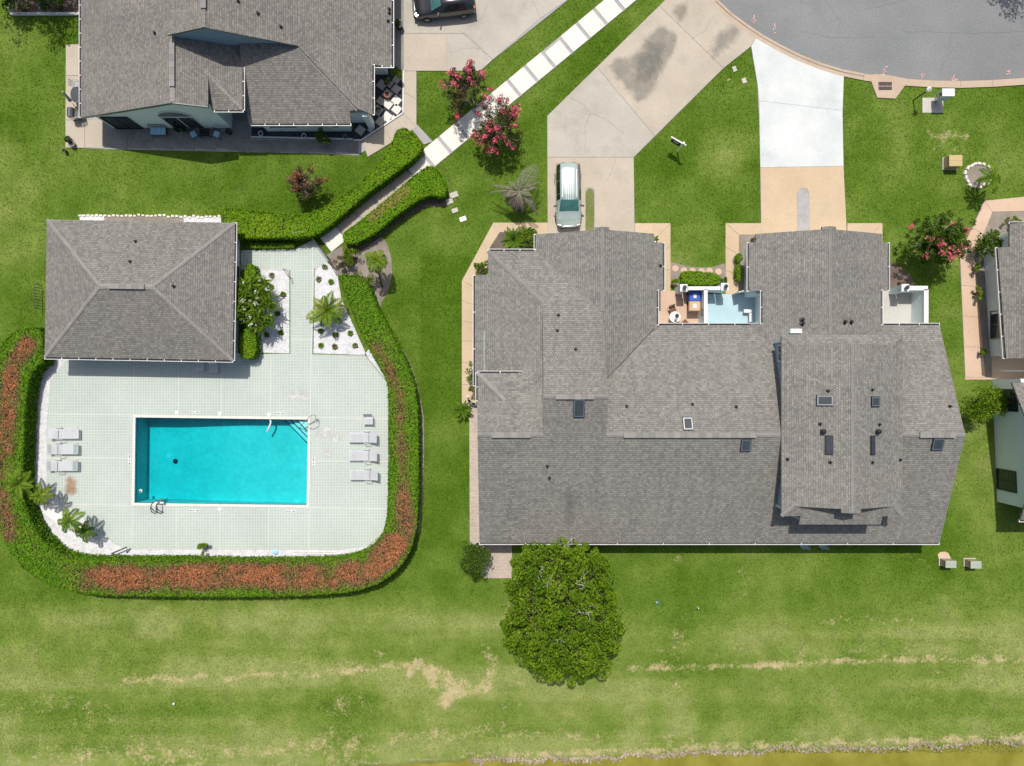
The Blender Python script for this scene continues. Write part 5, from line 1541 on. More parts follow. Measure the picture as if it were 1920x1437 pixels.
# ------------------------------------------------------------------ vehicles
def car(label, name, st, paint, wind, loc, rz, details):
    """st: list of (y, half width low, half width belt, z belt, half width roof, z roof); front at -y"""
    t = thing(name, label, 'car' if name == 'parked_car' else 'van', (*loc, .055), None, rz)
    def add(mb, nm, mt, par=None, smooth=False): return link(nm, mb.mesh(nm, (0, 0, 0), smooth), MAT[mt], par or t)
    rings = []
    for y, wl, wb, zb, wr, zr in st:
        r = [(wl * .9, .22), (wl, .36), (wl * 1.01, .6), (wb, zb - .04), (wb * .985, zb), (wr, zr - .05 if zr - zb > .2 else zr - .015), (wr * .93, zr), (wr * .5, zr + .02), (0, zr + .025)]
        full = [(x, y, z) for x, z in r] + [(-x, y, z) for x, z in r[-2::-1]]
        rings.append(full)
    n = len(rings[0])
    vs = [v for r in rings for v in r]
    fs = []
    for i in range(len(rings) - 1):
        for j in range(n - 1): fs.append((i * n + j, (i + 1) * n + j, (i + 1) * n + j + 1, i * n + j + 1))
        fs.append((i * n + n - 1, (i + 1) * n + n - 1, (i + 1) * n, i * n))
    fs.append(tuple(reversed(range(n)))) ; fs.append(tuple((len(rings) - 1) * n + j for j in range(n)))
    fs = [tuple(reversed(f)) for f in fs]
    body = add(MB().raw(vs, fs), 'body', paint, None, True)
    def patch(nm, mt, i0, i1, j0, j1, ins=.06, off=.012):
        """a pane on the body between stations i0..i1 and ring rows j0..j1"""
        a, b, c_, d = (Vector(rings[i0][j0]), Vector(rings[i1][j0]), Vector(rings[i1][j1]), Vector(rings[i0][j1]))
        cen = (a + b + c_ + d) / 4
        nrm = (b - a).cross(d - a).normalized()
        if nrm.dot(cen - Vector((0, cen.y, .6))) < 0: nrm = -nrm
        q = [p.lerp(cen, ins) + nrm * off for p in (a, b, c_, d)]
        q2 = [p - nrm * .03 for p in q]
        return add(MB().raw(q + q2, [(0, 1, 2, 3), (7, 6, 5, 4), (0, 4, 5, 1), (1, 5, 6, 2), (2, 6, 7, 3), (3, 7, 4, 0)]), nm, mt)
    m_ = n - 1
    for i0, i1 in details['side']:
        patch('side_window', 'tint', i0, i1, 4, 5, .05); patch('side_window', 'tint', i0, i1, m_ - 4, m_ - 5, .05)
    i0, i1 = details['front']
    patch('windscreen', wind, i0, i1, 5, m_ - 5, .03, .065)
    i0, i1 = details['rear']
    patch('rear_window', 'tint', i0, i1, 5, m_ - 5, .06, .03)
    for y in details['wheels']:
        for s in (-1, 1):
            x = s * (st[3][1] - .08)
            w = MB(); pts = []
            ty = add(MB().tube([(x - .11, y, .31), (x + .11, y, .31)], .32, 18), 'wheel', 'tyre')
            add(MB().tube([(x + s * .10, y, .31), (x + s * .125, y, .31)], .2, 12), 'rim', 'steel', ty)
    y0 = st[0][0]
    for s in (-1, 1):
        add(MB().box((s * st[1][1] * .8, y0 + .2, .7), (.26, .26, .14), s * .45), 'headlight', 'steel')
        add(MB().box((s * (st[details['front'][0]][2] + .1), details['mirror'], 1.05), (.24, .1, .15), s * -.3), 'mirror', 'black')
        add(MB().box((s * st[-2][1] * .86, st[-1][0] - .08, .85), (.2, .12, .4)), 'tail_light', 'terracotta')
    add(MB().box((0, y0 + .0, .46), (1.36, .2, .3)), 'grille', 'black')
    add(MB().box((0, y0 - .11, .45), (.5, .03, .12)), 'number_plate', 'pot_grey')
    if details.get('rack'):
        for s in (-1, 1): add(MB().tube([(s * .52, -.4, st[5][5] + .06), (s * .52, 1.6, st[6][5] + .06)], .02, 6), 'roof_rail', 'steel')
        for k in (-.24, -.08, .08, .24): add(MB().box((k, .5, st[5][5] + .03), (.025, 2.2, .018)), 'roof_rib', paint)
    f0 = details['front'][0]
    for s in (.02, .45): add(MB().tube([(s - .35, st[f0][0] - .02, st[f0][5] + .03), (s + .2, st[f0][0] + .25, st[f0][5] + .2)], .014, 5), 'wiper', 'black')
    return t
vx, vy = P(1066, 366, .9)
van_st = [(-2.28, .62, .62, .55, .5, .62), (-2.12, .84, .82, .78, .7, .84), (-1.7, .92, .88, .94, .76, 1.0), (-1.22, .94, .90, 1.02, .74, 1.10), (-.48, .95, .91, 1.05, .66, 1.62), (-.1, .95, .91, 1.06, .665, 1.70), (.9, .95, .91, 1.06, .665, 1.71), (1.6, .94, .90, 1.06, .655, 1.70), (2.1, .92, .87, 1.05, .62, 1.64), (2.26, .88, .82, 1.0, .56, 1.3), (2.3, .8, .74, .7, .6, .85)]
car('sage silver minivan parked nose down on the driveway', 'parked_van', van_st, 'van_paint', 'windscreen', (vx, vy), R(0.8),
    {'side': [(4, 5), (5, 6), (6, 7), (7, 8)], 'front': (3, 4), 'rear': (8, 9), 'wheels': (-1.45, 1.4), 'mirror': -.85, 'rack': True})
cvx, cvy = P(833, 7, .7)
car_st = [(-2.28, .6, .6, .5, .5, .58), (-2.1, .82, .8, .72, .66, .78), (-1.6, .9, .86, .86, .72, .93), (-.95, .92, .88, .95, .7, 1.02), (-.2, .93, .88, 1.0, .58, 1.45), (.3, .93, .88, 1.0, .58, 1.52), (1.0, .93, .88, 1.02, .57, 1.50), (1.5, .92, .87, 1.03, .55, 1.44), (2.0, .88, .84, 1.02, .6, 1.12), (2.22, .8, .76, .9, .6, .96), (2.28, .74, .7, .6, .55, .7)]
car('dark car parked at the top edge by the house', 'parked_car', car_st, 'car_paint', 'windscreen', (cvx, cvy), R(-84),
    {'side': [(4, 5), (5, 6), (6, 7)], 'front': (3, 4), 'rear': (7, 8), 'wheels': (-1.4, 1.35), 'mirror': -.5})
# weathered clear coat of the bonnet

# ------------------------------------------------------------------ hedges
def n3(p, s, seed=0.0):
    return mnoise.noise(Vector((p[0] * s + seed, p[1] * s, seed * 1.7)))

def hedge(label, px, h, tintf, density=330, size=.13, mat='leaf_hedge', group=None, rough=.10, sm=1, name='hedge', flowers=None):
    """a clipped hedge: px is the outline of its top as surveyed"""
    poly = PP(smoothloop(px, sm) if sm else px, h)
    if area2(poly) < 0: poly = poly[::-1]
    cx = sum(p[0] for p in poly) / len(poly); cy = sum(p[1] for p in poly) / len(poly)
    t = thing(name, label, 'hedge', (cx, cy, 0), group)
    core = inset(poly, .16)
    MB().prism(core, .05, h - .16).o('branch_mass', MAT['hedge_core'], t)
    cov(poly)
    x0, x1 = min(p[0] for p in poly), max(p[0] for p in poly); y0, y1 = min(p[1] for p in poly), max(p[1] for p in poly)
    A = abs(area2(poly)) / 2
    n = int(A * density)
    pts = RNG.random((int(n * (x1 - x0) * (y1 - y0) / A * 1.05) + 50, 2)) * [x1 - x0, y1 - y0] + [x0, y0]
    pts = pts[inside(poly, pts)]
    bump = np.array([n3(p, 1.5, 3.1) * .6 + n3(p, 4.5, 7.7) * .5 for p in pts])
    z = h - .07 + bump * rough - RNG.random(len(pts)) ** 2 * .16
    top_ = np.column_stack([pts, z])
    # sides
    sd = []; sn = []
    m = len(poly)
    for i in range(m):
        a, b = np.array(poly[i]), np.array(poly[(i + 1) % m])
        L = np.linalg.norm(b - a)
        k = int(L * h * density * .62)
        if k < 1: continue
        u = RNG.random(k)[:, None]
        nv = np.array([(b - a)[1], -(b - a)[0]]) / max(L, 1e-6)
        p = a + (b - a) * u + nv * (RNG.normal(size=(k, 1)) * .045 - .03)
        zz = RNG.random(k) ** .8 * h
        sd.append(np.column_stack([p, zz])); sn.append(np.tile([nv[0], nv[1], .35], (k, 1)))
    S = np.concatenate(sd); N = unit(np.concatenate(sn))
    qt = leaf_quads(top_, size, .66, .66); qs = leaf_quads(S, size, .5, .6, N)
    tt = np.array([tintf(p[0] * 25 / (1 - h / H) + 960, 718.5 - p[1] * 25 / (1 - h / H), p) for p in top_])
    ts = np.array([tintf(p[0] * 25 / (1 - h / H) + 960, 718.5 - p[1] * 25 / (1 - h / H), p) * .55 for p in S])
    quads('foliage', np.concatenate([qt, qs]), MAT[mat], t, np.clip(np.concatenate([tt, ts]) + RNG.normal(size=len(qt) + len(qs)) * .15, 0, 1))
    return t
speck('hedge_core', (.018, .022, .010), (.03, .032, .015), 3, 12, .4, .95)

outer = [(80, 612), (30, 618), (0, 645), (-12, 700), (-14, 850), (-10, 940), (0, 1000), (28, 1054), (80, 1094), (150, 1115), (260, 1119), (420, 1120), (560, 1118), (660, 1111), (716, 1093), (756, 1058), (778, 1010),
         (784, 940), (784, 820), (782, 745), (764, 682), (738, 634), (714, 590), (700, 560), (692, 535), (680, 520)]
innr = [(632, 512), (645, 545), (662, 590), (684, 640), (704, 676), (722, 705), (729, 735), (729, 860), (727, 955), (722, 992), (705, 1020), (675, 1041), (620, 1051), (480, 1053), (330, 1050), (200, 1050), (128, 1048), (82, 1020), (48, 965), (40, 905), (42, 850), (46, 760), (54, 705), (68, 686), (80, 680)]
def polydist(px, py, pts):
    d = 1e9
    for (x1, y1), (x2, y2) in zip(pts[:-1], pts[1:]):
        L2 = (x2 - x1) ** 2 + (y2 - y1) ** 2
        t = max(0, min(1, ((px - x1) * (x2 - x1) + (py - y1) * (y2 - y1)) / L2))
        d = min(d, math.hypot(px - x1 - t * (x2 - x1), py - y1 - t * (y2 - y1)))
    return d
def pool_tint(px, py, p):
    # browned tips: strong along the bottom and the lower right, fading up the right side
    if py > 1000 and px > 110: zone = [(110, 1085), (260, 1085), (450, 1080), (600, 1082), (690, 1072), (735, 1030), (757, 985)]; wd, amp = 28, max(0., min(1., (px - 105) / 90))
    elif px > 500: zone = [(757, 1000), (757, 900), (752, 800), (748, 740), (725, 680), (700, 640)]; wd, amp = 13 + max(0., (py - 900) * .13), .46 + max(0., (py - 900) * .005)
    else: zone = [(50, 650), (22, 690), (14, 760), (8, 850), (3, 940), (14, 1000)]; wd, amp = 20, .95 if py < 860 else .6
    d = polydist(px, py, zone)
    k = max(0., min(1., (wd * 1.3 - d) / (wd * .9))) * amp
    k *= .90 + .38 * n3(p, .5, 9.2) + .4 * n3(p, 1.7, 2.2)
    g = .18 + .22 * n3(p, .8, 5.5)
    return max(0, g + max(0, k) * .85)
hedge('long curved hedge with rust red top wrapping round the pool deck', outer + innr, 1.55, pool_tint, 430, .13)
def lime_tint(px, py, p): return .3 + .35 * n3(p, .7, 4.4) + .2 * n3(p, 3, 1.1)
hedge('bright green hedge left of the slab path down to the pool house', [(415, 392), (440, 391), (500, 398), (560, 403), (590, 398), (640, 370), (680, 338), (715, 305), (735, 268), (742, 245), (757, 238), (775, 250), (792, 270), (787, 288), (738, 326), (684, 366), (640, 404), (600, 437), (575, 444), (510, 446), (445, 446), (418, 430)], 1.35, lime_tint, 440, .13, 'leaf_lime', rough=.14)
def h3_tint(px, py, p):
    d = polydist(px, py, [(700, 405), (760, 355)])
    return .25 + .3 * n3(p, .7, 4.4) + (.75 if d < 9 + 8 * n3(p, 2, 1) else 0)
hedge('green hedge right of the slab path with bare brown patch', [(640, 440), (660, 425), (705, 390), (750, 352), (790, 318), (805, 310), (818, 315), (834, 340), (838, 355), (830, 370), (818, 366), (800, 366), (775, 380), (740, 405), (705, 436), (670, 455), (648, 457)], 1.2, h3_tint, 440, .13, 'leaf_lime', rough=.12)
hedge('low strip hedge in the shade beside the pool entrance', [(470, 457), (550, 456), (550, 465), (470, 465)], .5, lime_tint, 330, .1, 'leaf_lime', sm=0)
hedge('clipped green hedge above the patio wall', [(1278, 513), (1284, 508), (1318, 510), (1345, 513), (1352, 522), (1350, 534), (1280, 533)], .9, lime_tint, 360, .12, 'leaf_lime')
hedge('upright strip hedge against the pool house wall below the flowering shrub', [(449, 618), (478, 616), (480, 670), (455, 674), (449, 665)], 1.3, lime_tint, 330, .12, 'leaf_lime')
hedge('upright strip hedge against the pool house wall above the flowering shrub', [(455, 500), (470, 494), (477, 500), (480, 545), (455, 545)], 1.3, lime_tint, 330, .12, 'leaf_lime')
hedge('upper clipped box shrub by the garage wall', [(1381, 478), (1387, 474), (1393, 478), (1393, 488), (1386, 492), (1381, 488)], .9, lambda *a: .3, 500, .08, 'leaf_lime', name='box_shrub')
hedge('lower longer clipped box shrub by the garage wall', [(1381, 500), (1386, 495), (1393, 500), (1393, 522), (1387, 528), (1381, 522)], .9, lambda *a: .3, 500, .08, 'leaf_lime', name='box_shrub')

# ------------------------------------------------------------------ trees and shrubs
def clump_leaves(centers, radii, n, size, up=.35, aspect=.5, shell=.55):
    """n leaves in each clump, denser at its upper skin"""
    C = np.repeat(np.asarray(centers), n, axis=0); Rr = np.repeat(np.asarray(radii), n)
    d = unit(RNG.normal(size=C.shape))
    d[:, 2] = np.where(RNG.random(len(d)) < .72, np.abs(d[:, 2]), d[:, 2])
    r = Rr * (shell + (1 - shell) * RNG.random(len(C)) ** .5)
    return leaf_quads(C + d * r[:, None] * [1, 1, .75], size, up, aspect, unit(d + [0, 0, .6])), np.repeat(RNG.random(len(centers)), n)

def limb(a, b, bend=.2, n=5):
    A, B = Vector(a), Vector(b)
    off = Vector((RNG.normal(), RNG.normal(), RNG.normal() * .3)) * (bend * (B - A).length * .35)
    return [A.lerp(B, t) + off * math.sin(math.pi * t) for t in np.linspace(0, 1, n)]

def oak():
    bx, by = P(1056, 1148, 0)
    bx, by = 3.55, -16.0
    t = thing('tree', 'big round bright green tree standing below the duplex', 'tree', (bx, by, 0))
    MB().tube([(bx, by, -.1), (bx + .05, by, 1.2), (bx, by + .1, 2.4)], .28, 10, .2).o('trunk', MAT['bark'], t)
    cen = []; rad = []
    tries = 0
    outline = PP([(1068, 1012), (1100, 1022), (1128, 1040), (1148, 1056), (1140, 1085), (1152, 1110), (1168, 1140), (1172, 1190), (1168, 1220), (1150, 1240), (1110, 1270), (1075, 1278), (1060, 1265), (1010, 1270), (985, 1245), (958, 1225), (940, 1185), (945, 1160), (958, 1125), (946, 1095), (968, 1075), (955, 1052), (985, 1030), (1010, 1020)], 3.6)
    outline = [(bx - .05 + (p[0] - bx) * .95, by + .15 + (p[1] - by) * .95) for p in outline]
    x0, x1 = min(p[0] for p in outline), max(p[0] for p in outline); y0, y1 = min(p[1] for p in outline), max(p[1] for p in outline)
    ol = np.array(outline)
    while len(cen) < 230 and tries < 12000:
        tries += 1
        p = np.array([x0 + (x1 - x0) * RNG.random(), y0 + (y1 - y0) * RNG.random()])
        if not inside(outline, p[None])[0]: continue
        dmin = np.min(np.hypot(*(ol - p).T))
        r = .34 + .34 * RNG.random()
        if dmin < r * .8: r = max(.32, dmin)
        e = min(1, dmin / 3.4)
        zt = 2.9 + 3.4 * math.sqrt(e) + RNG.normal() * .5
        q = np.array([p[0], p[1], zt])
        if any(np.linalg.norm((q - c_) * [1, 1, .8]) < (r + rr) * .74 for c_, rr in zip(cen, rad)): continue
        cen.append(q); rad.append(r)
    low = []
    for _ in range(70):
        a = RNG.random() * 6.28; r = 2.2 + 1.9 * RNG.random()
        low.append((bx + r * math.cos(a) * .95, by + r * math.sin(a) * 1.15, 2.2 + RNG.random() * 1.2))
    br = MB(); tw = MB()
    for i, c_ in enumerate(cen):
        if i % 2 == 0: br.tube(limb((bx, by, 2.1 + .8 * RNG.random()), (c_[0], c_[1], c_[2] - .45), .15), .09, 5, .02)
    br.o('limbs', MAT['bark'], t)
    for x, y, a in ((1070, 1036, 1.5), (1036, 1098, 2.6), (1080, 1098, .2), (1018, 1085, 2.4), (1085, 1150, .6), (1128, 1165, -.2), (1060, 1200, 4.0)):
        p = P(x, y, 6.0)
        zb = 5.6 if 1030 < x < 1110 and y > 1060 else 4.6
        for k in range(3):
            aa = a + RNG.normal() * .5; L = .4 + .6 * RNG.random()
            s0 = Vector((p[0], p[1], zb)); e0 = s0 + Vector((math.cos(aa) * L, math.sin(aa) * L, .45 + .3 * RNG.random()))
            w = limb(s0, e0, .35); tw.tube(w, .03, 4, .01)
            for _ in range(2):
                m = w[3]; tw.tube(limb(m, m + Vector((RNG.normal() * .25, RNG.normal() * .25, .15)), .2, 3), .014, 4, .006)
    tw.o('bare_twigs', MAT['bark_grey'], t)['kind'] = 'stuff'
    Q, T = clump_leaves(cen, rad, 165, .15, .4, .66, .62)
    Q2, T2 = clump_leaves(low, [.6] * len(low), 30, .2, .3, .6, .3)
    quads('crown', np.concatenate([Q, Q2]), MAT['leaf_oak'], t, np.clip(np.concatenate([.25 + .6 * T, T2 * .3]) + RNG.normal(size=len(Q) + len(Q2)) * .1, 0, 1))
oak()

def shrub(label, x, y, rx, ry, h, n=14, leaf=.13, mat='leaf_dark', per=120, name='shrub', z0=0.0, stems=True, cat='shrub', group=None, topz=None, rc=.36, flowers=None, up=.35, aspect=.5):
    """rounded bush: many leaf clumps over a dome, on several stems"""
    zt = h * .7
    bx, by = P(x, y, zt)
    t = thing(name, label, cat, (bx, by, z0), group)
    cen = []; rad = []
    for _ in range(n):
        a = RNG.random() * 6.28; r = math.sqrt(RNG.random()) * .82
        cx, cy = bx + rx / 25 * r * math.cos(a), by + ry / 25 * r * math.sin(a)
        cen.append((cx, cy, z0 + h * (.45 + .45 * math.sqrt(max(0, 1 - r * r)) * (.8 + .3 * RNG.random())))); rad.append(rc * min(rx, ry) / 25 * (.8 + .5 * RNG.random()))
    if stems:
        b = MB()
        for c_ in cen: b.tube(limb((bx + RNG.normal() * .08, by + RNG.normal() * .08, z0 - .03), c_, .2), .028, 5, .01)
        b.o('stems', MAT['bark'], t)
    Q, T = clump_leaves(cen, rad, per, leaf, up, aspect, .3)
    quads('foliage', Q, MAT[mat], t, np.clip(T * .8 + RNG.normal(size=len(Q)) * .15 + .1, 0, 1))
    if flowers:
        fm, fn, fs = flowers
        ii = RNG.integers(0, len(cen), fn)
        C = np.array([np.array(cen[i]) + unit(RNG.normal(size=3) * [1, 1, .5] + [0, 0, .6]) * rad[i] * 1.1 for i in ii])
        C = np.repeat(C, 7, axis=0) + RNG.normal(size=(fn * 7, 3)) * fs * .6
        quads('flowers', leaf_quads(C, fs, .6, .8), MAT[fm], t, RNG.random(len(C)))['kind'] = 'stuff'
    return t

def myrtle(label, x, y, base, h, rx, ry, n, mat, flower=None, fn=0, bare=0, leafn=70, leaf=.13):
    """crepe myrtle: several slim trunks from one base, upright branches, flower heads at their tips"""
    bx, by = P(*base)
    t = thing('crepe_myrtle', label, 'tree', (bx, by, 0))
    zc = h * .8
    cx, cy = P(x, y, zc)
    tips = []
    for i in range(n):
        a = RNG.random() * 6.28; r = RNG.random() ** .55
        tips.append((cx + rx / 25 * r * math.cos(a), cy + ry / 25 * r * math.sin(a), h * (.55 + .42 * (1 - r * r) + .08 * RNG.normal())))
    b = MB()
    forks = [(bx + (cx - bx) * .6 + RNG.normal() * .3, by + (cy - by) * .6 + RNG.normal() * .3, h * .42) for _ in range(4)]
    for f in forks: b.tube(limb((bx + RNG.normal() * .08, by + RNG.normal() * .08, -.05), f, .15), .06, 6, .04)
    for tp in tips:
        f = forks[RNG.integers(0, 4)]; b.tube(limb(f, tp, .2), .03, 5, .01)
    b.o('trunk', MAT['bark_pale'], t)
    cen = []; rad = []
    for tp in tips:
        f = forks[0]
        for k in (1.0, .8, .62):
            cen.append(tuple(f[i] + (tp[i] - f[i]) * k + RNG.normal() * .1 for i in range(3))); rad.append(.17 + .12 * RNG.random())
    Q, T = clump_leaves(cen, rad, leafn // 3 + 3, leaf, .3, .5, .25)
    quads('crown', Q, MAT[mat], t, np.clip(T * .9 + RNG.normal(size=len(Q)) * .12, 0, 1))
    if flower and fn:
        ii = RNG.permutation(len(tips))[:fn]
        C = []
        for i in ii:
            d = unit(np.array(tips[i]) - np.array(forks[0]))
            for _ in range(34): C.append(np.array(tips[i]) + d * (RNG.random() * .4 - .06) + RNG.normal(size=3) * .11)
        C = np.array(C)
        quads('flowers', leaf_quads(C, .125, .4, .9), MAT[flower], t, RNG.random(len(C)))['kind'] = 'stuff'
    return t
myrtle('red flowering crepe myrtle left of the slab path', 873, 160, (872, 192), 3.4, 42, 48, 46, 'leaf_myrtle', 'flower_red', 22, leafn=130)
myrtle('red flowering crepe myrtle right of the slab path', 935, 228, (928, 262), 3.6, 48, 46, 52, 'leaf_myrtle', 'flower_red', 30, leafn=130)
myrtle('rust brown crepe myrtle on the lawn above the long hedge', 570, 340, (572, 362), 2.6, 32, 30, 40, 'leaf_brown', 'bract', 12, leafn=90)
myrtle('dark green crepe myrtle with a few red blooms by the pink walkway', 1770, 448, (1728, 462), 3.8, 54, 50, 80, 'leaf_dark', 'flower_red', 16, leafn=120, leaf=.17)
myrtle_shadow = None

def palm(label, x, y, base, h, nf, L, mat='leaf_palm', droop=.9, trunk=.1, tilt=0., leaflet=.34, nl=26, skirt=0, bark='bark', name='palm_tree', elev=(.1, 1.1), tint=(.1, .9), width=.045, custom=None):
    """palm: ringed trunk and arching feather fronds"""
    bx, by = P(*base)
    cx, cy = P(x, y, h)
    t = thing(name, label, 'palm', (bx, by, 0))
    tr = MB()
    m = 8
    tr.tube([(bx + (cx - bx) * (k / m) ** 1.3, by + (cy - by) * (k / m) ** 1.3, -.05 + (h + .05) * k / m) for k in range(m + 1)], trunk * 1.25, 9, trunk * .8)
    tr.o('trunk', MAT[bark], t)
    Q = []; T = []; ribs = MB()
    def frond(a, e, ln, tn, lf=None):
        seg = 9
        p = Vector((cx, cy, h)); pts = [p.copy()]
        th = e
        for k in range(seg):
            d = Vector((math.cos(a) * math.cos(th), math.sin(a) * math.cos(th), math.sin(th)))
            p = p + d * (ln / seg); pts.append(p.copy()); th -= droop * 2.0 / seg
            a_ = a
        ribs.tube(pts, .022, 4, .006)
        for k in range(1, nl):
            s = k / nl; f = s * seg; i = min(seg - 1, int(f)); q = pts[i].lerp(pts[i + 1], f - i)
            d = (pts[i + 1] - pts[i]).normalized()
            side = d.cross(Vector((0, 0, 1))).normalized()
            ll = (lf or leaflet) * ln * (.35 + .65 * math.sin(math.pi * min(1, s * 1.05 + .08)))
            for sg in (-1, 1):
                dr = (side * sg * .85 + d * .55 + Vector((0, 0, -.25 + .12 * RNG.normal()))).normalized()
                w = d * width
                e1 = q + dr * ll
                Q.append([q - w * .5, q + dr * ll * .45 - w, e1, q + dr * ll * .45 + w]); T.append(tn + RNG.normal() * .08)
    for i in range(nf):
        a = 6.283 * (i + RNG.random() * .5) / nf + tilt
        e = elev[0] + (elev[1] - elev[0]) * ((i * 5) % nf) / nf
        frond(a, e, L * (.85 + .3 * RNG.random()), tint[0] + (tint[1] - tint[0]) * RNG.random())
    for a, e, ln, lf, tn in custom or ():
        frond(R(a) + RNG.normal() * .05, e, ln, tn, lf)
    for i in range(skirt):
        a = 6.283 * RNG.random()
        frond(a, -.9 + .35 * RNG.random(), L * .6 * (.7 + .5 * RNG.random()), .15 * RNG.random())
    ribs.o('frond_ribs', MAT['bark_pale' if skirt else 'leaf_palm'], t)
    quads('fronds', np.array([[tuple(v) for v in q] for q in Q]), MAT[mat], t, np.clip(T, 0, 1))
    return t
palm('grey drooping palm with dead fronds beside the driveway', 974, 360, (976, 390), 2.3, 0, 2.3, 'leaf_palm_grey', .75, .17, .3, .3, 44, 8, 'bark', elev=(.2, .9), width=.024,
     custom=[(166, .35, 2.6, .08, .2), (176, .3, 2.7, .07, .1), (58, .5, 2.7, .3, .6), (72, .7, 1.9, .24, .8), (28, .3, 2.2, .07, .2), (12, .35, 1.7, .1, .3), (-48, .2, 2.5, .12, .2), (-75, .1, 1.7, .16, .3),
             (205, .1, 1.5, .3, .1), (222, .0, 1.6, .34, .15), (190, .5, 1.4, .3, .4), (245, .1, 1.5, .3, .1), (100, .9, 1.0, .3, .9), (-20, .8, 1.0, .28, .9), (140, .8, 1.1, .3, .75), (-100, .0, 1.8, .2, .2), (-30, .1, 2.0, .1, .1)])
palm('bright green feather palm in the right gravel bed', 613, 584, (618, 606), 1.5, 12, 1.6, 'leaf_palm', .7, .1, .1, .32, 24, elev=(.1, 1.1), tint=(.3, 1))
palm('slender trunked palm in the mulch bed beside the hedge', 706, 488, (717, 538), 2.9, 9, 1.05, 'leaf_palm', .85, .06, .4, .4, 22, elev=(.0, .9), tint=(.3, .9))
palm('yellow green palm rising from the hedge at the left edge', 36, 908, (62, 924), 2.6, 13, 1.25, 'leaf_bright', .7, .07, .2, .3, 22, elev=(.2, 1.2))
palm('lower dark palm leaning over the left gravel corner', 74, 930, (92, 918), 2.3, 8, 1.1, 'leaf_palm', .9, .06, .7, .3, 20, elev=(.0, .8))
palm('palm beside the bright white slab on the gravel', 128, 978, (152, 984), 2.6, 9, 1.2, 'leaf_palm', .9, .06, .9, .32, 22, elev=(.0, .9))
palm('small greyish palm nearest the lower left deck corner', 158, 998, (168, 990), 1.7, 8, .9, 'leaf_palm', .9, .06, .2, .3, 20, elev=(.0, .9), tint=(.0, .4))
palm('small palm in a stone ring on the right lawn', 1862, 332, (1836, 338), 2.2, 7, 1.2, 'leaf_palm', .8, .07, .3, .3, 22, elev=(.0, .8), tint=(.1, .6))
palm('spiky palm at the foot of the west wall walkway', 868, 770, (868, 772), .55, 14, .85, 'leaf_palm', .5, .08, .3, .2, 16, elev=(.1, 1.1), tint=(.0, .5), name='spiky_plant')
palm('narrow leaved clump palm in the garage corner bed', 962, 452, (962, 454), .9, 16, 1.15, 'leaf_palm', .6, .1, .3, .22, 20, elev=(.2, 1.2), tint=(.0, .45), name='clump_palm')

shrub('large tropical shrub with white blooms beside the pool house', 480, 570, 44, 52, 2.4, 40, 1.05, 'leaf_bright', 26, 'flowering_shrub', rc=.26, flowers=('flower_white', 30, .10), up=.45, aspect=.13)
shrub('dark shaggy bush at the lower left corner of the duplex', 891, 1048, 27, 38, 2.2, 46, .14, 'leaf_dark', 100)
shrub('rounded green bush against the right house wall', 1846, 760, 42, 36, 2.2, 26, .15, 'leaf_oak', 110)
shrub('dense green bush in the garage corner beside the clump palm', 990, 446, 20, 22, 1.5, 14, .13, 'leaf_oak', 110)
shrub('bright leafy plant at the west wall corner', 903, 499, 14, 14, 1.2, 10, .2, 'leaf_bright', 40)
shrub('tall thin plant climbing beside the west wall', 882, 706, 12, 32, 1.9, 14, .16, 'leaf_bright', 26)
shrub('small yellow green plant at the garage edge', 1231, 449, 4, 8, .7, 5, .12, 'leaf_bright', 40)
shrub('dark reddish plant in the bed beside the tan apron', 1415, 452, 9, 8, .7, 6, .18, 'leaf_brown', 34)
shrub('rusty low shrub at the hedge end beside the mulch bed', 640, 492, 14, 13, .9, 8, .12, 'leaf_brown', 70)
shrub('mixed green and brown shrub left of the slender palm', 662, 482, 22, 17, 1.2, 14, .12, 'leaf_oak', 90)
shrub('low green shrub joining the long hedge beside the mulch bed', 682, 528, 22, 22, 1.2, 16, .12, 'leaf_oak', 100)
shrub('small pale green bush overhanging the lower gravel strip', 383, 1028, 13, 11, 1.0, 8, .11, 'leaf_oak', 80)
shrub('yellow flowering plant beside the left patio pillar', 1265, 528, 8, 7, .8, 6, .13, 'leaf_lime', 50)
shrub('dark green plant beside the right patio pillar', 1357, 526, 8, 7, .8, 6, .13, 'leaf_dark', 50)
shrub('dark green bush in the front bed of the upper left house', 607, 257, 15, 17, 1.3, 12, .13, 'leaf_dark', 90)
shrub('green shrub at the driveway corner of the upper left house', 745, 137, 11, 11, 1.2, 8, .15, 'leaf_palm', 60)
shrub('low green plant among the diagonal pavers', 727, 152, 8, 7, .6, 6, .13, 'leaf_palm', 40)
shrub('small potted plant on the lower diagonal paver', 709, 206, 5, 5, .5, 5, .12, 'leaf_palm', 30)
shrub('leafy dark bush at the right house corner', 1852, 462, 24, 28, 1.8, 20, .2, 'leaf_dark', 60)
shrub('bright green plant beside the right house corner bush', 1862, 440, 13, 11, 1.1, 8, .15, 'leaf_bright', 50)
shrub('upper of three low plants along the right house wall', 1835, 505, 8, 12, .9, 8, .12, 'leaf_oak', 60)
shrub('middle of three low plants along the right house wall', 1834, 552, 8, 18, .9, 10, .12, 'leaf_lime', 60)
shrub('lowest of three low plants along the right house wall', 1842, 662, 7, 8, .7, 6, .12, 'leaf_oak', 50)
shrub('plant by the upper wall of the right house', 1900, 414, 20, 8, .9, 9, .14, 'leaf_lime', 50)
shrub('left dark shrub in the shaded corner bed', 30, 8, 30, 18, 1.4, 14, .16, 'leaf_dark', 60)
shrub('right dark shrub in the shaded corner bed', 100, 6, 40, 18, 1.2, 16, .16, 'leaf_dark', 60)
shrub('reddish ground plant in the right patio mulch', 1690, 532, 7, 5, .3, 5, .12, 'leaf_brown', 30)
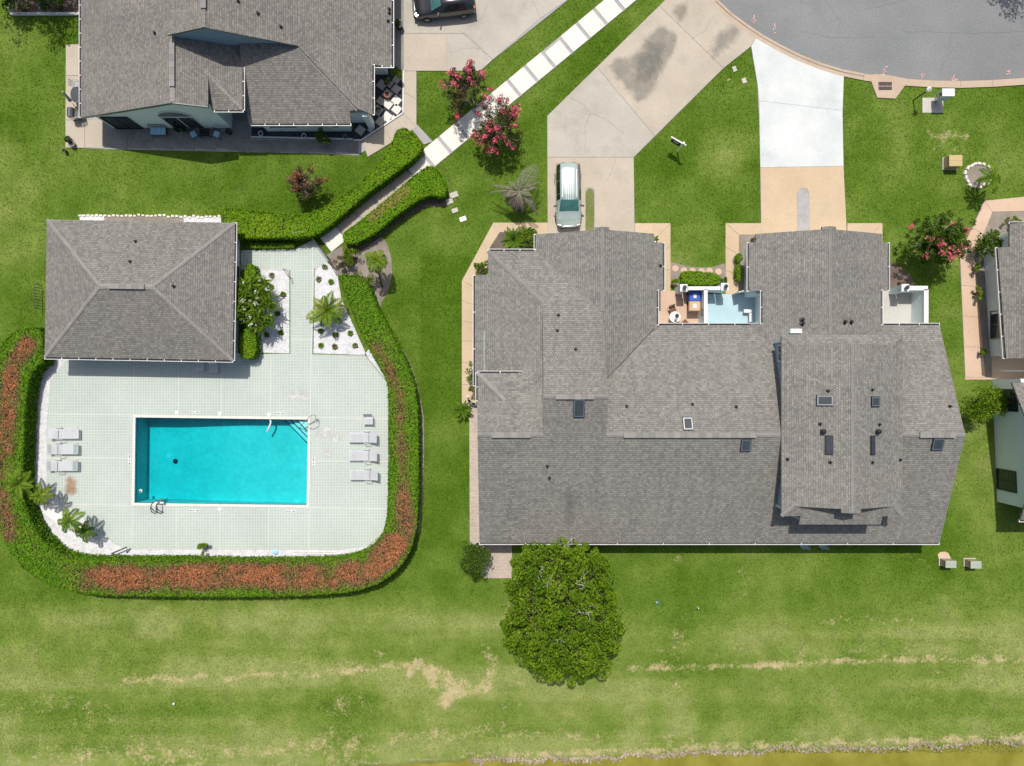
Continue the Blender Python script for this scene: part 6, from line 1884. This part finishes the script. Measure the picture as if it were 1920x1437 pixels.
# small tufts in the gravel beds
tufts = [(436 + 0 - 0, 0)]
for lab, x, y, mt in (('dark tuft near the left gravel handrail', 510, 517, 'leaf_palm_grey'), ('bright tuft at the middle of the left gravel', 531, 552, 'leaf_bright'), ('upper tuft between shrub and path in the left gravel', 509, 539, 'leaf_bright'),
                  ('dark tuft low in the left gravel', 500, 628, 'leaf_dark'), ('light tuft low in the left gravel', 527, 624, 'leaf_bright'), ('dark tuft under the big flowering shrub', 521, 588, 'leaf_dark'),
                  ('grey tuft at the top of the right gravel', 609, 501, 'leaf_palm_grey'), ('purple grey tuft left in the right gravel', 598, 524, 'leaf_palm_grey'), ('green tuft right of the purple tuft', 621, 529, 'leaf_bright'),
                  ('tuft left below the feather palm', 601, 621, 'leaf_dark'), ('tuft straight below the feather palm', 629, 628, 'leaf_palm'), ('tuft right below the feather palm', 657, 625, 'leaf_bright'),
                  ('leftmost tuft of the lowest row in the right gravel', 602, 648, 'leaf_bright'), ('reddish tuft of the lowest row in the right gravel', 628, 650, 'leaf_brown'), ('grey tuft of the lowest row in the right gravel', 666, 648, 'leaf_palm_grey')):
    palm(lab, x, y, (x, y), .1, 11, .24, mt, .6, .02, .1, .5, 6, elev=(.2, 1.2), name='plant_tuft', width=.03)

# tree outside the frame at the upper left whose shadow falls on the lawn and roof
def offtree(label, bx, by, h, r, n, mat, name='tree'):
    t = thing(name, label, 'tree', (bx, by, 0))
    MB().tube([(bx, by, -.1), (bx + .1, by, h * .35), (bx, by + .1, h * .6)], .22, 9, .12).o('trunk', MAT['bark'], t)
    cen = []; rad = []
    for _ in range(n):
        d = unit(RNG.normal(size=3)); d[2] = abs(d[2]) * .8
        k = RNG.random() ** .4
        cen.append((bx + d[0] * r * k, by + d[1] * r * k, h * .55 + d[2] * h * .45 * k)); rad.append(.5 + .35 * RNG.random())
    b = MB()
    for c_ in cen[::2]: b.tube(limb((bx, by, h * .4), c_, .2), .07, 5, .02)
    b.o('limbs', MAT['bark'], t)
    Q, T = clump_leaves(cen, rad, 80, .2, .3, .5, .4)
    quads('crown', Q, MAT[mat], t, np.clip(T, 0, 1))
offtree('dense tree beyond the upper left corner shading the lawn', -35.2, 30.9, 7.5, 3.6, 90, 'leaf_oak')
offtree('dense tree beyond the upper right corner shading the road', 38.4, 33.2, 8.0, 3.6, 90, 'leaf_oak')

# ------------------------------------------------------------------ small things around the houses
def bin_(label, x, y, mat, rz=0.):
    bx, by = P(x, y, 1.05)
    t = thing('wheelie_bin', label, 'bin', (bx, by, .06), 'bins on the patio', rz)
    def add(mb, nm, mt): return link(nm, mb.mesh(nm), MAT[mt], t)
    v = MB().box((0, 0, .52), (.70, .58, .92), 0, 1.0)
    add(MB().raw([(-.27, -.24, .06), (.27, -.24, .06), (.27, .24, .06), (-.27, .24, .06), (-.40, -.35, .98), (.40, -.35, .98), (.40, .35, .98), (-.40, .35, .98)], [(3, 2, 1, 0), (4, 5, 6, 7), (0, 1, 5, 4), (1, 2, 6, 5), (2, 3, 7, 6), (3, 0, 4, 7)]), 'body', mat)
    add(MB().raw([(-.43, -.38, .98), (.43, -.38, .98), (.43, .38, .98), (-.43, .38, .98), (-.36, -.32, 1.07), (.36, -.32, 1.07), (.36, .32, 1.07), (-.36, .32, 1.07)], [(3, 2, 1, 0), (4, 5, 6, 7), (0, 1, 5, 4), (1, 2, 6, 5), (2, 3, 7, 6), (3, 0, 4, 7)]), 'lid', mat)
    add(MB().box((0, .02, 1.075), (.22, .3, .012)), 'label_patch', 'plastic_white')
    add(MB().tube([(-.3, .42, .95), (.3, .42, .95)], .025, 6), 'handle', mat)
    for s in (-1, 1): add(MB().tube([(s * .3, .3, .12), (s * .36, .3, .12)], .11, 10), 'wheel', 'tyre')
bin_('blue wheeled bin on the beige patio', 1302.5, 556, 'blue_bin')
bin_('tan wheeled bin below the blue bin on the patio', 1302.5, 574.5, 'tan_bin')
rt = thing('round_table', 'small round white table on the bin patio', 'table', (*P(1265.5, 595, .7), .06))
bx, by = rt.location.x, rt.location.y
MB().lathe((bx, by, .70), [(.40, 0), (.42, .02), (.42, .05), (.38, .06)], 24).o('tabletop', MAT['plastic_white'], rt)
MB().tube([(bx, by, .06), (bx, by, .7)], .04, 8).o('pedestal', MAT['dark_metal'], rt)
MB().lathe((bx, by, .06), [(.26, 0), (.26, .03), (.05, .06)], 14).o('foot', MAT['dark_metal'], rt)
top('black_pot', MB().lathe((bx + .12, by + .1, .76), [(.08, 0), (.13, .1), (.14, .12), (.1, .1)], 10), MAT['black'], 'black bowl on the small round table', 'bowl')
top('grey_pot', MB().lathe((bx + .02, by - .2, .76), [(.09, 0), (.11, .16), (.08, .17)], 10), MAT['pot_grey'], 'grey pot on the small round table', 'pot')
def folding_chair(label, x, y, rz, mat, grp, seatmat=None, z=.06, arms=False, w=.46):
    t = thing('patio_chair', label, 'chair', (*P(x, y, .5), z), grp, rz)
    def add(mb, nm, mt=mat): return link(nm, mb.mesh(nm), MAT[mt], t)
    for sx in (-1, 1):
        for sy in (-1, 1): add(MB().tube([(sx * w / 2, sy * .2, 0), (sx * w / 2, sy * .2, .44)], .016, 6), 'leg')
    add(MB().box((0, 0, .45), (w, .44, .035)), 'seat', seatmat or mat)
    b = MB()
    for sx in (-1, 1): b.tube([(sx * w / 2, .21, .44), (sx * w / 2, .3, .9)], .016, 6)
    for i in range(4): b.box((0, .235 + i * .022, .56 + i * .1), (w, .02, .05))
    add(b, 'backrest')
    if seatmat: 
        add(MB().box((0, -.01, .49), (w - .04, .42, .07)), 'cushion', seatmat)
        for sx in (-1, 1): add(MB().box((sx * w * .25, .0, .529), (.012, .4, .008)), 'tufting', 'plastic_white')
    if arms:
        for sx in (-1, 1): add(MB().tube([(sx * (w / 2 + .03), -.2, .44), (sx * (w / 2 + .04), -.18, .64), (sx * (w / 2 + .04), .22, .66)], .018, 6), 'armrest')
folding_chair('brown chair above the round table on the patio', 1261, 580, R(20), 'wood_brown', 'chairs on the bin patio')
folding_chair('black chair below the round table on the patio', 1266, 605, R(180), 'black', 'chairs on the bin patio')
bnch = top('planter_stool', MB().lathe((*P(1284, 606, .4), .06), [(.24, 0), (.28, .35), (.3, .4), (.2, .41)], 4), MAT['wood_brown'], 'brown square stool near the round table', 'stool')
top('wall_ornament', MB().tube([(P(1318, 586, 1.2)[0] - .05, P(1318, 586, 1.2)[1] + .25 * math.cos(t), 1.2 + .25 * math.sin(t)) for t in np.linspace(0, 6.28, 18)], .04, 6), MAT['steel_dark'], 'round metal ornament on the patio wall above the tan bin', 'ornament')
bch = thing('low_bench', 'white L shaped bench in the shade of the blue patio', 'bench', (*P(1402, 590, .4), .06))
bx, by = bch.location.x, bch.location.y
for c_, d in (((bx, by + .25, .46), (.62, .26, .06)), ((bx + .2, by - .2, .46), (.24, .7, .06))): MB().box(c_, d).o('seat', MAT['stucco_white'], bch)
for ox, oy in ((-.25, .25), (.25, .3), (.2, -.5)): MB().box((bx + ox, by + oy, .245), (.07, .07, .37)).o('leg', MAT['stucco_white'], bch)
# round stepping stones
for i, (x, y, nm) in enumerate(((1266, 504, 'leftmost'), (1282, 508, 'second from the left'), (1298, 509, 'third from the left'), (1315, 510, 'third from the right'), (1330, 509, 'second from the right'), (1347, 510, 'rightmost'))):
    top('stepping_stone', MB().lathe((*P(x, y), .015), [(.25, 0), (.25, .03), (.235, .04)], 20), MAT['concrete_pink'], f'{nm} of six round stepping stones above the clipped hedge', 'stepping stone', 'round stepping stones')
# settee, chairs and table in front of the upper left house
st = thing('settee', 'dark metal settee with light blue cushions on the front patio', 'settee', (*P(297, 246, .45), .05))
bx, by = st.location.x, st.location.y
MB().box((bx, by, .4), (1.25, .55, .05)).o('seat', MAT['black'], st)
for i in range(3): MB().box((bx - .38 + i * .38, by - .02, .47), (.36, .5, .1)).o('cushion', MAT['cushion'], st)
bk_ = MB()
for i in range(9): bk_.tube([(bx - .6 + i * .15, by + .27, .4), (bx - .6 + i * .15, by + .33, .85)], .012, 5)
bk_.tube([(bx - .62, by + .33, .86), (bx + .62, by + .33, .86)], .02, 6); bk_.o('backrest', MAT['black'], st)
for s in (-1, 1):
    MB().tube([(bx + s * .63, by - .25, .4), (bx + s * .65, by - .22, .64), (bx + s * .65, by + .28, .66)], .02, 6).o('armrest', MAT['black'], st)
    for o_ in (-.24, .24): MB().tube([(bx + s * .6, by + o_, .05), (bx + s * .6, by + o_, .4)], .018, 6).o('leg', MAT['black'], st)
folding_chair('left chair with light blue cushion at the small front table', 363, 252, R(28), 'black', 'chairs on the front patio', 'cushion', .05, True)
folding_chair('right chair with light blue cushion at the small front table', 407, 252, R(-20), 'black', 'chairs on the front patio', 'cushion', .05, True)
tb = thing('side_table', 'small dark glass table between the two cushioned chairs', 'table', (*P(384, 249, .5), .05))
bx, by = tb.location.x, tb.location.y
MB().box((bx, by, .55), (.75, .6, .03)).o('tabletop', MAT['tint'], tb)
for sx in (-1, 1):
    for sy in (-1, 1): MB().tube([(bx + sx * .33, by + sy * .26, .05), (bx + sx * .33, by + sy * .26, .55)], .018, 6).o('leg', MAT['black'], tb)
def pot(label, x, y, r, h, mat, ring=False, z=.05, name='flower_pot', plant=None):
    bx, by = P(x, y, h)
    t = thing(name, label, 'pot', (bx, by, z))
    MB().lathe((bx, by, z), [(r * .75, 0), (r, h), (r * 1.08, h + .02), (r * .8, h + .02), (r * .75, h - .06)], 16).o('pot', MAT[mat], t)
    MB().lathe((bx, by, z + h - .07), [(r * .74, 0), (r * .7, .02)], 12).o('soil', MAT['mulch_dark'], t)
    if plant:
        Q, T = clump_leaves([(bx, by, z + h + .12)], [.2], 60, .13, .3, .5, .2)
        quads('plant', Q, MAT[plant], t, T)
for lab, x, y, r, h, mt, pl in (('white ring pot at the left of the dark front bed', 489, 251, .18, .22, 'plastic_white', None), ('white ring pot in the middle of the dark front bed', 570, 255, .17, .2, 'plastic_white', None),
                                ('grey ring pot at the right of the dark front bed', 648, 257, .16, .2, 'pot_grey', None), ('terracotta square pot among the pavers', 726, 178, .22, .4, 'terracotta', None),
                                ('dark pot with plants at the driveway corner', 747, 45, .3, .6, 'black', 'leaf_palm'), ('black pot under the front eave by the settee', 331, 243, .16, .35, 'black', 'leaf_dark'),
                                ('small black pot next to the arched window', 345, 244, .12, .3, 'black', 'leaf_dark'), ('round dark pot right of the cushioned chairs', 428, 247, .2, .4, 'black', None),
                                ('black pot at the lower left corner of the front patio', 128, 262, .24, .4, 'black', 'leaf_dark'), ('second black pot at the patio corner with shadow', 135, 270, .22, .3, 'pot_grey', None),
                                ('small pot on the lawn beside the patio corner', 121, 283, .13, .3, 'black', None), ('white pot by the right house door', 1838, 660, .12, .3, 'plastic_white', None)):
    pot(lab, x, y, r, h, mt, plant=pl)
# metal chairs and umbrella at the left of that house
folding_chair('upper metal chair on the side path of the upper left house', 142, 158, R(90), 'steel', 'metal chairs on the side path', None, .05, True)
folding_chair('lower metal chair on the side path of the upper left house', 148, 216, R(200), 'steel', 'metal chairs on the side path', None, .05, True)
gl = thing('glass_table', 'oval glass table with steel frame on the side path', 'table', (*P(144, 178, .6), .05))
bx, by = gl.location.x, gl.location.y
MB().tube([(bx + .42 * math.cos(t), by + .6 * math.sin(t), .68) for t in np.linspace(0, 6.283, 20)], .025, 6).o('rim', MAT['steel'], gl)
MB().lathe((bx, by, .675), [(.4, 0), (.4, .012)], 20, 1, 1.42).o('glass_top', MAT['pane_sky'], gl)
for sx in (-1, 1):
    for sy in (-1, 1): MB().tube([(bx + sx * .25, by + sy * .4, .05), (bx + sx * .28, by + sy * .42, .67)], .018, 6).o('leg', MAT['steel'], gl)
um = thing('folded_parasol', 'folded blue grey parasol leaning beside the side path table', 'parasol', (*P(134, 196), .05))
a, b2 = Vector((*P(118, 172, 2.2), 2.2)), Vector((*P(138, 196), .1))
MB().tube([b2, b2.lerp(a, .35)], .025, 6).o('pole', MAT['steel'], um)
MB().tube([b2.lerp(a, .3), b2.lerp(a, .45), b2.lerp(a, .8), a], .14, 9, .05).o('canopy', MAT['strap_grey'], um)
gr = thing('grill_cart', 'small steel grill cart beside the side path', 'grill', (*P(134, 212, .8), .05))
bx, by = gr.location.x, gr.location.y
MB().box((bx, by, .55), (.5, .7, .5)).o('cabinet', MAT['steel'], gr)
MB().tube([(bx, by - .33, .85), (bx, by + .33, .85)], .24, 10).o('hood', MAT['steel_dark'], gr)
MB().tube([(bx - .27, by - .2, .9), (bx - .27, by + .2, .9)], .018, 6).o('handle', MAT['steel'], gr)
for oy in (-.28, .28): MB().tube([(bx - .26, by + oy, .13), (bx - .2, by + oy, .13)], .09, 10).o('wheel', MAT['tyre'], gr)
lw_ = thing('garden_ledge', 'low white ledge with a blue ornament in the shaded bed', 'ledge', (*P(88, 28), 0))
MB().box((*P(88, 28), .1), (5.2, .18, .2)).o('ledge', MAT['stucco_white'], lw_)
MB().box((*P(24, 16), .25), (.2, .6, .5)).o('post', MAT['stucco_white'], lw_)
top('garden_ornament', MB().lathe((*P(84, 14), .03), [(.1, 0), (.22, .25), (.2, .4), (.06, .55)], 10), MAT['blue_bin'], 'blue ornament standing in the shaded corner bed', 'ornament')
# bench curved and white pebble by west wall
cb = thing('curved_bench', 'white curved openwork bench beside the west wall walkway', 'bench', (*P(879, 754), .05))
bx, by = P(879, 754, .4)
cbm = MB()
for t in np.linspace(R(195), R(275), 9):
    q = (bx + .55 + .62 * math.cos(t), by + .45 + .62 * math.sin(t))
    cbm.box((q[0], q[1], .45), (.16, .36, .05), t + R(90) + 1.5708)
cbm.o('seat', MAT['stucco_white'], cb)
for t in (R(200), R(235), R(270)):
    q = (bx + .55 + .62 * math.cos(t), by + .45 + .62 * math.sin(t))
    MB().lathe((q[0], q[1], .477), [(.1, 0), (.1, .008), (.06, .008)], 12).o('ring', MAT['steel_dark'], cb)
    MB().box((q[0], q[1], .24), (.12, .2, .4), t).o('leg', MAT['stucco_white'], cb)
# street things
sg = thing('sale_sign', 'white sign post with hanging dark blue board on the lawn', 'sign', (*P(1270, 285), 0))
bx, by = P(1270, 285)
MB().box((bx, by, .95), (.1, .1, 1.95)).o('post', MAT['white'], sg)
d_ = Vector((-.86, .5)); 
MB().box((bx + d_.x * .38, by + d_.y * .38, 1.78), (1.25, .09, .09), R(150)).o('arm', MAT['white'], sg)
MB().box((bx, by, 1.96), (.15, .15, .06)).o('post_cap', MAT['white'], sg)
bd = MB().box((bx + d_.x * .5, by + d_.y * .5, 1.3), (.75, .03, .6), R(150)).o('board', MAT['sign_blue'], sg)
nv = Vector((-.5, -.86)) * .018
MB().box((bx + d_.x * .5 + nv.x, by + d_.y * .5 + nv.y, 1.38), (.4, .008, .14), R(150)).o('lettering', MAT['plastic_white'], bd)
for o_ in (.25, .75): MB().tube([(bx + d_.x * o_, by + d_.y * o_, 1.6), (bx + d_.x * o_, by + d_.y * o_, 1.75)], .01, 5).o('chain', MAT['steel'], sg)
lp = thing('lamp_post', 'black post lamp with pale tapered lantern by the kerb', 'lamp post', (*P(1712, 189), 0))
bx, by = P(1712, 189)
MB().tube([(bx, by, 0), (bx, by, 1.65)], .045, 8).o('post', MAT['black'], lp)
MB().lathe((bx, by, 1.65), [(.05, 0), (.09, .06), (.15, .4), (.16, .42)], 8).o('lantern', MAT['lamp_glass'], lp)
MB().lathe((bx, by, 2.07), [(.19, 0), (.16, .03), (.03, .18)], 8).o('lantern_cap', MAT['stucco_white'], lp)
mb_ = thing('mailbox', 'pale blue cluster mailbox on a pedestal by the kerb', 'mailbox', (*P(1752, 192), 0))
bx, by = P(1753, 190)
MB().box((bx, by, .3), (.2, .2, .6)).o('pedestal', MAT['steel'], mb_)
MB().box((bx + .05, by + .02, 1.05), (.82, .48, .95)).o('cabinet', MAT['mail_white'], mb_)
MB().box((bx + .05, by + .02, 1.545), (.9, .56, .05)).o('lid', MAT['plastic_white'], mb_)
for zz in (.85, 1.15):
    for oy in (-.11, .11): MB().box((bx - .365, by + .02 + oy, zz), (.012, .18, .22)).o('slot_door', MAT['steel'], mb_)
MB().box((bx - .37, by - .02, 1.35), (.014, .2, .16)).o('slot_door', MAT['sign_blue'], mb_)
flat('mailbox_pad', [(1729, 184), (1768, 184), (1768, 212), (1729, 212)], .03, 'concrete_shade', 'small gravel concrete pad under the mailbox', 'pad', 'thing')
def ubox(label, x, y, w, d, h, mat, topmat, rz=0.):
    bx, by = P(x, y, h)
    t = thing('utility_box', label, 'utility box', (bx, by, 0), 'utility boxes on the lawn')
    MB().box((bx, by, .04), (w + .12, d + .12, .08), rz).o('pad', MAT['concrete_shade'], t)
    MB().box((bx, by, .04 + h / 2), (w, d, h), rz, .97).o('cabinet', MAT[mat], t)
    MB().box((bx, by, h + .04), (w + .02, d + .02, .05), rz).o('lid', MAT[topmat], t)
    MB().box((bx, by, h + .068), (w, .012, .006), rz).o('seam', MAT['crack_dark'], t)
ubox('tan utility box on the right lawn below the mailbox', 1791, 302, .95, .8, .75, 'box_side', 'box_tan')
ubox('left of two grey green utility boxes below the right gable', 1782, 1058, .78, .5, .75, 'box_side', 'box_green')
ubox('right of two grey green utility boxes below the right gable', 1829, 1059, .78, .52, .75, 'box_side', 'box_green')
top('concrete_pad', MB().prism(PP(smoothloop([(1757, 1036), (1776, 1034), (1782, 1046), (1778, 1052), (1760, 1052)], 1)), -.05, .03), MAT['concrete_pink'], 'small pale pad above the left utility box', 'pad')
for lab, x, y, w, d, mt in (('upper grey meter lid near the white driveway', 1377, 130, .28, .4, 'concrete_shade'), ('lower grey meter lid near the white driveway', 1395, 152, .32, .38, 'concrete_shade'), ('bright white lid on the lawn below the hedge end', 868, 411, .5, .34, 'plastic_white'),
                            ('grey lid on the lawn beside the hedge end', 853, 395, .46, .32, 'concrete_shade'), ('upper grey slab at the hedge tip', 851, 366, .62, .42, 'concrete_shade'), ('lower grey slab at the hedge tip', 843, 378, .5, .4, 'concrete_shade')):
    top('ground_lid', MB().box((*P(x, y), .02), (w, d, .05), R(20)), MAT[mt], lab, 'lid', 'lids set in the lawn')
ir = thing('sprinkler_valve', 'small dark green irrigation fitting on the lawn', 'fitting', (*P(1233, 1130), 0))
MB().lathe((*P(1233, 1130), 0), [(.15, 0), (.14, .1), (.05, .13)], 10).o('cover', MAT['green_fit'], ir)
MB().tube([(*P(1232, 1131), .1), (*P(1229, 1127), .14)], .03, 6).o('spout', MAT['plastic_white'], ir)
top('marker_post', MB().lathe((*P(1307, 1138), 0), [(.05, 0), (.05, .4), (.02, .44)], 8), MAT['plastic_white'], 'small white marker post on the lawn right of the tree', 'post')
top('ball', MB().lathe((*P(327, 1319), 0), [(.03, 0), (.09, .05), (.1, .1), (.05, .17)], 10), MAT['plastic_white'], 'tiny white ball on the lower left lawn', 'ball')
# storm drain
dr_ = flat('storm_drain', [(1630, 147), (1637, 140), (1665, 142), (1704, 150), (1678, 186), (1644, 184)], .075, 'kerb', 'concrete storm drain apron with two iron grates by the kerb', 'storm drain', 'thing')
for y0, y1 in ((155, 162), (163.5, 170)):
    g = MB()
    for i in range(9):
        A, B = P(1648 + i * 2.6, y0), P(1648 + i * 2.6 - .3, y1)
        g.box(((A[0] + B[0]) / 2, (A[1] + B[1]) / 2, .085), (.06, abs(A[1] - B[1]), .02))
    g.o('grate', MAT['iron'], dr_)
    A, B = P(1646, y0), P(1671, y1)
    MB().box(((A[0] + B[0]) / 2, (A[1] + B[1]) / 2, .077), (B[0] - A[0], abs(A[1] - B[1]), .008)).o('grate_pit', MAT['black'], dr_)
# stone ring round the small palm
rg = thing('stone_ring', 'ring of pale stones around the small palm on the right lawn', 'stone ring', (*P(1833, 329), 0))
MB().lathe((*P(1833, 329), -.02), [(.85, 0), (.85, .05)], 20).o('mulch', MAT['mulch_grey'], rg)
for i in range(17):
    a = 6.283 * i / 17
    q = P(1833 + 24 * math.cos(a) + RNG.normal(), 329 + 22 * math.sin(a) + RNG.normal())
    MB().box((q[0], q[1], .07), (.26 + .1 * RNG.random(), .2, .16), -a + 1.57, .8).o('stone', MAT['stone_pale'], rg)
# shaded things under the south eave
for lab, x, mt in (('left blue grey chair in the shade of the south eave', 1508, 'blue_paint'), ('right blue grey chair in the shade of the south eave', 1543, 'blue_paint')):
    folding_chair(lab, x, 1020, R(180), mt, 'chairs in the south eave shade', None, 0.0, True, .55)

# ------------------------------------------------------------------ short grass blades over the lawn
def grass():
    n = 400000
    x = -40 + 80 * RNG.random(n); y = -30 + 60 * RNG.random(n)
    px = x * 25 + 960; py = 718.5 - y * 25
    ok = (px > -60) & (px < 1980) & (py > -60) & (py < 1412)
    ix = np.clip(np.searchsorted(LX, x), 0, len(LX) - 1); iy = np.clip(np.searchsorted(LY, y), 0, len(LY) - 1)
    dry = DRY[ix, iy]; lush = LUSH[ix, iy]
    ok &= RNG.random(n) > np.clip((dry - .35) * 2.2, 0, .9)
    pts = np.column_stack([x, y])
    ok &= ~((np.abs(x - POOL_C[0]) < 7) & (np.abs(y - POOL_C[1]) < 4))
    for poly in COVER:
        a = np.array(poly); lo, hi = a.min(0) - .05, a.max(0) + .05
        c_ = np.where(ok & (x > lo[0]) & (x < hi[0]) & (y > lo[1]) & (y < hi[1]))[0]
        if len(c_): ok[c_[inside(poly, pts[c_])]] = False
    for bx0, bx1, by0, by1 in ((-2, 30.2, -10.9, 3.7), (-1.2, 10.2, 3.6, 10.1), (17.4, 26.2, 3.6, 10.1), (-33, -20.4, 2.2, 11.1), (-30, -9.4, 19, 45), (36, 50, -9.4, 11)):
        ok &= ~((x > bx0) & (x < bx1) & (y > by0) & (y < by1))
    x, y, lush, dry = x[ok], y[ok], lush[ok], dry[ok]
    m = len(x)
    hh_ = .03 + .03 * RNG.random(m); a = RNG.random(m) * 6.283; ln = .06 + .07 * RNG.random(m); w = .016 + .016 * RNG.random(m)
    dxx, dyy = np.cos(a), np.sin(a)
    z0 = -.02
    b0 = np.column_stack([x - dyy * w, y + dxx * w, np.full(m, z0)]); b1 = np.column_stack([x + dyy * w, y - dxx * w, np.full(m, z0)])
    mdx = np.column_stack([x + dxx * ln * .4 + dyy * w * .8, y + dyy * ln * .4 - dxx * w * .8, z0 + hh_ * .8]); tip = np.column_stack([x + dxx * ln, y + dyy * ln, z0 + hh_])
    V = np.stack([b0, b1, mdx, tip], 1)
    o = quads('grass', V, MAT['grass_blade'], None, np.clip(1.02 - lush + np.clip(dry - .3, 0, 1) * .6 + RNG.normal(size=m) * .12, 0, 1))
    tag(o, 'short mown grass blades covering the lawn', 'grass', kind='stuff')
grass()
